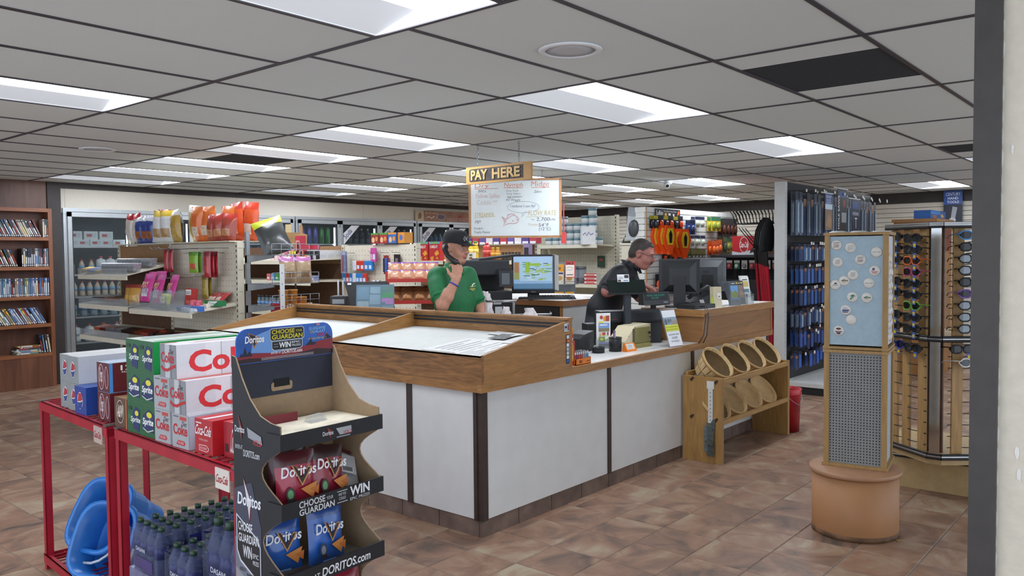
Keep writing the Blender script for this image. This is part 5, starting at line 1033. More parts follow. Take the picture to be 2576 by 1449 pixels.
hd = MB(); ho = [(.006, 1.275), (.006, 1.342)]+[(.006+.04*(1-math.cos(a)), 1.342+.04*math.sin(a)) for a in [math.pi/2*k/6 for k in range(1, 7)]]+[(DW-.006-.04*(1-math.cos(a)), 1.342+.04*math.sin(a)) for a in [math.pi/2*k/6 for k in range(6, 0, -1)]]+[(DW-.006, 1.342), (DW-.006, 1.275)]
hd.prism(ho, 0, .004, mat('#2b5fb4', .4, var=.3, scale=9), Matrix(((1, 0, 0, 0), (0, 0, -1, DD-.012), (0, 1, 0, 0), (0, 0, 0, 1))))
header = hd.build('header_card', cd_)
Q = [('p', [(.05, .03), (.16, .02), (.2, .06), (.13, .1), (.06, .08)], '#6b9ad8'), ('p', [(.0, .02), (.04, .028), (.09, .026), (.14, .022), (.2, .03), (.26, .035), (.31, .046), (.366, .05), (.366, .0), (.0, .0)], '#8a2430'), ('p', [(.0, .0), (.366, 0), (.366, .014), (.3, .022), (.22, .012), (.12, .008), (.04, .014), (0, .012)], '#2a141c'),
     ('p', [(.01, .02), (.016, .032), (.022, .024), (.03, .05), (.036, .026), (.046, .036), (.056, .02)], '#1c1a30'), ('p', [(.255, .035), (.27, .045), (.276, .06), (.282, .044), (.3, .042), (.29, .034)], '#241624'), ('p', [(.33, .05), (.34, .066), (.345, .066), (.362, .052)], '#2a1a26'),
     ('p', [(.04, .092), (.084, .076), (.062, .042)], '#b8763a'), ('p', [(.044, .089), (.079, .076), (.062, .049)], '#1a2030'), ('t', 'Doritos', .03, .06, .098, .082, '#f2f4f8', .1, .025),
     ('p', [(.118, .094), (.125, .1), (.242, .1), (.25, .094), (.25, .064), (.243, .058), (.243, .034), (.235, .028), (.13, .028), (.124, .034), (.124, .058), (.118, .064)], '#aab6c8'), ('p', [(.121, .093), (.127, .097), (.241, .097), (.247, .092), (.247, .066), (.241, .061), (.127, .061), (.121, .066)], '#14161c'), ('p', [(.127, .057), (.24, .057), (.24, .036), (.233, .031), (.134, .031), (.127, .037)], '#14161c'),
     ('t', 'CHOOSE', .126, .081, .212, .0945, '#d8cc2c', .05, .02), ('t', 'YOUR', .217, .083, .241, .09, '#d8cc2c'), ('t', 'GUARDIAN', .126, .064, .243, .0785, '#d8cc2c', .05, .02), ('t', 'WIN', .152, .036, .196, .054, '#eef0f4', .05, .03), ('t', 'EPIC', .2, .047, .235, .054, '#d4d8e0', 0, .02), ('t', 'PRIZES', .2, .037, .235, .044, '#d4d8e0', 0, .01), ('r', .132, .04, .149, .042, '#8a94a4'), ('r', .132, .048, .149, .05, '#8a94a4'),
     ('t', 'ENTER AT', .122, .019, .16, .026, '#eef0f4', .1), ('t', 'DORITOS.com', .163, .017, .24, .0285, '#eef0f4', .1, .015),
     ('t', 'GUARDIANS', .268, .084, .336, .094, '#8ac0ee', .15, .015), ('t', 'GALAXY', .284, .073, .336, .083, '#8ac0ee', .15, .015), ('t', 'OF THE', .272, .072, .283, .082, '#d8b830'), ('t', 'VOL.2', .303, .062, .34, .072, '#c8303c', .3, .02), ('t', 'IN THEATERS MAY 5', .266, .052, .338, .058, '#d8c060', .15), ('r', .298, .098, .313, .103, '#d88a90')]
Q += [('r', .085, .004+k*.003, .285, .0052+k*.003, '#b8aab0') for k in range(3)]
printed('header_print', header, (.007, DD-.0164, 1.277), (1, 0, 0), (0, 0, 1), Q, .00015)
hc = MB(); hc.prism([(.13, 1.185), (.135, 1.178), (.205, 1.178), (.21, 1.185), (.21, 1.2), (.205, 1.205), (.2, 1.205), (.2, 1.19), (.14, 1.19), (.14, 1.205), (.135, 1.205), (.13, 1.2)], 0, .002, CB, Matrix(((1, 0, 0, 0), (0, 0, -1, DD-.0115), (0, 1, 0, 0), (0, 0, 0, 1)))).build('handle_cutout_edge', cd_)
MB().box((.14, DD-.0125, 1.19), (.2, DD-.0115, 1.215), mat('#0d0e10', .8)).build('handle_slot', cd_)
LIPS = ((1.045, 1.092), (.842, .89), (.63, .68), (.41, .46), (.2, .25))
for k, (z0, z1) in enumerate(LIPS):
    tr_ = MB().box((-.006, -.008, z0), (DW+.006, -.003, z1), CBK).box((-.006, -.003, z0), (-.001, .06, z1), CBK).box((DW+.001, -.003, z0), (DW+.006, .05, z1), CBK).build('tray_lip', cd_)
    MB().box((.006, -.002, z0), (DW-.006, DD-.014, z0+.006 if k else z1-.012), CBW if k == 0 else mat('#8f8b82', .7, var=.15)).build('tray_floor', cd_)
    o_ = (-.006, -.0086, z0)
    if k == 0: printed('lip_print', tr_, o_, (1, 0, 0), (0, 0, 1), [('p', [(.165, .043), (.185, .03), (.178, .006), (.172, .03)], '#8a2c2c'), ('t', 'Doritos', .15, .018, .19, .031, '#d8dade', 0, .02), ('p', [(.2, .034), (.26, .034), (.262, .012), (.215, .012)], '#a9acb2'), ('t', 'VOL.2', .228, .012, .262, .022, '#b8303a', .2, .02), ('r', .202, .005, .255, .008, '#a9acb2')])
    if k == 1: printed('lip_print', tr_, o_, (1, 0, 0), (0, 0, 1), [('t', 'CHOOSE', .06, .024, .155, .044, '#d6d8de', 0, .02), ('t', 'YOUR', .16, .027, .185, .037, '#d6d8de'), ('t', 'GUARDIAN', .06, .002, .19, .021, '#d6d8de', 0, .02), ('t', 'AND YOU', .205, .027, .235, .036, '#d6d8de'), ('t', 'COULD', .207, .014, .233, .023, '#d6d8de'), ('r', .2, .04, .24, .042, '#d6d8de'), ('r', .2, .006, .24, .008, '#d6d8de'), ('t', 'WIN', .25, .016, .33, .046, '#e8eaee', 0, .03), ('t', 'EPIC PRIZES', .25, .003, .33, .012, '#d6d8de')])
    if k == 2: printed('lip_print', tr_, o_, (1, 0, 0), (0, 0, 1), [('t', 'ENTER AT', .05, .01, .13, .026, '#e2e4e8', .1, .015), ('t', 'DORITOS.com', .14, .009, .33, .036, '#e8eaee', .1, .02)])
printed('tray_print', cd_, (.02, .01, .637), (1, 0, 0), (0, 1, 0), [('p', [(.06, .09), (.13, .1), (.19, .02), (.12, .01)], '#7a5a4c'), ('r', .2, .06, .28, .07, '#8a4a3c'), ('r', .19, .08, .27, .086, '#4a566a'), ('r', .18, .1, .26, .106, '#3a3c40'), ('r', .02, .12, .09, .124, '#6a6660')])
MB().box((.02, DD-.05, 1.08), (.2, DD-.044, 1.108), mat('#7d2430', .5)).build('inner_tray_back', cd_)
tb_ = tag(MB().add([(0, 0, 0), (.07, .01, 0), (.075, .05, 0), (.005, .045, 0), (.01, .01, .02), (.06, .015, .022), (.06, .04, .02), (.012, .036, .018)], [(0, 1, 5, 4), (1, 2, 6, 5), (2, 3, 7, 6), (3, 0, 4, 7), (4, 5, 6, 7), (3, 2, 1, 0)], ACR).build('clear_wrapper', None, (1.51, 2.1, 1.0815)), 'crumpled clear wrapper on the top tray of the cardboard display', 'wrapper')
def chip(lab, x, y, z, rot, front, band, hero, red, seed, sc=1., backside=False):
    t = thing('chip_bag', lab, 'snack bag', (x, y, z), 0, None, rot); w_, h_ = .135*sc, .165*sc
    bag_mb(w_, h_, .05, front, band, None, back='#a9a9ac' if backside else front, seed=seed, nu=11, nv=13).build('bag', t)
    e = [('t', 'Doritos', .012, .094, .125, .126, '#eceef2', .1, .02), ('p', [(.045, .128), (.062, .122), (.075, .08), (.098, .118), (.112, .116), (.076, .062)], '#c48a4a'), ('p', [(.05, .126), (.06, .122), (.075, .088), (.1, .115), (.106, .114), (.076, .07)], '#241416'), ('p', [(.07, .055), (.125, .07), (.108, .022)], '#c87a2c'), ('p', [(.098, .05), (.13, .058), (.126, .03)], '#b8641f')]
    if hero: e += [('e', .036, .045, .014, .02, '#3a2a2c' if red else '#3a3440'), ('e', .036, .044, .009, .014, '#5f9a66' if red else '#7d8494'), ('p', [(.02, .02), (.052, .02), (.045, .032), (.028, .032)], '#2c2426')]
    e += [('r', .03, .008, .085, .013, '#7a9ad0')]
    if not backside: ink_ = printed('front_print', t, (-.0675*sc, -.0285*sc, 0), (1, 0, 0), (0, 0, 1), e)
    else: printed('back_print', t, (-.0675*sc, -.0285, 0), (1, 0, 0), (0, 0, 1), [('r', .02, .03, .11, .11, '#b9b9bc'), ('r', .06, .035, .1, .06, '#e4e4e6'), ('r', .03, .12, .1, .13, '#5a2028')]+[('r', .063+k*.005, .038, .066+k*.005, .057, '#303034') for k in range(7)])
    return t
cx = lambda a, b: (1.325+a*math.cos(.035)-b*math.sin(.035), 1.99+a*math.sin(.035)+b*math.cos(.035))
chip('red chip bag standing at the left of the middle tray', *cx(.098, .06), .85, (-.12, 0, -.15), '#a01f3c', '#4a1420', True, True, 61)
chip('red chip bag standing in the centre of the middle tray', *cx(.205, .05), .85, (-.16, .1, .05), '#8c1c34', '#2c1016', True, True, 62)
chip('dark red chip bag peeking out behind the other red bags', *cx(.12, .125), .86, (-.1, 0, .0), '#6a1626', '#4a1420', False, True, 63, 1.1)
chip('silver-backed chip bag lying at the right of the middle tray', *cx(.285, .08), .868, (-.95, .35, -.35), '#a3a3a6', '#7a2430', False, True, 64, 1., True)
chip('second silver-backed chip bag tucked in the right corner of the middle tray', *cx(.325, .13), .868, (-1.05, .3, -.5), '#9b9b9e', '#5a1c28', False, True, 65, .9, True)
chip('blue chip bag leaning in the middle of the lower tray', *cx(.23, .09), .637, (-.13, .06, .1), '#2a62b8', '#1f4a94', True, False, 66, 1.12)
chip('blue chip bag half hidden behind the left side panel', *cx(.09, .13), .637, (-.1, 0, -.2), '#2a62b8', '#1f4a94', False, False, 67)
chip('red chip bag in the lowest visible tray at the bottom of the photo', *cx(.28, .06), .415, (-.1, 0, .1), '#a01f3c', '#8a1830', False, True, 68, 1.1)
# ================================================================ BASKET STAND IN FRONT OF THE COUNTER
PINE = mat('#a07a45', .5, var=.2, scale=26, kind='woodz'); PINEX = mat('#a88149', .5, var=.2, scale=26, kind='wood'); KNOT = mat('#3a2416', .6)
bs = thing('basket_stand', 'low pine shelf stand holding round splint baskets', 'stand', (5.65, 2.711, 0))
for x, nm in ((0, 'side_board'), (1.30, 'side_board')):
    sb = MB().box((x, 0, 0), (x+.04, .325, .655), PINE).build(nm, bs)
    if x == 0:
        for y, z in ((.05, .62), (.25, .63), (.05, .33), (.25, .34)):
            MB().cyl((-.001, y, z), (-.004, y, z), .012, KNOT, 10).cyl((-.001, y-.012, z+.012), (-.003, y-.012, z+.012), .01, KNOT, 10).build('screw_plug', sb)
for z in (.645, .33):
    MB().box((.04, .0, z-.035), (1.30, .022, z), PINEX).build('front_rail', bs); MB().box((.04, .30, z+.0), (1.30, .322, z+.035), PINEX).build('back_rail', bs)
    MB().hexa([(.04, .12, z-.09), (1.3, .12, z-.09), (1.3, .3, z-.09), (.04, .3, z-.09)], [(.04, .12, z-.075), (1.3, .12, z-.075), (1.3, .3, z-.075), (.04, .3, z-.075)], PINEX).build('shelf_board', bs)
SPL = mat('#d9bd8c', .65, var=.14, scale=24, kind='woodz'); SPL2 = mat('#cba873', .65, var=.13, scale=20)
def stave_mesh(k, n=16):
    a0 = 2*math.pi*k/n+.02; a1 = 2*math.pi*(k+1)/n-.02; off = .0018*(k % 2); V_ = []
    for a in (a0, (a0+a1)/2, a1):
        for r, z in ((.095, .0), (.12, .08), (.14, .165)):
            V_ += [((r+off)*math.cos(a), (r+off)*math.sin(a), z), ((r+off-.003)*math.cos(a), (r+off-.003)*math.sin(a), z)]
    F_ = []
    for c in range(2):
        for r in range(2):
            o = c*6+r*2; F_ += [(o, o+6, o+8, o+2), (o+1, o+3, o+9, o+7)]
    return MB().add(V_, F_, SPL).mesh('stave')
STM = [stave_mesh(k) for k in range(16)]
BTM = MB().lathe([(0, -.001), (.094, -.001), (.094, .004), (0, .004)], SPL2, 20).mesh('basket_bottom')
RMO = MB().lathe([(.1425, .142), (.1465, .167), (.1445, .168), (.1405, .142)], SPL2, 28).mesh('rim_hoop'); RMI = MB().lathe([(.136, .142), (.1395, .168), (.1375, .168), (.134, .142)], SPL2, 28).mesh('rim_hoop')
MID = MB().lathe([(.1165, .06), (.1215, .075), (.120, .076), (.1155, .06)], SPL2, 28).mesh('middle_hoop')
def basket(lab, x, y, z, tilt, yaw=0):
    t = thing('splint_basket', lab, 'basket', (x, y, z), 0, 'splint baskets on the pine stand', (tilt, 0, yaw))
    for m in STM: link('stave', m, t)
    link('basket_bottom', BTM, t); link('rim_hoop', RMO, t); link('rim_hoop', RMI, t); link('middle_hoop', MID, t)
ORD = ['nearest', 'second', 'third', 'farthest']
for k in range(4): basket('empty round splint basket, %s in the top row of the pine stand' % ORD[k], 5.84+.315*k, 2.945, .645, .84, -.12)
for k in range(4): basket(['round splint basket with a white slip in it, nearest in the lower row', 'round splint basket with dark clips in it, second in the lower row', 'round splint basket with white packets, third in the lower row', 'empty round splint basket, farthest in the lower row'][k], 5.80+.3*k, 2.945, .325, .84, -.12)
for k, c, nm in ((0, '#dcdcd8', 'crumpled white slip in the nearest lower basket'), (1, '#26302c', 'dark tangled clips in the second lower basket'), (2, '#d6d8da', 'white packets lying in the third lower basket')):
    mb = MB(); rr = random.Random(k)
    for q in range(7):
        u_, v_ = rr.uniform(-.05, .05), rr.uniform(-.03, .03); mb.box((u_-.02, v_-.008, 0), (u_+.02, v_+.008, .008+.004*q), mat(c, .5), Matrix.Rotation(rr.uniform(0, 3), 4, 'Z'))
    tag(mb.build('small_goods', None, (5.80+.3*k, 2.862, .345), (.84, 0, 0)), nm, 'goods')
cs = thing('clip_strip', 'white hanging clip strip with dark packets on the side of the pine stand', 'clip strip', (5.646, 2.80, .3))
printed('strip', cs, (0, .02, 0), (0, -1, 0), (0, 0, 1), [('r', -.01, .27, .05, .33, '#d6d6d2'), ('r', 0, 0, .04, .28, '#cfcfcb')]+[('e', .02, .03+k*.03, .004, .004, '#4a4a48') for k in range(8)])
pkt = MB().box((-.006, -.03, 0), (0, .03, .11), mat('#4e5350', .35, var=.4, scale=40)).mesh('packet')
for k in range(7): link('packet', pkt, cs, (-.006-.007*(k % 4), -.01+.012*(k % 3), -.12-.028*k+.05), (0, .12+.05*(k % 3), .2*(k % 3-1)))
rbk = thing('bucket', 'red plastic bucket behind the pine stand', 'bucket', (7.13, 2.80, 0))
RB = mat('#b8202e', .35, var=.06)
MB().lathe([(0, .003), (.115, .003), (.117, 0), (.128, .33), (.138, .335), (.138, .35), (.13, .355), (.14, .38), (.132, .385), (.122, .33), (.112, .01), (0, .01)], RB, 28).build('body', rbk)
MB().tube([(-.13+.0*a, -.135*math.sin(a), .36-.13*math.sin(a)+0*a) if False else (.135*math.cos(a), -.06-.08*math.sin(a), .345-.1*math.sin(a)) for a in [math.pi*i/10 for i in range(11)]], .003, STEEL, 6).build('wire_handle', rbk)
printed('marker_writing', rbk, (-.03, -.1255, .14), (1, 0, 0), (0, -.03, 1), [('l', [(-.035, .03), (-.04, .09), (-.02, .12), (-.005, .1), (-.02, .06), (.0, .04), (.015, .1), (.03, .05)], .006, '#2a1416')])

# ================================================================ BUTTON TOWER ON ROUND DRUM
dr = thing('round_pedestal', 'tan round drum pedestal under the button tower', 'pedestal', (4.79, 1.474, 0))
TAN = mat('#a87850', .55, var=.06, scale=5)
MB().lathe([(.225, 0), (.232, .02), (.232, .345), (0, .345)], TAN, 48).build('drum', dr)
MB().lathe([(0, .345), (.245, .345), (.248, .352), (.248, .366), (.244, .37), (0, .37)], mat('#a67b5c', .45, var=.06), 48).build('drum_top', dr)
MB().lathe([(.2335, 0), (.2345, .012), (.233, .03)], mat('#6a4a30', .7, var=.5, scale=12), 40).build('worn_edge', dr)
sc_ = MB().add([(0, 0, .001), (.035, -.02, .003), (.07, -.012, .001), (.066, .008, .002), (.03, .004, .004)], [(0, 1, 2, 3, 4), (4, 3, 2, 1, 0)], mat('#a07a50', .7)); tag(sc_.build('paper_scrap', None, (4.72, 1.215, .0), (0, 0, .6)), 'torn tan strip lying on the floor beside the drum', 'scrap')
tw_ = thing('button_tower', 'square wooden display tower with pin-back buttons above a perforated panel', 'display', (4.91, 1.492, .371), math.radians(-80.6))
HW = .153; WD = mat('#a6834f', .45, var=.15, scale=30, kind='woodz')
for sx in (-1, 1):
    for sy in (-1, 1): MB().box((sx*HW-.014, sy*HW-.014 if sy < 0 else sy*HW-.016, 0), (sx*HW+.014, sy*HW+.016 if sy < 0 else sy*HW+.014, 1.325), WD).build('corner_post', tw_)
MB().box((-HW-.022, -HW-.022, -.0), (HW+.022, HW+.022, .018), WD).build('base_frame', tw_); MB().box((-HW-.02, -HW-.02, .655), (HW+.02, HW+.02, .672), WD).box((-HW-.02, -HW-.02, .676), (HW+.02, HW+.02, .69), WD).build('middle_frame', tw_)
MB().box((-HW-.02, -HW-.02, 1.325), (HW+.02, HW+.02, 1.34), WD).build('top_board', tw_)
PERF = mat('#8a8c8c', .5, var=.06); LBL_ = mat('#a3bccb', .5, var=.05, scale=40)
lp_ = MB()
for a in range(4):
    R4 = Matrix.Rotation(a*math.pi/2, 4, 'Z'); lp_.box((-HW+.014, -HW-.003, .018), (HW-.014, -HW+.003, .655), PERF if a == 0 else mat('#aab3bd', .5), R4)
lp_ = lp_.build('perforated_panel', tw_)
h_ = MB(); holes(h_, (-HW+.022, -HW-.0036, .032), (1, 0, 0), (0, 0, 1), 17, 38, .0163, .0042, mat('#22262a', .8)); h_ = h_.build('perforation_field', lp_); h_['kind'] = 'stuff'
for a in range(4): up_ = MB().box((-HW+.012, -HW-.006, .70), (HW-.012, -HW+.003, 1.318), LBL_ if a != 1 else mat('#c9ccd4', .5), Matrix.Rotation(a*math.pi/2, 4, 'Z')).build('button_panel', tw_)
# buttons (front): px on the photo's panel turned into panel coordinates
BT = [(.035, 1.270, 0), (.11, 1.254, 1), (.245, 1.228, 2), (.042, 1.172, 3), (.162, 1.186, 4), (.236, 1.124, 5), (.124, 1.10, 6), (.078, 1.066, 7), (.207, 1.054, 8), (.03, 1.043, 9), (.121, .974, 10), (.197, .972, 11), (.087, .90, 12), (.116, .845, 13), (.05, .78, 14)]
BM = MB().lathe([(0, .007), (.018, .0062), (.0275, .004), (.030, 0)], mat('#dcdad4', .2, var=.02), 24).mesh('button_face')
BL = ['round white pin-back button with four lines of black text, top left of the tower panel', 'round white pin-back button with a sketch drawing, second in the top row', 'round white pin-back button with script lettering near the top right corner', 'round white pin-back button with a short saying, left edge of the panel', 'round white pin-back button with slanted black and red text', 'round pin-back button with the stars and stripes flag', 'round white pin-back button with small printed text in the middle of the panel', 'round white pin-back button with a brown fish', 'round grey-white pin-back button with slanted script lettering', 'round white pin-back button with a small animal drawing at the left edge', 'round white pin-back button with a green fish', 'round white pin-back button with a small green trout beside the green fish button', 'round white pin-back button with blue lettering', 'plain white pin-back button below the blue-lettered one', 'lowest pin-back button on the tower, dark red and blue picture']
for (u_, z_, k) in BT:
    b = link('pin_button', None, None, (0, 0, 0)); b.empty_display_size = .02; tag(b, BL[k], 'button', 'pin-back buttons on the tower')
    b.matrix_world = Matrix.Translation((4.91, 1.492, .371)) @ Matrix.Rotation(math.radians(-80.6), 4, 'Z') @ Matrix.Translation((-HW+.014+u_, -HW-.0065, z_)) @ Matrix.Rotation(math.pi/2, 4, 'X')
    link('button_face', BM, b)
    E_ = []
    if k in (0, 4): E_ = [('r', -.016, .012-.008*q, .016-.004*(q % 2), .0145-.008*q, '#2c2a2a') for q in range(4)]+[('r', -.004, -.006, .012, -.002, '#a83a3c')]
    elif k in (3, 6): E_ = [('r', -.014+.003*(q % 2), .010-.006*q, .014-.003*(q % 2), .0118-.006*q, '#3c3a3a') for q in range(4)]
    elif k == 1: E_ = [('l', [(-.012, .01), (.014, .012), (.014, -.008), (-.014, -.01), (-.012, .01)], .0012, '#4a4848'), ('e', -.006, -.002, .006, .006, '#6a6866'), ('e', -.006, -.002, .0045, .0045, '#dcdad4'), ('l', [(.004, .008), (.004, -.006)], .001, '#4a4848'), ('l', [(.009, .008), (.009, -.006)], .001, '#4a4848')]
    elif k in (2, 8): E_ = [('l', [(-.02, -.002), (-.012, .003), (-.008, -.004), (-.002, .004), (.003, -.003), (.008, .003), (.012, -.002), (.02, .003)], .0022, '#2f2d2d')]
    elif k == 5: E_ = [('p', [(-.012, .014), (.0, .016), (.002, .004), (-.01, .002)], '#2c3a6c')]+[('l', [(-.018+.002*q, .0-.004*q), (.0, -.002-.004*q), (.018-.002*q, -.004-.004*q)], .002, '#a83a40') for q in range(4)]
    elif k in (7, 11): E_ = [('p', [(-.016, .003), (.0, .009), (.014, .003), (.02, .006), (.02, -.004), (.012, -.001), (0, -.005), (-.012, -.003)], '#7a6a40' if k == 7 else '#4a7a50'), ('l', [(-.01, -.008), (.01, -.009)], .002, '#c08a80')]
    elif k == 10: E_ = [('p', [(-.012, -.014), (-.004, .004), (-.014, .006), (.004, .016), (.018, .006), (.006, .002), (.008, -.008), (.0, -.004), (-.004, -.014)], '#2f7a4c')]
    elif k == 9: E_ = [('e', .002, .008, .008, .005, '#4a4a48'), ('l', [(-.013, -.004), (-.006, .002), (.0, -.005), (.007, .001), (.013, -.004)], .003, '#5a5a58')]
    elif k == 12: E_ = [('l', [(-.014, .008), (-.008, .015), (-.003, .007), (.003, .012), (.009, .008)], .0025, '#2f3a6c'), ('r', -.018, -.006, .018, .003, '#3a4888'), ('r', -.016, -.014, .012, -.008, '#2c3870')]
    elif k == 14: E_ = [('e', 0, .012, .014, .006, '#5a2a34'), ('r', -.018, -.006, .018, -.001, '#7a3038'), ('p', [(-.014, -.008), (.014, -.008), (.006, -.02), (-.008, -.018)], '#2c3060')]
    if E_: ink(MB(), E_, Matrix.Translation((0, 0, .0066)), .0002).build('button_print', b)
# side buttons on the right face
rs = random.Random(9)
for k in range(34):
    u_ = -.10+.05*(k % 5)+rs.uniform(-.006, .006); z_ = .74+.075*(k//5)+rs.uniform(-.008, .008)
    b = link('pin_button', BM, None); b.matrix_world = Matrix.Translation((4.91, 1.492, .371)) @ Matrix.Rotation(math.radians(-80.6), 4, 'Z') @ Matrix.Rotation(math.pi/2, 4, 'Z') @ Matrix.Translation((u_, -HW-.0065, z_)) @ Matrix.Rotation(math.pi/2, 4, 'X')
    b.scale = (.8, .8, 1); tag(b, 'small white pin-back button crowded on the narrow right side of the tower', 'button', 'pin-back buttons on the tower side')
for k in range(3): tag(MB().lathe([(.05, 0), (.052, .006), (.03, .012), (0, .013)], mat('#d5d6d4', .4), 16).build('loose_lid', None, (4.86+.06*k, 1.6-.1*k, 1.7115)), 'white plastic lid lying on top of the button tower, %s one' % ['left', 'middle', 'right'][k], 'lid', 'lids on the tower top')

# ================================================================ SUNGLASSES RACK
sr = thing('sunglasses_rack', 'wooden sunglasses rack with chrome-edged tiers and mirror strip', 'rack', (6.05, 1.25, 0))
def PT(x, y): return (x-6.05, y-1.25)
PLAN = [PT(5.88, 1.62), PT(5.635, 1.29), PT(5.635, 1.21), PT(5.86, .93), PT(6.42, .93), PT(6.42, 1.62)]
MDF = mat('#b99f72', .55, var=.08, scale=20); EDG = mat('#1c1d20', .35); CHR2 = mat('#c6c9cc', .15, .95)
MB().box((-.16, -.45, 0), (.4, .5, .2), MDF).build('base_box', sr)
MB().box((-.165, -.455, .2), (.4, .505, .215), EDG).box((-.168, -.458, .215), (.4, .508, .225), mat('#d8d5cc', .4)).box((-.165, -.455, .225), (.4, .505, .24), EDG).build('base_moulding', sr)
for z in (.285, 1.035, 1.755):
    p_ = MB().prism(PLAN, z, z+.012, MDF); 
    for k in range(4):
        a = Vector(PLAN[k]+(z+.006,)); b2 = Vector(PLAN[k+1]+(z+.006,)); 
        if k == 3: b2 = Vector(PLAN[4]+(z+.006,))
        p_.cyl(a+Vector((0, 0, -.008)), b2+Vector((0, 0, -.008)), .009, EDG, 8); p_.cyl(a+Vector((0, 0, .004)), b2+Vector((0, 0, .004)), .0085, CHR2, 8); p_.cyl(a+Vector((0, 0, .016)), b2+Vector((0, 0, .016)), .0085, EDG if z < 1.7 else CHR2, 8)
    p_.build('tier_plate', sr)
MB().prism([(x*.96, y*.96) for x, y in PLAN], .24, .285, MDF).build('plinth', sr)
SLT = mat('#b08c5a', .5, var=.2, scale=24, kind='woodz')
FL_ = (Vector(PT(5.88, 1.60)), Vector(PT(5.645, 1.29))); FR_ = (Vector(PT(5.65, 1.20)), Vector(PT(5.86, .94)))
def on(face, t, off=0.):
    a, b2 = face; e = (b2-a).normalized(); nrm = Vector((-.77, .64)) if face is FL_ else Vector((-.76, -.65)); q = a+(b2-a)*t+nrm*off; return q, e, nrm
for z0, z1 in ((.297, 1.03), (1.047, 1.75)):
    for face, t in ((FL_, .06), (FL_, .36), (FL_, .74), (FR_, .3), (FR_, .75)):
        q, e, nr = on(face, t, -.04); mx = Matrix(((e.x, nr.x, 0, q.x), (e.y, nr.y, 0, q.y), (0, 0, 1, 0), (0, 0, 0, 1)))
        sl_ = MB().box((-.033, -.009, z0), (.033, .009, z1), SLT, mx).build('slat_post', sr)
        for k in range(9):
            z = z0+.05+k*(z1-z0-.08)/9
            pg = MB()
            for s_ in (-1, 1): pg.tube([(s_*.034, .0, z), (s_*.05, .03, z+.006), (s_*.075, .035, z+.006)], .0028, mat('#3a3c3e', .4, .7), 5, mx)
            pg.build('peg', sl_)
    MB().box((-.42, -.03, z0), (-.414, .03, z1), mat('#b9bcbc', .12, .85)).build('mirror_strip', sr)
    MB().box((-.30, -.02, z0), (-.27, .1, z1), mat('#5a3a22', .5, var=.2)).build('inner_post', sr)
def glasses(col, lens, nm):
    t = thing('sunglasses', nm, 'sunglasses', (0, 0, -50), 0, 'sunglasses on the rack'); F_ = mat(col, .25); Ln = mat(lens, .08, .3)
    fr = MB(); ln = MB()
    for s_ in (-1, 1):
        pts = [(s_*(.034+.030*math.copysign(abs(math.cos(a))**.7, math.cos(a))), -.012*(1-abs(math.cos(a)))*.3+ (.014 if abs(math.cos(a)) > .95 and math.cos(a) > 0 else 0), .021*math.copysign(abs(math.sin(a))**.75, math.sin(a))) for a in [2*math.pi*i/14 for i in range(15)]]
        fr.tube(pts, .0038, F_, 5); ln.add([p for p in pts[:-1]], [list(range(14)), list(range(14))[::-1]], Ln)
        fr.tube([(s_*.064, .008, .008), (s_*.068, .05, .006), (s_*.066, .12, .0), (s_*.064, .14, -.015)], .003, F_, 5)
    fr.tube([(-.008, -.003, .008), (0, -.006, .011), (.008, -.003, .008)], .003, F_, 5); fr.build('frame', t); ln.build('lens', t)
    MB().box((-.012+.03, -.008, -.052), (.012+.03, -.006, -.02), mat('#3a62b8', .4)).box((.022, -.009, -.045), (.038, -.008, -.03), mat('#d8c030', .4)).build('price_tag', t)
    return Kind(t)
GK = {k: glasses(c, l, n) for k, c, l, n in (('k', '#141416', '#2a2c30', 'black wraparound sunglasses on the upper tiers of the rack'), ('s', '#1c1c20', '#7d848c', 'mirrored silver lens sunglasses on the right side of the rack'), ('b', '#4a90d0', '#1c1e22', 'bright blue framed sunglasses at the top right of the rack'), ('o', '#e0662c', '#2a2420', 'orange framed sunglasses in the third row'), ('p', '#c0507a', '#1c1a1c', 'pink framed sunglasses in the fourth row'), ('g', '#6ab03a', '#20241e', 'lime green framed sunglasses in the seventh row'), ('v', '#8a62b4', '#20202c', 'purple framed sunglasses with a yellow temple in the sixth row'), ('w', '#e4e2da', '#3a3c40', 'white framed sunglasses askew on the lower tier'), ('n', '#1c2c7c', '#101a4a', 'dark blue sunglasses at the top of the lower tier'))}
RWZ = [1.70-.0735*k for k in range(9)]
LEFT_A = 'kkk kk kk'; LEFT_B = 'kkopkkgkk'; RIGHT = 'bksskvsss'
GNM = {'k': 'black wraparound', 's': 'silver mirrored', 'b': 'bright blue framed', 'o': 'orange framed', 'p': 'pink framed', 'g': 'lime green framed', 'v': 'purple framed', 'w': 'white framed', 'n': 'dark blue'}
def place(ch, face, t, z, tw=0, yaw=0, row='top', tier='upper'):
    q, e, nr = on(face, t, .025); ang = math.atan2(e.y, e.x)
    if face is FL_: pass
    GK[ch].put((6.05+q.x, 1.25+q.y, z), (tw, 0, ang+yaw), '%s sunglasses, %s row, %s tier, %s column of the rack' % (GNM[ch], row, tier, 'right' if face is FR_ else 'left' if t < .5 else 'middle'), scale=(1.18, 1.1, 1.25))
for k in range(9):
    if LEFT_A[k] != ' ': place(LEFT_A[k], FL_, .2, RWZ[k], row=NTH[k])
    place(LEFT_B[k], FL_, .66, RWZ[k]-.012, row=NTH[k])
    place(RIGHT[k], FR_, .45, RWZ[k], row=NTH[k])
place('n', FL_, .3, .985, tier='lower'); place('k', FL_, .7, .975, tier='lower'); place('k', FR_, .3, .985, tier='lower'); place('w', FR_, .45, .9, .0, .3, 'second', 'lower')

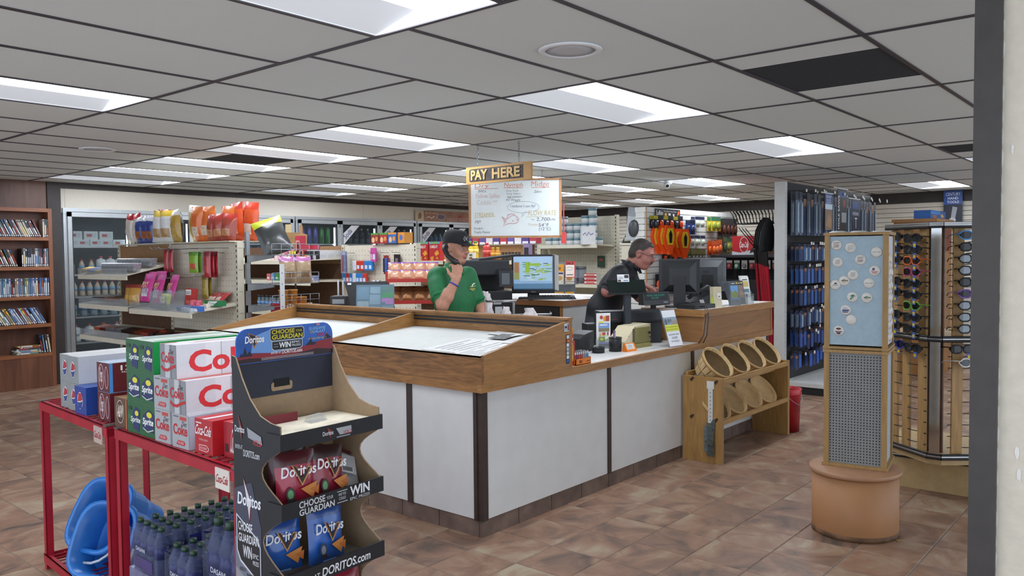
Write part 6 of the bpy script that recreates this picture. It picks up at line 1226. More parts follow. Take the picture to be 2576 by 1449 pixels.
# ================================================================ DRILL BIT GONDOLA, SHOVELS
BPEG = mat('#1b1c20', .55, var=.1)
dg = thing('tool_gondola', 'tall black pegboard gondola of blue drill bit packs with a white end post', 'shelving', (9.06, 3.60, 0))
MB().box((0, -.02, 0), (.075, .1, 2.41), mat('#b9bab8', .5, var=.04)).build('end_post', dg)
pl_ = MB()
for k in range(22): pl_.box((.005, -.0205, .12+k*.1), (.07, -.02, .122+k*.1), mat('#8a8a88', .6)).box((.03, -.0215, .17+k*.1), (.04, -.02, .175+k*.1), HOLE)
pl_ = pl_.build('post_notches', dg); pl_['kind'] = 'stuff'
MB().box((.075, 0, .1), (3.24, .03, 2.41), BPEG).box((.075, .05, .1), (3.24, .08, 2.41), mat('#2a2c30', .6)).build('pegboard', dg)
MB().box((.0, -.50, .012), (3.2, 0, .085), mat('#1a1a1c', .6)).box((.0, -.50, 0), (3.2, .08, .012), mat('#1a1a1c', .6)).build('kick', dg); MB().box((-.01, -.51, .085), (3.2, 0, .13), mat('#c6c6c2', .45, var=.05)).build('base_deck', dg)
def drillpack(col, w, h, nm, bit=True, top='#20283c'):
    mb = MB().box((-w/2, 0, 0), (w/2, .003, h), mat(col, .35, var=.25, scale=30)).box((-w/2, -.0006, h*.8), (w/2, .0, h), mat(top, .4))
    if bit: mb.cyl((0, -.009, h*.08), (0, -.009, h*.72), .006, mat('#a9b0b8', .25, .8), 8); mb.box((-w*.3, -.016, h*.05), (w*.3, 0, h*.76), glass('#cfe0ee', .15, .06))
    return one('drill_bit_pack', mb, nm, 'tool pack', 'drill bit packs on the black pegboard')
RN_ = ['top', 'second', 'third', 'fourth', 'fifth', 'sixth', 'lowest']
ROWS = [(1.80, .5, '#5a6c80', .085), (1.50, .20, '#4a74a8', .07), (1.24, .21, '#3a66a8', .07), (.99, .21, '#2f5c9e', .07), (.76, .2, '#3a5c92', .07), (.50, .2, '#2c4f92', .075), (.27, .19, '#2a58b0', .08)]
rs = random.Random(4)
for r_, (z, h, c, w) in enumerate(ROWS):
    k1 = drillpack(c, w, h, 'blue carded drill bit hanging in the %s row of the black pegboard' % RN_[r_], r_ in (0, 1, 4)); k2 = drillpack('#23365c', w, h*.85, 'dark navy carded drill bit set hanging in the %s row' % RN_[r_], False, '#8a5a3a')
    n = 26 if r_ == 0 else 13
    for i in range(n):
        x = .16+i*(.115 if r_ else .117); zz_ = z+rs.uniform(-.03, .03)*(r_ > 3); L_k = .2+.06*((r_+i) % 3)
        if r_ > 3 and 1 < i < 4 and r_ == 6: continue
        hk = MB().tube([(x, 0, zz_+h+.012), (x, -L_k, zz_+h+.012)], .003, BPEG, 4).box((x-.018, -L_k-.012, zz_+h-.012), (x+.018, -L_k-.008, zz_+h+.02), mat('#d4d4c8', .5)).build('tag_hook', dg)
        for d_ in range(2 if r_ in (0, 6) else 3):
            kk_ = k1 if (i*7+r_*3) % 5 < 3 else k2
            kk_.put((9.06+x, 3.60-.05-.055*d_, zz_), (0, 0, 0))
hs = thing('category_sign', 'navy category sign cards hanging across the drill bit rows', 'sign', (9.5, 3.28, 1.86))
for x, w, h, els in ((0, .24, .42, [('r', 0, .3, .24, .42, '#22407c'), ('t', 'CENTURY', .03, .37, .21, .4, '#d8dce8'), ('t', 'WOOD', .05, .335, .19, .36, '#c8d0e0'), ('t', 'BORING', .04, .305, .2, .33, '#c8d0e0'), ('r', 0, 0, .24, .3, '#7a6450'), ('p', [(.02, .05), (.12, .2), (.22, .12), (.2, .02)], '#9a7a5c'), ('r', .0, .24, .24, .3, '#b8c8d8')]), (.42, .34, .5, [('r', 0, 0, .34, .5, '#181a22'), ('r', .08, .4, .3, .47, '#22407c'), ('r', .15, .1, .32, .22, '#8a8c90'), ('e', .24, .33, .05, .05, '#7a2a2c')]), (.95, .3, .4, [('r', 0, 0, .3, .4, '#141c34'), ('r', .03, .28, .27, .37, '#22407c'), ('t', 'FASTENING', .03, .2, .27, .24, '#c8d0e0'), ('t', 'T', .12, .04, .2, .17, '#c8ccd4')])):
    MB().box((x-.12, 0, h), (x+w+.05, .004, h+.014), mat('#b4b6b8', .4)).build('sign_rail', hs); pn = MB().box((x, -.001, 0), (x+w, .003, h), mat('#161a26', .5)).build('sign_card', hs); printed('sign_print', pn, (x, -.0014, 0), (1, 0, 0), (0, 0, 1), els)
    if x == .42: printed('side_lettering', pn, (x+.075, -.002, .02), (0, 0, 1), (-1, 0, 0), [('t', 'HOLE SAWS', 0, 0, .4, .055, '#d8dade', 0, .01)])
# loose hand tool card sign on the far slatwall
ht = thing('hand_tool_sign', 'blue and black hand tools sign hanging on the far slatwall', 'sign', (14.55, 2.86, 2.02)); MB().box((0, 0, 0), (.01, .27, .55), mat('#1c2130', .5)).build('card', ht)
printed('print', ht, (-.001, .27, 0), (0, -1, 0), (0, 0, 1), [('r', 0, .33, .27, .55, '#23488c'), ('t', 'CENTURY', .03, .47, .24, .52, '#d8e0f0'), ('t', 'HAND', .06, .41, .21, .45, '#e4e8f0', 0, .01), ('t', 'TOOLS', .05, .35, .22, .39, '#e4e8f0', 0, .01), ('p', [(.1, .06), (.16, .05), (.2, .28), (.13, .3)], '#8d9196'), ('e', .13, .08, .05, .04, '#a9adb0')])
MB().cyl((.02, .13, .56), (.14, .13, .56), .008, STEEL, 6).build('bracket', ht)
wc = thing('oak_tool_cabinet', 'oak cabinet behind the button tower with a blue box on it', 'cabinet', (11.35, 2.53, 0))
MB().box((0, 0, 0), (.9, .5, 1.98), mat('#9a6b3a', .45, var=.2, scale=8, kind='woodz')).build('body', wc); MB().box((-.02, -.02, 1.98), (.92, .52, 2.02), OAK).build('top_board', wc); MB().box((.1, -.012, 1.6), (.8, 0, 1.9), mat('#7a3a24', .5)).build('red_panel', wc)
bb = thing('tool_box_carton', 'blue carton with a drill picture on top of the oak cabinet', 'box', (11.4, 2.6, 2.0205)); MB().box((0, 0, 0), (.8, .2, .11), mat('#2f62a8', .45)).build('carton', bb); printed('print', bb, (0, -.0006, 0), (1, 0, 0), (0, 0, 1), [('r', .0, .06, .5, .1, '#4a86c8'), ('p', [(.5, .05), (.6, .08), (.72, .04), (.6, .02)], '#c8a878'), ('r', .1, .01, .3, .05, '#a86a4c')])
# shovels and rakes leaning behind the gondola post
BLKM = mat('#17181a', .45, var=.1); REDH = mat('#b01c30', .35, var=.06)
def tool(lab, x, y, kind, lean=.30):
    t = thing('shovel' if kind == 's' else 'rake', lab, 'garden tool', (x, y, .0), 0, 'long-handled tools behind the white post', (0, -lean, 0))
    MB().cyl((0, 0, .42), (0, 0, 1.5), .021, REDH, 10).build('handle', t); MB().cyl((0, 0, .02), (0, 0, .42), .024, BLKM, 10).build('grip', t); MB().cyl((0, 0, 1.5), (0, 0, 1.68), .022, BLKM, 10, .03).build('socket', t)
    if kind == 's':
        b_ = MB(); P_ = [(-.1, 1.68), (.1, 1.68), (.115, 1.74), (.11, 1.9), (.06, 2.02), (0, 2.07), (-.06, 2.02), (-.11, 1.9), (-.115, 1.74)]
        mx = Matrix.Translation((0, 0, 1.66)) @ Matrix.Rotation(1.15, 4, 'Z') @ Matrix.Rotation(.28, 4, 'X') @ Matrix.Translation((0, 0, -1.66)) @ Matrix(((0, 0, 1, 0), (1, 0, 0, 0), (0, 1, 0, 0), (0, 0, 0, 1))); b_.prism(P_, -.006, .006, BLKM, mx); b_.hexa([(-.01, -.012, 1.66), (.03, -.012, 1.66), (.03, .012, 1.66), (.006, .012, 1.66)], [(.006, -.006, 1.95), (.01, -.006, 1.95), (.01, .006, 1.95), (.006, .006, 1.95)], BLKM); b_.build('blade', t)
    else:
        hb = MB().tube([(0, 0, 1.68), (0, -.2, 1.95)], .006, BLKM, 5).tube([(0, 0, 1.68), (0, .2, 1.95)], .006, BLKM, 5).tube([(0, -.24, 2.0), (0, .24, 2.0)], .008, BLKM, 6); hb.build('head', t)
        for k in range(13): MB().tube([(0, -.24+.04*k, 2.0), (-.02, -.26+.0433*k, 2.12), (-.07, -.27+.045*k, 2.17)], .005, BLKM, 5).build('tine', t)
for k in range(4): tool('black bladed shovel with a red handle, %s of the row' % ['first', 'second', 'third', 'last'][k], 9.56+.08*k, 3.83+.07*k, 's', .27-.02*k)
for k in range(3): tool('black toothed rake with a red handle, %s of the three' % ['front', 'middle', 'back'][k], 9.86+.07*k, 4.02+.09*k, 'r', .22-.02*k)
MB().tube([(.3, .085, 1.62), (.3, .11, 1.62), (1.2, .11, 1.62)], .008, STEEL, 6).build('tool_rail', dg)

# ================================================================ SLATWALL UNIT WITH ORANGE TAPES
SLW = mat('#cfcec8', .5, var=.04)
sw = thing('slatwall_unit', 'white slatwall unit hung with orange tapes behind the older man', 'shelving', (9.02, 5.36, 0))
for k in range(26): z = .1+k*.0785; MB().box((0, 0, z), (2.6, .02, z+.07), SLW).build('slat', sw)
MB().box((.004, .012, .1), (2.6, .05, 2.14), mat('#8a8880', .7)).box((.004, .05, 0), (.03, .22, 2.14), SLW).box((0, -.1, 0), (2.6, .22, .1), CREAM).build('core', sw)
for k in range(26): z = .1+k*.0785; MB().box((-.012, .02, z), (.003, .23, z+.07), SLW).build('end_slat', sw)
MB().box((-.014, -.004, 2.135), (2.61, .23, 2.2), mat('#d4d3ce', .45)).build('header', sw); MB().box((-.016, -.006, .1), (-.004, .004, 2.2), mat('#b8864c', .5)).build('edge_strip', sw)
lk = MB().box((.2, -.012, 2.075), (.86, -.006, 2.19), mat('#1a1a1e', .4)); ink(lk, [('t', 'Lufkin', .03, .03, .2, .09, '#d8d4cc', 0, .02), ('t', 'Fiberglass Long Tapes', .22, .07, .56, .095, '#c8c4bc'), ('r', .24, .02, .3, .06, '#d8a838'), ('r', .34, .015, .4, .06, '#d4d4d4'), ('r', .46, .02, .5, .055, '#d4d4d4'), ('p', [(.57, .03), (.63, .05), (.64, .09), (.6, .1)], '#d85a30')], fm((.2, -.0125, 2.075), (1, 0, 0), (0, 0, 1))); lk.build('brand_sign', sw)
ORG = mat('#e2521c', .35, var=.08); YEL = mat('#dcb828', .35); TG = 'orange tape reels on the slatwall'
def reel_mb():
    mb = MB(); mx = Matrix(((1, 0, 0, 0), (0, 0, -1, 0), (0, 1, 0, 0), (0, 0, 0, 1)))
    mb.prism([(-.085, .10), (-.05, .22), (.05, .22), (.085, .10), (.055, 0), (.02, -.06), (-.02, -.06), (-.055, 0)], 0, .03, ORG, mx)
    mb.prism([(-.055, .10), (-.035, .19), (.035, .19), (.055, .10), (.035, .02), (-.035, .02)], .0301, .034, YEL, mx); mb.prism([(-.022, .13), (0, .17), (.022, .13), (.014, .04), (-.014, .04)], .0341, .04, BLKM, mx); mb.box((-.025, -.04, -.08), (.025, 0, -.05), ORG)
    return mb
RL = one('tape_reel', reel_mb(), 'orange and yellow open-frame measuring tape reel on the slatwall', 'tape measure', TG)
for (x, z, n) in ((9.22, 1.70, 3), (9.62, 1.66, 3)):
    for k in range(n): RL.put((x+.05*k, 5.33-.06*k, z-.005*k), (0, 0, -.25), 'orange and yellow open-frame tape reel, %s of the %s bunch' % (['back', 'middle', 'front'][k], 'left' if x < 9.4 else 'right'), scale=(1.35, 1, 1.25))
def hp(nm, w, h, c, c2, c3, lab, grp='carded hand tools on the slatwall'):
    mb = MB().box((-w/2, 0, 0), (w/2, .004, h), mat(c, .4, var=.1)).box((-w/2, -.0008, h*.72), (w/2, 0, h), mat(c2, .4)).ball((0, -.012, h*.36), (w*.36, .02, h*.27), mat(c3, .35), 10, 6)
    return one(nm, mb, lab, 'tool pack', grp)
T1 = hp('tape_pack', .1, .17, '#22242a', '#2c2e34', '#d8481c', 'small carded orange pocket tape on the slatwall'); T2 = hp('tape_pack', .09, .16, '#2a2c30', '#b8b030', '#3a3c40', 'carded black pocket tape with a yellow header')
for k in range(6):
    for d_ in range(2): (T1 if k % 2 else T2).put((9.12+.13*k, 5.34-.06*d_, 1.93), (0, 0, -.1))
for k in range(5): (T2 if k % 2 else T1).put((9.45+.13*k, 5.34, 1.47), (0, 0, -.1))
for k in range(5): T1.put((9.2+.02*k, 5.3-.05*k, 1.12+.01*k), (0, 0, -.2), scale=(.9, 1, 1.3))
TP = one('tape_box', MB().box((-.22, -.1, 0), (.22, .1, .04), ORG).box((-.2, -.08, .04), (.2, .08, .07), mat('#9a9a98', .3, .7, var=.5, scale=60)), 'orange tray of silver key tapes on the slatwall', 'tray'); TP.put((9.86, 5.24, 1.385))
M1 = hp('hand_tool_pack', .12, .2, '#2a3c78', '#1c2440', '#3a4460', 'blue carded tool on the right half of the slatwall'); M2 = hp('hand_tool_pack', .11, .15, '#cfd4d0', '#2a3050', '#c8d0b8', 'clear carded lock on the slatwall'); M3 = hp('hand_tool_pack', .13, .2, '#d0b828', '#2f6a4a', '#8a9a3c', 'yellow carded tool set on the slatwall'); M4 = hp('hand_tool_pack', .1, .26, '#3a2420', '#2a2422', '#5a3024', 'dark brown carded brush on the slatwall'); M5 = hp('hand_tool_pack', .1, .2, '#c84a1c', '#d86028', '#e07030', 'orange plastic tool hanging on the slatwall'); M6 = hp('hand_tool_pack', .1, .24, '#4a5038', '#6a6c40', '#4c4e48', 'dark olive carded bits on the slatwall'); M7 = hp('hand_tool_pack', .14, .24, '#1c1d20', '#26282c', '#6a6e72', 'black carded pliers set on the slatwall')
for k, (kd, x, z) in enumerate(((M1, 10.08, 1.86), (M2, 10.22, 1.96), (M2, 10.36, 1.96), (M2, 10.2, 1.7), (M2, 10.38, 1.7), (M3, 10.72, 1.92), (M3, 10.85, 1.92), (M4, 11.05, 1.85), (M4, 11.18, 1.85), (M4, 11.3, 1.85), (M4, 11.42, 1.85), (M5, 10.72, 1.58), (M5, 10.82, 1.58), (M5, 10.92, 1.6), (M6, 10.1, 1.42), (M6, 10.2, 1.42), (M6, 10.3, 1.42), (M6, 10.4, 1.42), (M3, 11.2, 1.62), (M3, 11.33, 1.62), (M3, 11.46, 1.62), (M6, 11.08, 1.6), (M7, 9.2, .78), (M7, 9.36, .78), (M7, 9.2, .5), (M7, 9.36, .5), (M4, 10.3, 1.12), (M6, 10.5, 1.12), (M4, 10.7, 1.12), (M6, 10.9, 1.12), (M7, 10.3, .82), (M7, 10.5, .82), (M7, 10.7, .82))):
    kd.put((x, 5.33, z), (0, 0, -.1)); kd.put((x+.01, 5.27, z), (0, 0, -.15))
SKT = hp('socket_set', .2, .42, '#a9adb0', '#8a8e92', '#3a3c40', 'clear clamshell socket set hanging on the slatwall end panel'); SKT.put((9.0, 5.55, 1.78), (0, .1, -1.35))
BRU = one('scrub_brush', MB().cyl((0, 0, .12), (0, 0, .5), .018, BLKM, 8).hexa([(-.1, -.03, 0), (.1, -.03, 0), (.1, .03, 0), (-.1, .03, 0)], [(-.03, -.02, .14), (.03, -.02, .14), (.03, .02, .14), (-.03, .02, .14)], mat('#2a2c30', .5)).box((-.06, -.032, .03), (.05, -.03, .09), mat('#c8c2ae', .5)), 'black long-handled scrub brush on the shelf beside the slatwall', 'brush'); BRU.put((9.12, 5.70, 1.745), (0, 0, -.9), scale=(.8, .8, .85))
bcb = thing('cream_cabinet', 'cream cabinet ledge between the pegboard shelving and slatwall', 'cabinet', (9.06, 5.62, 0)); MB().box((0, 0, 0), (.35, .14, 1.72), CREAM).build('body', bcb); MB().box((-.02, -.01, 1.72), (.37, .15, 1.744), CREAM2).build('top', bcb)

# dark shelving with a big red cola carton
dk = thing('dark_shelf_unit', 'black shelving at right with a red cola carton on top', 'shelving', (10.55, 4.25, 0))
MB().box((0, 0, 0), (.5, .95, 1.24), mat('#1d1e21', .5, var=.1)).build('cabinet', dk); MB().box((.35, 0, 1.24), (.5, .95, 1.56), mat('#26272b', .6)).build('back_panel', dk); MB().box((-.02, -.02, 1.54), (.52, .97, 1.575), mat('#2c2d31', .4)).build('shelf', dk); MB().box((-.03, -.02, .78), (.02, .97, .84), OAKY).build('wood_ledge', dk)
ck = thing('cola_carton', 'large red cola carton with a bottle picture on the black shelf', 'soda pack', (10.6, 4.42, 1.576), .05); MB().box((0, 0, 0), (.28, .5, .26), mat('#b81c24', .4, var=.05)).build('carton', ck)
printed('print', ck, (-.0006, .5, 0), (0, -1, 0), (0, 0, 1), [('p', [(0, 0), (.5, 0), (.5, .05), (.38, .03), (.25, .06), (.12, .03), (0, .05)], '#c9cdd0'), ('e', .17, .14, .065, .11, '#d8c8c8'), ('e', .17, .14, .058, .1, '#a8141c'), ('t', 'Coca-Cola', .11, .1, .23, .18, '#f0e8e8', .2, .02), ('p', [(.25, .02), (.31, .04), (.38, .13), (.35, .15), (.27, .08)], '#2a1414'), ('r', .36, .2, .48, .206, '#d8c0c0')])
SMP = [hp('seed_pack', .08, .12, c, '#d4d4d0', c2, n, 'small carded goods under the black shelf') for c, c2, n in (('#8a3a44', '#c86a6a', 'small pink carded item under the black shelf'), ('#2f7a54', '#d0d8d0', 'small green carded item under the black shelf'), ('#c9ccc8', '#8a8c8a', 'small white carded item under the black shelf'))]
for k in range(8): SMP[(k*2) % 3].put((10.62, 4.32+.11*k, 1.38), (0, 0, -math.pi/2))
# ================================================================ HANGING SIGNS
WSG = mat('#b5894e', .5, var=.15, scale=12, kind='woody'); DKP = mat('#3b3532', .6, var=.35, scale=40); GLD = mat('#c8a468', .5, var=.12, scale=14)
def chain(name, parent, x, y, z0, z1, r=.009):
    n = max(2, int((z1-z0)/.021)); c = MB()
    for k in range(n):
        z = z0+(k+.5)*(z1-z0)/n; a = k % 2
        c.tube([((r*math.cos(t)) if a else 0, (0 if a else r*math.cos(t)), z+.014*math.sin(t)) for t in [2*math.pi*i/8 for i in range(9)]], .0022, STEEL, 4, Matrix.Translation((x, y, 0)))
    c.build(name, parent)
ph_ = thing('pay_sign', 'carved wooden pay here sign hanging on chains', 'sign', (5.42, 4.342, 2.245)); SW_, SH_ = .757, .155
MB().box((-.012, 0, 0), (.014, SW_, SH_), WSG).build('board', ph_)
MB().prism([(.085, .022), (.085, .135), (.69, .135), (.715, .128), (.715, .03), (.70, .022)], 0, .003, DKP, Matrix(((0, 0, -1, -.012), (1, 0, 0, 0), (0, 1, 0, 0), (0, 0, 0, 1)))).build('carved_field', ph_)
lm_ = MB(); gx = fm((-.0155, .69, .034), (0, -1, 0), (0, 0, 1))
for (t_, a, b_) in (('PAY', .0, .20), ('HERE', .255, .575)):
    g, fs = glyphs(t_, .035); lm_.add([(a+u*(b_-a), v*.09, .006) for u, v in g], fs, GLD, False, gx); lm_.add([(a+u*(b_-a)-.002, v*.09-.002, .003) for u, v in g], fs, mat('#8a6a3c', .6), False, gx)
lm_.build('carved_letters', ph_)
for y in (.14, .62): MB().tube([(0, y, SH_), (0, y, SH_+.03), (.01, y, SH_+.036)], .003, STEEL, 5).build('screw_eye', ph_); chain('chain', ph_, 0, y, SH_+.03, 2.585-2.245)
TLc = Vector((6.902, 6.462, 0)); TRc = Vector((7.593, 5.645, 0)); wd = TRc-TLc; WBW = wd.length; wrz = math.atan2(wd.y, wd.x)
wbd = thing('whiteboard', 'framed whiteboard of handwritten fishing notes hanging from the ceiling', 'whiteboard', (6.89, 6.455, 1.805), wrz); WBH = .68
MB().box((.0, 0, 0), (WBW, .018, WBH), mat('#d3d9d8', .3, var=.02)).build('board', wbd)
FRM = mat('#a87a52', .5, var=.15)
for q in ((-.005, 0, .022, WBH), (WBW-.022, 0, WBW+.005, WBH), (-.005, WBH-.02, WBW+.005, WBH+.004), (-.005, -.004, WBW+.005, .02)): MB().box((q[0], -.006, q[1]), (q[2], .02, q[3]), FRM).build('frame_rail', wbd)
for x in (.12, .85): chain('chain', wbd, x, .01, WBH, 2.585-1.805)
U = lambda x: (x-155)/1590*WBW; Vv = lambda y: (1370-y)/1050*WBH
def hw(t, x0, y0, x1, y1, c, sh=.1): return ('t', t, U(x0), Vv(y1), U(x1), Vv(y0), c, sh, -.012)
OG = '#cf6a3c'; BKI = '#3a3d44'; YG = '#c8ad62'; RDI = '#b8484c'; LRD = '#c9a09a'
E_ = [hw('Dry', 260, 400, 495, 500, OG), ('l', [(U(250), Vv(497)), (U(655), Vv(490))], .005, OG), hw('Nymph', 765, 390, 1090, 490, OG), ('l', [(U(755), Vv(482)), (U(1085), Vv(482))], .005, OG), hw('Midge', 1230, 370, 1535, 490, OG), ('l', [(U(1230), Vv(480)), (U(1545), Vv(476))], .005, OG),
      hw('BWOs', 320, 515, 455, 560, BKI), hw('Yellow Sallies', 262, 580, 690, 660, LRD), hw('Caddis !!!', 290, 700, 630, 780, '#cbb3ae'), hw('Gray Scud', 795, 515, 1000, 560, BKI), hw('Grey Zebra', 800, 570, 1045, 612, BKI), hw('egg pattern', 812, 625, 1070, 672, BKI), hw('Mr Wiggly', 795, 680, 1040, 728, BKI), hw('Zebra', 1280, 530, 1408, 572, BKI),
      hw('STREAMER', 250, 925, 585, 998, YG), ('l', [(U(235), Vv(1015)), (U(610), Vv(985))], .003, YG), hw('jigs', 255, 1045, 355, 1110, BKI), hw('Sculpin', 240, 1180, 388, 1228, BKI), hw('Trophy Peanut', 232, 1245, 512, 1305, BKI),
      hw('I believe I can fly!', 870, 785, 1295, 845, '#3c4c78'), hw('FLOW RATE', 1180, 890, 1660, 975, YG), ('l', [(U(1145), Vv(1005)), (U(1440), Vv(990))], .003, YG), hw('~ 2,700', 1225, 1015, 1545, 1085, BKI), hw('cfs', 1555, 1030, 1640, 1068, BKI), hw('Temp:', 1170, 1120, 1345, 1172, YG), hw('54°F', 1355, 1115, 1525, 1180, BKI), hw('(12°C)', 1358, 1190, 1560, 1262, BKI)]
E_.append(('l', [(U(1090+275*math.cos(a)), Vv(828-102*math.sin(a))) for a in [-.9+(2*math.pi-.25)*i/34 for i in range(35)]], .0022, '#5a5e66'))
E_.append(('l', [(U(1065), Vv(930)), (U(1075), Vv(975)), (U(1058), Vv(1003)), (U(1098), Vv(965)), (U(1110), Vv(915)), (U(1160), Vv(910))], .0022, '#5a5e66'))
E_ += [('l', [(U(x), Vv(y)) for x, y in q], .004, RDI) for q in ([(720, 995), (780, 1040), (830, 1030), (870, 990), (930, 965), (985, 1000), (1015, 1045), (985, 1055), (970, 1050), (1010, 1072), (990, 1100), (930, 1120), (860, 1115), (800, 1130), (745, 1165), (765, 1105), (755, 1050), (720, 995)], [(800, 1030), (830, 975), (815, 965), (870, 950), (890, 942), (935, 960)], [(900, 1060), (895, 1085), (930, 1065)], [(768, 1060), (800, 1065)], [(768, 1090), (800, 1088)])]+[('e', U(972), Vv(1022), .004, .004, RDI)]
printed('marker_writing', wbd, (0, -.0006, 0), (1, 0, 0), (0, 0, 1), E_, .0003)
fs_ = thing('fly_swatter', 'red plastic fly swatter hanging at the right edge of the whiteboard', 'fly swatter', (7.60, 5.62, 1.73), wrz)
MB().cyl((0, 0, .12), (.0, 0, .46), .008, mat('#c83a3c', .4), 8).build('handle', fs_); MB().box((-.03, -.004, 0), (.03, .004, .13), mat('#cf4444', .4), bev=.002).build('paddle', fs_)
# ================================================================ PEOPLE (smooth distance-field bodies)
class Body:
    def __init__(s, lo, hi, h):
        s.lo = np.array(lo, float); s.h = h; n = np.ceil((np.array(hi)-s.lo)/h).astype(int)+1; s.n = n
        s.D = np.full(n, 9., np.float32); s.E = np.full(n, 9., np.float32); s.I = np.zeros(n, np.int16); s.mats = []
    def _blk(s, lo, hi, pad):
        a = np.maximum(0, np.floor((lo-pad-s.lo)/s.h).astype(int)); b = np.minimum(s.n, np.ceil((hi+pad-s.lo)/s.h).astype(int)+1)
        if np.any(b <= a): return None
        g = np.meshgrid(*[s.lo[i]+s.h*np.arange(a[i], b[i]) for i in range(3)], indexing='ij')
        return tuple(slice(a[i], b[i]) for i in range(3)), np.stack(g, -1)
    def _put(s, sl, d, m, k):
        if m not in s.mats: s.mats.append(m)
        D = s.D[sl]; q = np.maximum(k-np.abs(D-d), 0)/k; s.D[sl] = np.minimum(D, d)-q*q*k*.25
        w = d < s.E[sl]; s.E[sl] = np.where(w, d, s.E[sl]); s.I[sl] = np.where(w, s.mats.index(m), s.I[sl])
    def cone(s, a, b, ra, rb, m, k=.03):
        a = np.array(a, float); b = np.array(b, float); r = max(ra, rb)
        q = s._blk(np.minimum(a, b)-r, np.maximum(a, b)+r, .05)
        if q is None: return
        sl, P = q; ab = b-a; t = np.clip(((P-a)@ab)/max(1e-9, ab@ab), 0, 1)
        s._put(sl, np.linalg.norm(P-a-t[..., None]*ab, axis=-1)-(ra+(rb-ra)*t), m, k)
    def chain(s, pts, rs, m, k=.03):
        for i in range(len(pts)-1): s.cone(pts[i], pts[i+1], rs[i], rs[i+1], m, k)
    def ell(s, c, r, m, R=None, k=.03, paint=False):
        c = np.array(c, float); r = np.array(r, float); q = s._blk(c-r.max(), c+r.max(), .05)
        if q is None: return
        sl, P = q; L = P-c
        if R is not None: L = L@R.T          # rows of R are local axes
        k0 = np.linalg.norm(L/r, axis=-1); k1 = np.linalg.norm(L/(r*r), axis=-1); d = k0*(k0-1)/np.maximum(k1, 1e-6)
        if paint:
            if m not in s.mats: s.mats.append(m)
            s.I[sl] = np.where(d < 0, s.mats.index(m), s.I[sl]); return
        s._put(sl, d, m, k)
    def mesh(s, name):
        D = s.D; ins = D < 0; n = s.n
        acc = np.zeros(tuple(n-1)+(3,), np.float32); cnt = np.zeros(tuple(n-1), np.float32)
        offs = [(i, j, k) for i in (0, 1) for j in (0, 1) for k in (0, 1)]
        def corner(A, o): return A[o[0]:n[0]-1+o[0], o[1]:n[1]-1+o[1], o[2]:n[2]-1+o[2]]
        for o in offs:
            for ax in range(3):
                if o[ax]: continue
                p = list(o); p[ax] = 1; A = corner(D, o); B = corner(D, p); x = (A < 0) != (B < 0)
                t = np.where(x, A/np.where(x, A-B, 1), 0)
                for c in range(3): acc[..., c] += np.where(x, o[c]+(t if c == ax else 0), 0)
                cnt += x
        act = cnt > 0; idx = -np.ones(tuple(n-1), np.int64); idx[act] = np.arange(act.sum())
        V = (np.argwhere(act)+acc[act]/cnt[act][:, None])*s.h+s.lo
        mi = corner(s.I, (0, 0, 0))[act]; F = []; M_ = []
        for ax in range(3):
            u, v = (ax+1) % 3, (ax+2) % 3; sA = [slice(None)]*3; sB = [slice(None)]*3
            sA[ax] = slice(0, -1); sB[ax] = slice(1, None); a = ins[tuple(sA)]; b = ins[tuple(sB)]
            for flip in (0, 1):
                E = np.argwhere((a & ~b) if not flip else (~a & b)); E = E[(E[:, u] > 0) & (E[:, v] > 0) & (E[:, u] < n[u]-1) & (E[:, v] < n[v]-1)]
                q = []
                for du, dv in ((-1, -1), (0, -1), (0, 0), (-1, 0)):
                    e = E.copy(); e[:, u] += du; e[:, v] += dv; q.append(idx[e[:, 0], e[:, 1], e[:, 2]])
                q = np.stack(q, 1)
                if flip: q = q[:, ::-1]
                F.append(q); M_.append(mi[q[:, 0]])
        F = np.concatenate(F); M_ = np.concatenate(M_); ok = (F >= 0).all(1); F = F[ok]; M_ = M_[ok]
        for _ in range(2):                     # light smoothing
            S = np.zeros_like(V); C_ = np.zeros(len(V))
            for i in range(4):
                np.add.at(S, F[:, i], V[F[:, (i+1) % 4]]); np.add.at(C_, F[:, i], 1)
            V = V*.55+.45*S/np.maximum(C_, 1)[:, None]
        me = bpy.data.meshes.new(name); me.from_pydata(V.tolist(), [], F.tolist())
        col = np.array([lin(m['hex']) for m in s.mats])[mi]
        for _ in range(1):
            S = np.zeros_like(col); C_ = np.zeros(len(V))
            for i in range(4): np.add.at(S, F[:, i], col[F[:, (i+1) % 4]]); np.add.at(C_, F[:, i], 1)
            col = col*.5+.5*S/np.maximum(C_, 1)[:, None]
        at_ = me.color_attributes.new('Col', 'FLOAT_COLOR', 'POINT'); at_.data.foreach_set('color', np.concatenate([col, np.ones((len(V), 1))], 1).ravel().astype(np.float32))
        me.materials.append(PERSON); me.polygons.foreach_set('use_smooth', [True]*len(F)); me.update(); return me
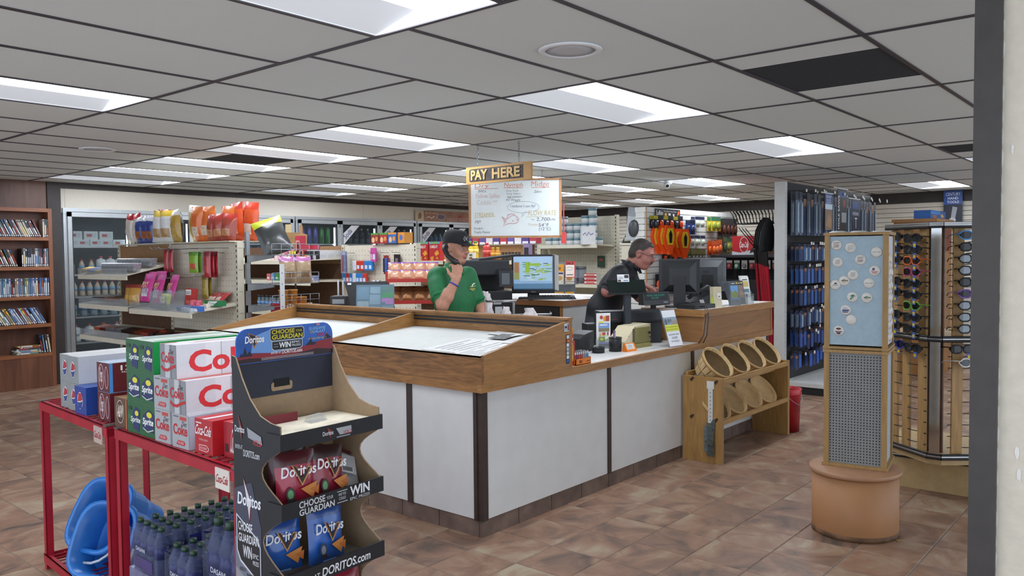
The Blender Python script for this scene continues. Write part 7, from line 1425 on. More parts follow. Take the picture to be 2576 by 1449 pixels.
def person_material():
    m = bpy.data.materials.new('person_surface'); m.use_nodes = True; N = m.node_tree.nodes; L = m.node_tree.links; b = N['Principled BSDF']; b.inputs['Roughness'].default_value = .6
    a = N.new('ShaderNodeVertexColor'); a.layer_name = 'Col'; nz = N.new('ShaderNodeTexNoise'); nz.inputs['Scale'].default_value = 45; nz.inputs['Detail'].default_value = 4
    rp = N.new('ShaderNodeValToRGB'); rp.color_ramp.elements[0].color = (.84, .84, .84, 1); rp.color_ramp.elements[1].color = (1, 1, 1, 1); rp.color_ramp.elements[0].position = .35; rp.color_ramp.elements[1].position = .6
    mx = N.new('ShaderNodeMix'); mx.data_type = 'RGBA'; mx.blend_type = 'MULTIPLY'; mx.inputs[0].default_value = 1
    tc = N.new('ShaderNodeTexCoord'); L.new(tc.outputs['Object'], nz.inputs['Vector']); L.new(nz.outputs['Fac'], rp.inputs[0]); L.new(a.outputs['Color'], mx.inputs[6]); L.new(rp.outputs[0], mx.inputs[7]); L.new(mx.outputs[2], b.inputs['Base Color'])
    return m
PERSON = person_material()
SKIN = mat('#c08a72', .5, var=.06, scale=30); SKIN2 = mat('#b4776a', .5, var=.08, scale=30); LIP = mat('#a5645a', .45); EYEW = mat('#a99a90', .4); EYED = mat('#2a1e18', .3); BROW = mat('#4a342a', .7)
GRN = mat('#0f6b3a', .75, var=.1, scale=60); NVY = mat('#15171f', .8, var=.12, scale=60); HAIR1 = mat('#2c211c', .7, var=.2, scale=60); HAIR2 = mat('#3a332e', .75, var=.3, scale=80); PANT = mat('#4a4438', .8, var=.1); PANT2 = mat('#2c3038', .8, var=.1); SHOE = mat('#1d1c1c', .6)
def basis(fx, fy, pitch):
    f = np.array([fx, fy, 0]); f /= np.linalg.norm(f); r = np.array([f[1], -f[0], 0]); u = np.array([0, 0, 1.])
    f2 = f*math.cos(pitch)+u*math.sin(pitch); u2 = u*math.cos(pitch)-f*math.sin(pitch)
    return np.stack([r, f2, u2])                # rows: right, forward, up
def head(B, c, R, skin, hair=None, sc=1., tache=None):
    c = np.array(c, float); W_ = lambda x, y, z: c+sc*(R[0]*x+R[1]*y+R[2]*z)
    e = lambda p, r, m, k=.02, paint=False: B.ell(W_(*p), [q*sc for q in r], m, R, k, paint)
    if hair: e((0, -.036, .03), (.078, .085, .086), hair)
    e((0, -.008, .028), (.074, .094, .083), skin); e((0, .028, -.03), (.062, .066, .083), skin, .03); e((0, .058, -.092), (.03, .028, .024), skin, .03)
    for s_ in (-1, 1):
        e((s_*.04, .05, -.035), (.026, .03, .03), skin, .03); e((s_*.033, .079, .028), (.026, .012, .008), skin, .02)
        e((s_*.079, -.012, -.008), (.009, .02, .032), skin, .012); B.cone(W_(s_*.048, -.02, -.07), W_(s_*.03, .05, -.095), .022*sc, .02*sc, skin, .03)
    B.cone(W_(0, .09, .018), W_(0, .112, -.018), .009*sc, .014*sc, skin, .016)
    for s_ in (-1, 1): e((s_*.013, .099, -.024), (.009, .01, .008), skin, .01)
    e((0, .09, -.052), (.024, .012, .006), LIP, .01); e((0, .089, -.061), (.021, .012, .007), LIP, .01)
    for s_ in (-1, 1):
        e((s_*.034, .086, .027), (.024, .008, .005), BROW, .006)
        B.cone(W_(s_*.017, .086, .0165), W_(s_*.05, .079, .0155), .0045*sc, .0045*sc, skin, .006); B.cone(W_(s_*.02, .083, -.004), W_(s_*.048, .077, -.003), .004*sc, .004*sc, skin, .006)
    if tache: e((0, .099, -.043), (.03, .012, .008), tache, .008)
    return W_
def eyes(t, W_, R, sc=1.):
    for s_ in (-1, 1):
        c = W_(s_*.033, .0765, .006); d = R[1]
        o = MB().ball(tuple(c), .0118*sc, mat('#b9aea6', .25, var=.02), 14, 9).build('eye', t)
        MB().ball(tuple(c+d*.0072*sc), (.0058*sc,)*3, mat('#2a1d16', .2), 12, 8).build('iris', o)
def hand(B, wrist, palm_dir, across, palm_n, curls, skin, sc=1., thumb=(.6, .5)):
    """palm_dir towards fingers, across towards the thumb side, palm_n out of the palm"""
    nz = lambda v: np.array(v, float)/np.linalg.norm(v)
    d = nz(palm_dir); a = nz(np.array(across, float)-d*np.dot(across, d)); n_ = nz(palm_n); w = np.array(wrist, float)
    R = np.stack([a, d, np.cross(a, d)]); B.ell(w+d*.045*sc, [.04*sc, .055*sc, .017*sc], skin, R, .02)
    L = [.072, .08, .075, .06]
    for i in range(4):
        k0 = w+d*.088*sc+a*(.032-.0215*i)*sc; p = k0-d*.02*sc; ang = 0; pts = [p, k0]; rs = [.011*sc, .0105*sc]
        for j, (fr, c_) in enumerate(zip((.45, .32, .23), curls)):
            ang += c_; k0 = k0+(d*math.cos(ang)+n_*math.sin(ang))*L[i]*fr*sc; pts.append(k0); rs.append((.0098-.0008*j)*sc)
        B.chain(pts, rs, skin, .004)
    t0 = w+a*.028*sc+d*.02*sc; t1 = t0+(a*thumb[0]+d*.7+n_*thumb[1])*.04*sc; t2 = t1+(a*.1+d*.8+n_*thumb[1])*.032*sc
    B.chain([t0, t1, t2], [.016*sc, .012*sc, .0095*sc], skin, .012)
CAMRZ = math.radians(40.16-90)
def hem(t, a, b, f, r, m, nm='sleeve_hem', tr=.009):
    a = Vector(a); b = Vector(b); d = (b-a).normalized(); o = d.orthogonal().normalized(); q = d.cross(o); c = a+(b-a)*f
    MB().tube([c+o*r*math.cos(x)+q*r*math.sin(x) for x in [2*math.pi*i/24 for i in range(25)]], tr, m, 8).build(nm, t)

# ---------------- young man in green on the phone
def man1():
    base = (4.556, 4.395); t = thing('person', 'young man in a green polo and black cap talking on a phone', 'person', (base[0], base[1], 0), CAMRZ)
    B = Body((-.33, -.36, -.02), (.31, .27, 1.78), .0054)
    R = basis(.86, -.51, -.14); rt = R[0]; fw = np.array([.72, -.69, 0]); fw /= np.linalg.norm(fw); up = np.array([0, 0, 1.]); rt = np.array([fw[1], -fw[0], 0])
    C0 = np.array([-.035, .01, 0.])
    P = lambda r, f, z: C0+rt*r+fw*f+up*z
    RR = np.stack([rt, fw, up])
    # legs and shoes
    for s_ in (-1, 1):
        B.chain([P(s_*.09, 0, .92), P(s_*.1, .02, .5), P(s_*.1, -.01, .09)], [.1, .068, .05], PANT, .04); B.cone(P(s_*.1, -.03, .045), P(s_*.11, .13, .035), .048, .04, SHOE, .02)
    B.ell(P(0, 0, .95), [.17, .12, .14], PANT, RR, .05)
    # torso in polo
    B.ell(P(0, .015, 1.06), [.175, .125, .13], GRN, RR, .06); B.ell(P(0, .01, 1.24), [.185, .125, .19], GRN, RR, .06); B.ell(P(0, -.005, 1.39), [.18, .10, .10], GRN, RR, .05)
    B.cone(P(-.14, -.01, 1.445), P(.14, -.01, 1.455), .058, .058, GRN, .05); B.cone(P(0, -.02, 1.46), P(0, .0, 1.50), .085, .07, GRN, .04)
    # collar
    for s_ in (-1, 1): B.chain([P(s_*.02, -.07, 1.535), P(s_*.07, -.01, 1.525), P(s_*.05, .06, 1.485), P(s_*.02, .085, 1.455)], [.01, .012, .012, .009], GRN, .01)
    # neck, head
    hc = P(0, .035, 1.66); B.chain([P(0, -.015, 1.48), P(0, .0, 1.60)], [.058, .056], SKIN, .02)
    Wh = head(B, hc, R, SKIN, HAIR1, 1.0)
    # right arm raised to the ear (near side)
    sh = P(.165, -.01, 1.435); el = np.array([-.10, -.285, 1.225]); wr = np.array([.002, -.255, 1.418])
    B.chain([sh, sh+(el-sh)*.55], [.072, .066], GRN, .05); B.cone(sh+(el-sh)*.3, sh+(el-sh)*.68, .07, .068, GRN, .03)
    B.chain([sh+(el-sh)*.5, el, el+(wr-el)*.35, wr], [.05, .043, .046, .029], SKIN, .02)
    hand(B, wr, (.12, .32, .94), (-.85, .2, .1), (-.55, .75, .2), (.75, 1.0, .7), SKIN, 1.0, (.4, .8))
    # left arm hanging
    sl = P(-.165, -.01, 1.44); e2 = np.array([.16, .13, 1.20]); w2 = np.array([.20, .02, .99])
    B.chain([sl, sl+(e2-sl)*.75], [.07, .062], GRN, .04); B.chain([sl+(e2-sl)*.5, e2, w2], [.048, .042, .03], SKIN, .02); hand(B, w2, (.1, -.3, -.95), (-.3, -.9, .2), (-.9, .2, .0), (.3, .3, .3), SKIN)
    B_ = link('body', B.mesh('body'), t)
    eyes(t, Wh, R)
    hem(t, sh, el, .72, .062, GRN, tr=.016); hem(t, sl, e2, .80, .054, GRN, tr=.014)
    # cap
    cap = MB(); n, k = 24, 8; BLKC = mat('#1c1c1f', .85, var=.15, scale=80); cv = Vector(Wh(0, -.012, .052)); mx = Matrix(((R[0][0], R[1][0], R[2][0], cv.x), (R[0][1], R[1][1], R[2][1], cv.y), (R[0][2], R[1][2], R[2][2], cv.z), (0, 0, 0, 1)))
    prof = [(1, -.012), (1.01, .0), (1.0, .03), (.93, .058), (.75, .078), (.45, .088), (.15, .091)]
    vs = [(.087*r*math.cos(2*math.pi*j/n), .106*r*math.sin(2*math.pi*j/n), z) for r, z in prof for j in range(n)]
    cap.add(vs, [(i*n+j, i*n+(j+1) % n, (i+1)*n+(j+1) % n, (i+1)*n+j) for i in range(len(prof)-1) for j in range(n)]+[list(range((len(prof)-1)*n, len(prof)*n))], BLKC, True, mx)
    cp_ = cap.build('cap', t)
    br = MB(); A = [math.radians(18+144*i/14) for i in range(15)]
    inn = [(.085*math.cos(a), .104*math.sin(a), -.006) for a in A]; out = [(.083*math.cos(a)*1.02, .075+.105*math.sin(a)**.6, -.014-.006*abs(math.cos(a))) for a in A]
    for dz in (0, .004): br.add([(x, y, z+dz) for x, y, z in inn+out], [(i, i+1, 16+i, 15+i) for i in range(14)], BLKC, True, mx)
    br.add([(x, y, z) for x, y, z in out]+[(x, y, z+.004) for x, y, z in out], [(i, i+1, 16+i, 15+i) for i in range(14)], BLKC, True, mx); br.build('cap_brim', cp_)
    lg = MB(); o = Vector(mx @ Vector((.018, .104, .014))); ink(lg, [('l', q, .0035, '#c9cacc') for q in ([(-.02, .0), (.02, .035)], [(-.02, .035), (.02, 0)], [(.02, .035), (.036, .0175), (.02, 0)])]+[('e', -.014, .0175, .003, .003, '#c9cacc'), ('e', .02, .0175, .003, .003, '#c9cacc')], fm(o+Vector(R[1])*.004, R[0]*-1*-1, R[2]), .0003); lg.build('cap_emblem', cp_)
    # wristband and chest logo
    dv = Vector((wr-el)); dv.normalize(); pc_ = Vector(el+(wr-el)*.84); MB().tube([pc_+dv.orthogonal().normalized()*.0365*math.cos(a)+dv.cross(dv.orthogonal().normalized())*.0365*math.sin(a) for a in [2*math.pi*i/16 for i in range(17)]], .0055, mat('#3440a8', .5), 6).build('wristband', t)
    lo = Vector(P(-.085, .125, 1.37)); ink(MB(), [('p', [(-.03, .012), (-.012, .004), (.0, -.01), (.012, -.012), (.006, .004), (-.016, .018)], '#d8dcd0'), ('l', [(-.035, -.006), (.0, -.014), (.03, -.012)], .004, '#c8b45c'), ('r', -.028, -.034, .03, -.026, '#b8a850'), ('r', -.014, -.044, .012, -.039, '#b8a850')], fm(lo, rt, up), .0004).build('chest_logo', t)
    # handset
    hs_ = thing('phone_handset', 'black phone handset held to the ear of the young man', 'phone', (0, 0, 0), 0)
    mw = Matrix.Translation((base[0], base[1], 0)) @ Matrix.Rotation(CAMRZ, 4, 'Z'); a = Vector((-.088, -.13, 1.665)); b = Vector((.0, -.19, 1.545)); q = (b-a)
    pts = [a+Vector((.012, .012, .008)), a, a+q*.15+Vector((-.012, -.012, 0)), a+q*.5+Vector((-.02, -.02, -.004)), a+q*.82+Vector((-.008, -.01, 0)), b, b+Vector((.014, .012, -.004))]
    m_ = MB().tube([mw @ p_ for p_ in pts], [.02, .026, .02, .0185, .02, .027, .02], mat('#141416', .4, var=.1), 10); o_ = Vector(mw @ a); hs_.location = o_
    m_.v = [tuple(Vector(v)-o_) for v in m_.v]; m_.build('handset_shell', hs_)
man1()

# ---------------- older man leaning over the till
def man2():
    r_ = (6.29, 3.93); t = thing('person', 'older man with glasses and moustache in a dark polo leaning over the till', 'person', (r_[0], r_[1], 0), CAMRZ)
    B = Body((-.45, -.34, -.02), (.34, .40, 1.74), .006)
    f0 = np.array([.93, -.36, 0]); f0 /= np.linalg.norm(f0); R = basis(.93, -.36, -.36); fw = f0; rt = np.array([fw[1], -fw[0], 0]); up = np.array([0, 0, 1.])
    P = lambda r, f, z: np.array([0, .02, 0.])+rt*r+fw*f+up*z
    RR = np.stack([rt, fw, up])
    for s_ in (-1, 1):
        B.chain([P(s_*.1, -.26, .92), P(s_*.11, -.2, .5), P(s_*.11, -.25, .09)], [.105, .07, .055], PANT2, .04); B.cone(P(s_*.11, -.27, .045), P(s_*.12, -.1, .035), .05, .042, SHOE, .02)
    B.ell(P(0, -.26, .96), [.18, .14, .15], PANT2, RR, .05)
    th_ = .42; Rt = np.stack([rt, fw*math.cos(th_)-up*math.sin(th_), up*math.cos(th_)+fw*math.sin(th_)])
    B.ell(P(0, -.22, 1.10), [.19, .16, .16], NVY, Rt, .06); B.ell(P(0, -.13, 1.28), [.20, .14, .2], NVY, Rt, .06); B.ell(P(0, -.05, 1.40), [.19, .11, .11], NVY, Rt, .05)
    B.cone(P(-.15, -.03, 1.43), P(.15, -.03, 1.43), .07, .07, NVY, .05); B.cone(P(0, -.0, 1.45), P(0, .03, 1.49), .09, .07, NVY, .04)
    for s_ in (-1, 1): B.chain([P(s_*.02, -.05, 1.545), P(s_*.07, .02, 1.525), P(s_*.05, .09, 1.475), P(s_*.02, .12, 1.43)], [.009, .011, .011, .008], NVY, .008)
    hc = P(.0, .135, 1.60); B.chain([P(0, .01, 1.47), P(0, .07, 1.55)], [.064, .06], SKIN2, .02)
    Wh = head(B, hc, R, SKIN2, None, 1.08, BROW)
    # short hair with receding front: paint plus a thin shell
    w = lambda x, y, z: Wh(x, y, z)
    B.ell(w(0, -.024, .046), [.0865, .1, .086], HAIR2, R, .012); B.ell(w(0, -.06, -.01), [.078, .062, .075], HAIR2, R, .02); B.ell(w(0, .045, .088), [.05, .03, .022], HAIR2, R, .02)
    for s_, el, wr in ((1, np.array([-.215, -.19, 1.27]), np.array([.10, -.235, 1.335])), (-1, P(-.22, .06, 1.2), P(-.12, .26, 1.27))):
        sh = P(s_*.185, -.04, 1.415); B.chain([sh, sh+(el-sh)*.75], [.078, .07], NVY, .05); B.chain([sh+(el-sh)*.6, el, el+(wr-el)*.35, wr], [.055, .046, .046, .03], SKIN2, .02)
        hem(t, sh, el, .80, .064, NVY, tr=.014)
        hand(B, wr, (.9, -.1, -.42), (.0, .8 if s_ > 0 else -.8, .1), (-.3, 0, -.95), (.35, .45, .35), SKIN2, 1.0, (.5, .4))
    link('body', B.mesh('body'), t); eyes(t, Wh, R, 1.08)
    g = MB(); GM = mat('#8a8c90', .3, .7)
    for s_ in (-1, 1):
        c = Vector(w(s_*.033, .108, .006)); g.tube([c+Vector(R[0])*.023*math.cos(a)+Vector(R[2])*.018*math.sin(a) for a in [2*math.pi*i/16 for i in range(17)]], .0016, GM, 5); g.tube([c+Vector(R[0])*s_*.023, Vector(w(s_*.078, .06, .012)), Vector(w(s_*.088, -.005, .012)), Vector(w(s_*.086, -.03, -.004))], .002, mat('#2c2a2a', .4), 5)
        g.add([c+Vector(R[0])*.023*math.cos(a)+Vector(R[2])*.018*math.sin(a) for a in [2*math.pi*i/16 for i in range(16)]], [list(range(16))], ACR)
    g.tube([Vector(w(-.01, .112, .008)), Vector(w(0, .118, .012)), Vector(w(.01, .112, .008))], .0016, GM, 5); g.build('spectacles', t)
    lo = Vector(P(-.09, .10, 1.36)); ink(MB(), [('e', 0, 0, .016, .012, '#b8a850')], fm(lo, rt, up), .0004).build('chest_logo', t)
man2()
# ================================================================ GOODS ON THE MIDDLE GONDOLAS
SG = 'goods on the middle gondola shelves'
def bx(nm, w, d, h, c, lab, els=(), cat='box', g=SG): return one(nm, carton_mb(w, d, h, c, els), lab, cat, g)
RZX = -math.pi/2
S1 = 1.5665; S2 = 1.3315; XF2 = 5.38
lot = Kind(bottle('lotion_bottle', .032, .2, '#d8d0cc', '#a8447c', '#c8788c', 'cream lotion bottle with a magenta cap on the middle gondola', SG, .55)); pinkb = Kind(bottle('shampoo_bottle', .028, .16, '#dcc4c8', '#e4dadc', '#c86a8a', 'pale pink shampoo bottle on the middle gondola', SG, .5))
for k in range(4): pinkb.put((XF2+.04, 8.2-.075*k, S1))
lot.put((XF2+.03, 7.84, S1))
pbx = bx('soap_box', .07, .05, .1, '#c9a8b8', 'pink and yellow soap box on the middle gondola', [('r', 0, .07, .07, .1, '#d8c84a'), ('r', .01, .02, .05, .05, '#b84a8a')])
for k in range(3): pbx.put((XF2, 7.99-.08*k if k < 1 else 7.79-.085*(k-1), S1), (0, 0, RZX))
rbh = bx('brush_box', .1, .07, .27, '#b02c44', 'tall red hair brush box on the middle gondola', [('r', .01, .03, .08, .22, '#c88a80'), ('r', .03, .08, .065, .2, '#2c2224')]); rbs = bx('brush_box', .09, .07, .165, '#b02c44', 'short red hair brush box beside the tall one', [('r', .01, .02, .075, .11, '#c88a80'), ('r', .025, .04, .06, .1, '#2c2224')])
rbh.put((XF2, 7.66, S1), (0, 0, RZX)); rbs.put((XF2-.01, 7.585, S1), (0, 0, RZX)); rbs.put((XF2+.12, 7.56, S1), (0, 0, RZX))
yb2 = bx('pill_box', .06, .05, .1, '#c8a030', 'yellow and black medicine box on the middle gondola', [('r', 0, .06, .06, .1, '#1c1c1e')]); kb2 = bx('pill_box', .05, .05, .1, '#1e1e22', 'black and white medicine box on the middle gondola', [('r', .0, 0, .05, .05, '#c9ccd0')])
yb2.put((XF2, 7.52, S1), (0, 0, RZX)); kb2.put((XF2, 7.465, S1), (0, 0, RZX)); kb2.put((XF2+.06, 7.44, S1), (0, 0, RZX))
wbx = bx('white_carton', .1, .12, .11, '#cfd0d2', 'plain white carton at the near end of the middle gondola shelf', [('r', .01, .02, .09, .06, '#c0c2c6')])
for k in range(4): wbx.put((XF2+.08+.1*k, 7.44, S1), (0, 0, 0))
S2C = [('#c86a6a', 'pink'), ('#5a8fc0', 'sky blue'), ('#3f8a4a', 'green'), ('#3f9a44', 'bright green'), ('#d4d6d2', 'white'), ('#c9ccd0', 'grey-white'), ('#4a7ab8', 'blue'), ('#8a90b8', 'lavender')]
for k, (c, n) in enumerate(S2C):
    kd = bx('remedy_box', .07, .06, .08+.03*(k in (3, 4, 5)), c, '%s remedy box on the second shelf of the middle gondola' % n, [('r', .01, .02, .05, .04, '#e0e0dc')])
    kd.put((XF2, 8.25-.085*k, S2), (0, 0, RZX));
    if k in (6, 7): kd.put((XF2+.05, 7.62-.14*(k-6), S2), (0, 0, RZX), scale=(1.2, 1, .8))
for k in range(4): tag(MB().box((-.05, 0, 0), (.05, .08, .018), mat('#d0d2d6', .5)).build('flat_carton', None, (XF2+.04, 7.66+.002*k, S2+.019*k), (0, 0, RZX)), 'thin white carton in the small stack on the second middle shelf', 'box', SG)
bdd = MB().prism([(-.16, 0), (.16, 0), (.16, .17), (.035, .19), (.028, .3), (0, .33), (-.028, .3), (-.035, .19), (-.16, .17)], 0, .014, mat('#a87c50', .6, var=.15), Matrix(((1, 0, 0, 0), (0, 0, 1, 0), (0, 1, 0, 0), (0, 0, 0, 1)))); PB = one('pizza_paddle', bdd, 'wooden pizza paddle standing on top of the middle gondola', 'paddle'); PB.put((5.82, 8.24, 1.737), (-.05, 0, RZX), scale=(.72, 1, .78))
PB2 = one('card_sign', MB().box((-.06, 0, 0), (.06, .006, .1), mat('#c8b48a', .6)), 'small tan card standing beside the wooden paddle', 'card'); PB2.put((5.80, 8.45, 1.90), (0, 0, RZX)); bst = tag(MB().box((-.1, -.05, 0), (.1, .05, .1625), mat('#a88458', .6)).build('tan_carton', None, (5.83, 8.45, 1.737)), 'plain tan carton under the small card on the middle gondola', 'box')
TOPB = [('#8a2c28', '#4a8a3c', 'red snack cracker box with a green top on the middle gondola'), ('#9a3028', '#4a8a3c', 'second red snack cracker box with a green top'), ('#3a62a0', '#c88a3c', 'blue and orange fruit snack box at the near end of the gondola top')]
for k, (c, c2, n) in enumerate(TOPB): bx('snack_carton', .13, .08, .115, c, n, [('r', 0, .095, .13, .115, c2), ('e', .04, .04, .025, .03, '#d8b08a'), ('e', .095, .05, .022, .025, '#c88a4a')]).put((5.76, 6.80-.14*k, 1.737), (0, 0, RZX))
bk_ = bx('back_carton', .1, .12, .115, '#d08a30', 'orange carton behind the fruit snack box', [('e', .05, .06, .025, .03, '#4a6ab0')]); bk_.put((5.78, 6.40, 1.737), (0, 0, RZX))
# pegboard goods of the middle gondola
PG = 'goods pegged on the middle gondola'
tb1 = one('toothbrush_pack', MB().box((-.03, 0, 0), (.03, .003, .24), mat('#8d93ae', .35, var=.3, scale=40)).cyl((-.01, -.006, .02), (-.01, -.006, .2), .006, mat('#b0503c', .4), 6).cyl((.012, -.006, .02), (.012, -.006, .2), .006, mat('#5a6ab0', .4), 6), 'carded toothbrush pair on the middle pegboard', 'toothbrush', PG)
def soap(c, n): return one('soap_case', MB().box((-.035, -.03, 0), (.035, 0, .11), mat(c, .3, var=.08), bev=.012).box((-.02, -.031, .02), (.02, -.03, .06), mat('#c8d4e4', .4)), '%s plastic soap case hanging on the middle pegboard' % n, 'soap case', PG)
sB, sR, sW, sP = soap('#2f78c0', 'blue'), soap('#c0392c', 'red'), soap('#d4d6da', 'white'), soap('#c04a94', 'magenta')
for k in range(3): tb1.put((5.73-.04*k, 7.28-.035*k, 1.42), (0, 0, RZX+.2))
for k, kd in enumerate((sW, sR, sR, sB, sB)): kd.put((5.76, 7.12-.068*k, 1.445), (0, 0, RZX))
for k, kd in enumerate((sB, sR, sB, sW, sB, sB, sR)): kd.put((5.76, 7.30-.058*k, 1.305), (0, 0, RZX))
for k in range(3): sP.put((5.77-.02*k, 6.84-.04*k, 1.54), (0, 0, RZX), scale=(.8, .6, 1.4))
cmb = one('comb_pack', MB().box((-.04, 0, 0), (.04, .003, .2), mat('#8a3030', .4)).box((-.03, -.02, .02), (.0, 0, .17), mat('#2a2c34', .3)).box((.0, -.02, .02), (.03, 0, .17), mat('#3a5aa8', .3)), 'carded black and blue comb set on the middle pegboard', 'comb', PG); cmb.put((5.77, 6.63, 1.41), (0, 0, RZX))
clp = one('nail_kit', MB().box((-.045, -.01, 0), (.045, .003, .18), mat('#241c22', .3)).box((-.02, -.014, .03), (.02, -.01, .14), mat('#a89aa0', .2, .7)), 'black carded nail kit on the middle pegboard', 'nail kit', PG); clp.put((5.77, 6.45, 1.44), (0, 0, RZX))
bbg = one('blue_pouch', bag_mb(.1, .12, .03, '#3a5ab0', '#5a7ac8', '#c8d0e4', seed=77), 'small blue pouch at the near end of the middle pegboard', 'pouch', PG); bbg.put((5.77, 6.32, 1.36), (0, 0, RZX))
for y in (7.2, 6.8, 6.62, 6.44, 6.32): hook(G2, (-.001, y-6.2, 1.64 if y != 6.32 else 1.48), .12)
# lower dark goods on gondola 2 and end-cap cans
spr = Kind(bottle('spray_can', .03, .17, '#6a7884', '#1e2024', '#5a86b8', 'spray can with a black cap on the lower shelf behind the end-cap', SG, .8))
for k in range(6): spr.put((5.42, 8.5-.08*k, .985))
flk = one('flag_flask', MB().lathe([(.035, 0), (.035, .13), (.02, .16), (.02, .18), (0, .18)], mat('#2c3448', .3), 14).box((-.036, -.02, .03), (-.034, .02, .1), mat('#b84a4c', .4)), 'dark flask with a striped flag on the lower shelf', 'flask'); flk.put((5.42, 7.96, .985))
grl = one('orange_lighter_box', MB().box((-.05, -.03, 0), (.05, .03, .09), mat('#c84a28', .4)).box((-.02, -.02, .09), (.02, .02, .12), BLK), 'orange-red boxed gadget on the lower middle shelf', 'box'); grl.put((5.42, 7.76, 1.06), (0, 0, RZX)); tag(carton_mb(.11, .1, .073, '#24262a').build('black_carton', None, (5.37, 7.76, .985), (0, 0, RZX)), 'black carton under the orange-red gadget', 'box')
# red pastry rack in front of the middle gondola
rk = thing('pastry_rack', 'red tube rack of bagged pastries behind the young man', 'rack', (5.22, 5.62, 0), CAMRZ+.1)
REDT = mat('#b0302a', .4)
for x in (-.24, .24):
    for y in (-.16, .16): MB().cyl((x, y, 0), (x, y, 1.46), .009, REDT, 8).build('post', rk)
for z in (.95, 1.18, 1.38, .7, .4): MB().box((-.24, -.17, z-.02), (.24, -.16, z+.012), REDT).box((-.24, .16, z-.02), (.24, .17, z), REDT).box((-.24, -.16, z-.006), (.24, .16, z), REDT).build('tray', rk)
cyl_ = MB().lathe([(.04, 0), (.04, .14), (.036, .14), (.036, .004), (0, .004)], mat('#8a8d90', .3, .8), 16).mesh('napkin_cylinder')
for k, (x, z) in enumerate(((-.33, 1.24), (-.27, 1.19))): link('napkin_cylinder', cyl_, rk, (x, -.16, z))
prs = one('pastry_bag', bag_mb(.13, .1, .06, '#c08a68', '#7a4a9c', '#d8a888', seed=81), 'clear bagged pastry with purple label on the red rack', 'pastry', 'bagged pastries on the red rack'); prb = one('pastry_bag', bag_mb(.13, .11, .06, '#8a5a34', '#5a3a2c', '#c88a4a', seed=82), 'brown bagged pastry on the lower trays of the red rack', 'pastry', 'bagged pastries on the red rack')
mrk = Matrix.Translation((5.22, 5.62, 0)) @ Matrix.Rotation(CAMRZ+.1, 4, 'Z')
for z, kd in ((1.38, prs), (1.18, prb), (.95, prb)):
    for i in range(4):
        for j in range(2): kd.put(tuple(mrk @ Vector((-.17+.115*i, -.1+.13*j, z+.004+.035*j))), (-.5, 0, CAMRZ+.1))
for i in range(4): prs.put(tuple(mrk @ Vector((-.17+.115*i, .02, 1.45))), (-.4, 0, CAMRZ+.1))
# gondola 3: crackers, oils, honey
CZ = [('r', 0, .22, .2, .25, '#5a9ac0'), ('r', .03, .225, .17, .245, '#7aa83c'), ('t', 'CHEEZ-IT', .02, .165, .16, .2, '#f0ece4', 0, .02), ('p', [(.1, .1), (.16, .14), (.19, .09), (.13, .06)], '#e0a030'), ('p', [(.03, .05), (.09, .06), (.08, .0), (.03, .01)], '#d8982c'), ('t', '45', .13, .02, .17, .05, '#e8c030', 0, .02)]
cz = bx('cracker_carton', .2, .08, .25, '#b8282c', 'red cheese cracker carton near the cap of the young man', CZ, 'box', 'cracker cartons'); cz.put((7.46, 7.62, 1.5365), (0, 0, RZX)); cz.put((7.46, 7.84, 1.5365), (0, 0, RZX))
ccb = bx('pudding_carton', .16, .05, .13, '#c9d4e8', 'white and blue carton in front of the cracker cartons', [('p', [(.0, 0), (.16, 0), (.08, .08)], '#5a86c8'), ('l', [(.02, .085), (.05, .105), (.07, .085), (.1, .108), (.14, .09)], .012, '#b8485c')]); ccb.put((7.40, 7.86, 1.5365) if False else (7.44, 7.99, 1.5365), (0, 0, RZX))
oil = Kind(bottle('oil_bottle', .045, .24, '#c8a828', '#3f8a3c', '#d8c060', 'golden cooking oil bottle with a green cap', 'cooking oil bottles', .45))
for k in range(6): oil.put((7.5+.1*(k % 2), 7.22-.1*(k//2), 1.5425), label=oil.nth('from the left, front before back'))
cnd = one('olive_carton', carton_mb(.09, .05, .1, '#d8d6cc', [('e', .045, .03, .03, .02, '#8a6a40'), ('r', .02, .06, .07, .08, '#4a5a3c')]), 'small white canned goods carton below the oil bottles', 'carton', 'cartons below the oils')
for k in range(4): cnd.put((7.45, 7.26-.1*k, 1.5365), (0, 0, RZX))
ktc = Kind(bottle('ketchup_bottle', .04, .22, '#b82c2c', '#c83a30', '#d85a50', 'red ketchup bottle on the third gondola', 'sauces on the third gondola', .3)); hny = Kind(bottle('honey_bottle', .033, .16, '#c8862c', '#d8b830', '#d8a040', 'amber honey bottle with a yellow cap on the third gondola', 'sauces on the third gondola', .5)); sps = Kind(bottle('spice_jar', .025, .1, '#4a4034', '#2c2c30', '#8a7a5c', 'small dark spice jar on the third gondola', 'sauces on the third gondola', .8))
ktc.put((7.5, 6.72, 1.5365)); ktc.put((7.56, 6.8, 1.5365)); hny.put((7.5, 6.63, 1.5365)); hny.put((7.5, 6.55, 1.5365))
for k in range(6): sps.put((7.5, 6.47-.04*k*1.3, 1.5365), scale=(.8, .8, 1))
for k in range(10): tag(carton_mb(.11, .1, .1, ['#4a3a7c', '#a83a44', '#5a4a90', '#c9c4cc'][k % 4], [('r', .01, .0, .1, .03, '#d8d8dc')]).build('tea_carton', None, (7.80, 7.32-.12*k, 1.742), (0, 0, RZX)), ['purple', 'red', 'violet', 'pale'][k % 4]+' tea carton standing on top of the third gondola', 'carton', 'cartons on top of the third gondola')
pur = bx('purple_pack', .09, .06, .2, '#8a7a9c', 'tall purple and black carded pack beside the third gondola end', [('r', .01, .02, .08, .15, '#2c2830')]); pur.put((7.66, 6.23, 1.5425), (0, 0, RZX)); pur.put((7.74, 6.3, 1.5425), (0, 0, RZX))
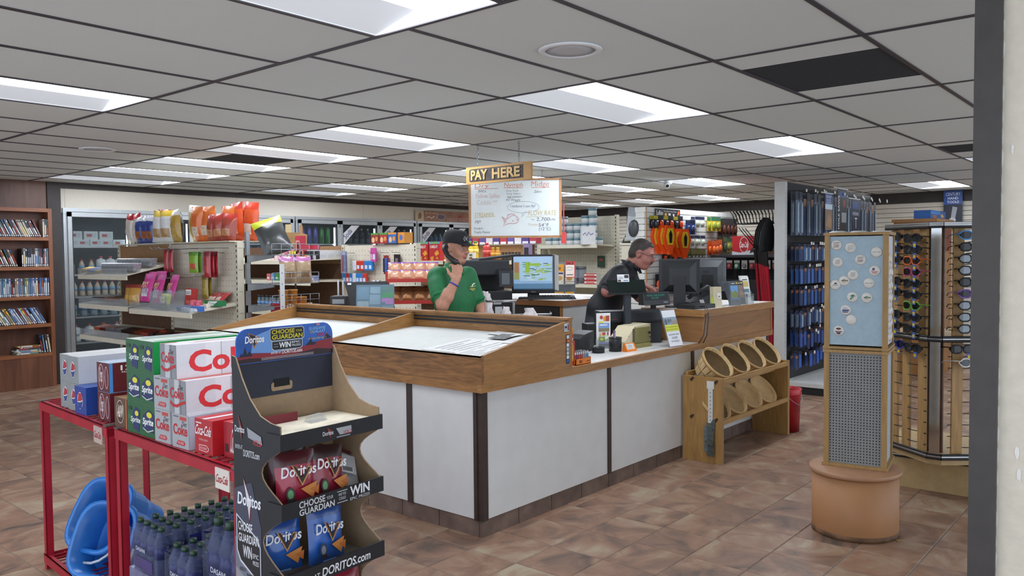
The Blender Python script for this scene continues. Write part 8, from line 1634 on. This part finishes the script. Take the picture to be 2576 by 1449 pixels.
# cookie cartons and sale card at the end of gondola 3
cr = thing('cookie_rack', 'wire rack of yellow and white cookie cartons with a sale card', 'rack', (8.05, 6.02, 0), CAMRZ); MB().box((-.2, .06, 0), (.2, .08, 1.5), STEEL).build('back_plate', cr)
for z in (.9, 1.24): MB().tube([(-.22, -.02, z), (-.22, -.1, z+.03), (.22, -.1, z+.03), (.22, -.02, z)], .005, CHR, 6).box((-.22, -.1, z-.006), (.22, .06, z), CHR).build('wire_basket', cr)
printed('sale_card', cr, (.06, -.13, 1.32), (1, 0, 0), (0, 0, 1), [('r', 0, 0, .12, .2, '#c8403c'), ('r', .008, .008, .112, .155, '#e4d8cc'), ('t', 'SALE', .015, .158, .105, .192, '#1c1c1e', 0, .03), ('l', [(.02, .12), (.07, .13), (.1, .11)], .005, '#6a6a70'), ('l', [(.02, .09), (.09, .095)], .004, '#6a6a70'), ('r', .02, .03, .1, .04, '#4a4a4e')])
ckc = one('cookie_carton', carton_mb(.11, .05, .24, '#e2d8c0', [('r', 0, .15, .11, .24, '#d89a2c'), ('e', .055, .19, .02, .018, '#8a5a1c'), ('e', .055, .07, .035, .03, '#c89a5c'), ('r', .01, .12, .1, .14, '#3a3a7c')]), 'yellow and white cookie carton on the wire rack near the monitor', 'carton', 'cookie cartons')
mcr = Matrix.Translation((8.05, 6.02, 0)) @ Matrix.Rotation(CAMRZ, 4, 'Z')
for z in (.901, 1.241):
    for k in range(3): ckc.put(tuple(mcr @ Vector((-.13+.125*k, -.05, z))), (0, 0, CAMRZ))
# gondola 4: toilet paper, jars
tpm = MB().lathe([(.02, 0), (.06, 0), (.06, .1), (.02, .1), (.02, 0)], mat('#d4d8da', .7, var=.06, scale=30), 16).lathe([(.0605, .062), (.0605, .098)], mat('#6a8a94', .5, var=.1), 16)
TPK = one('toilet_roll', tpm, 'wrapped toilet paper roll stacked on the tall pegboard shelving', 'toilet roll', 'toilet paper rolls')
for lay, n in ((0, 7), (1, 7), (2, 7), (3, 5), (4, 1)):
    for k in range(n):
        if lay == 3 and k in (2, 3): continue
        TPK.put((9.285+.012*(lay % 2), 6.37+.125*k, 1.7365+.101*lay))
for k in range(3): TPK.put((9.42, 6.36+.125*k, 1.7365))
pt2 = bx('paper_towel_pack', .2, .12, .24, '#dadcdc', 'white paper towel pack with a navy side beside the toilet rolls', [('l', [(.03, .13), (.06, .16), (.08, .12), (.11, .17), (.13, .13), (.17, .15)], .012, '#3a4a8c'), ('r', .0, 0, .02, .24, '#c8ccd8')]); pt2.put((9.12, 6.33, 1.7365), (0, 0, -.9)); 
jar = one('glass_pitcher', MB().lathe([(.05, 0), (.055, .2), (.058, .22), (.05, .22)], glass('#a8b8cc', .35, .05), 16).lathe([(.0, .01), (.048, .01), (.05, .08), (0, .08)], mat('#7a2c34', .3), 14).lathe([(.06, .2), (.06, .24), (0, .245)], mat('#5a5e64', .4), 16), 'clear lidded drink pitcher on the lower pegboard shelf', 'pitcher', 'drink pitchers'); jar2 = one('glass_pitcher', MB().lathe([(.05, 0), (.055, .2), (.058, .22), (.05, .22)], glass('#8a9cc8', .35, .05), 16).lathe([(.0, .01), (.048, .01), (.05, .1), (0, .1)], mat('#2c3c8c', .3), 14).lathe([(.06, .2), (.06, .24), (0, .245)], mat('#5a5e64', .4), 16), 'blue tinted lidded drink pitcher on the lower pegboard shelf', 'pitcher', 'drink pitchers')
for k in range(5): (jar2 if k > 2 else jar).put((9.3, 6.56+.11*k, 1.1925))
rwb = bx('aluminum_foil_box', .2, .1, .05, '#d8d4d0', 'red and white flat carton stacked on the lower pegboard shelf', [('r', 0, 0, .2, .012, '#b8302c'), ('r', 0, .038, .2, .05, '#b8302c'), ('r', .03, .015, .17, .03, '#c86a64')])
for k in range(3): rwb.put((9.18, 6.34, 1.1925+.0505*k), (0, 0, RZX)); rwb.put((9.18, 6.55 if False else 6.33, .8005+.0505*k), (0, 0, RZX))
dgp = one('dog_chew_pack', MB().box((-.06, -.01, 0), (.06, .003, .16), mat('#2a4a38', .4)).box((-.03, -.012, .09), (.03, -.01, .12), mat('#b83a34', .4)), 'dark green carded pack hanging alone on the tall pegboard', 'pack'); dgp.put((9.57, 6.42, 1.42), (0, 0, RZX)); hook(G4, (-.001, .23, 1.57), .05)
whb = bx('white_yellow_box', .2, .1, .12, '#d8d8d4', 'white and yellow box on the lowest tall shelf', [('r', 0, .1, .2, .12, '#d8b82c')]); whb.put((9.2, 6.75, .8025), (0, 0, RZX))
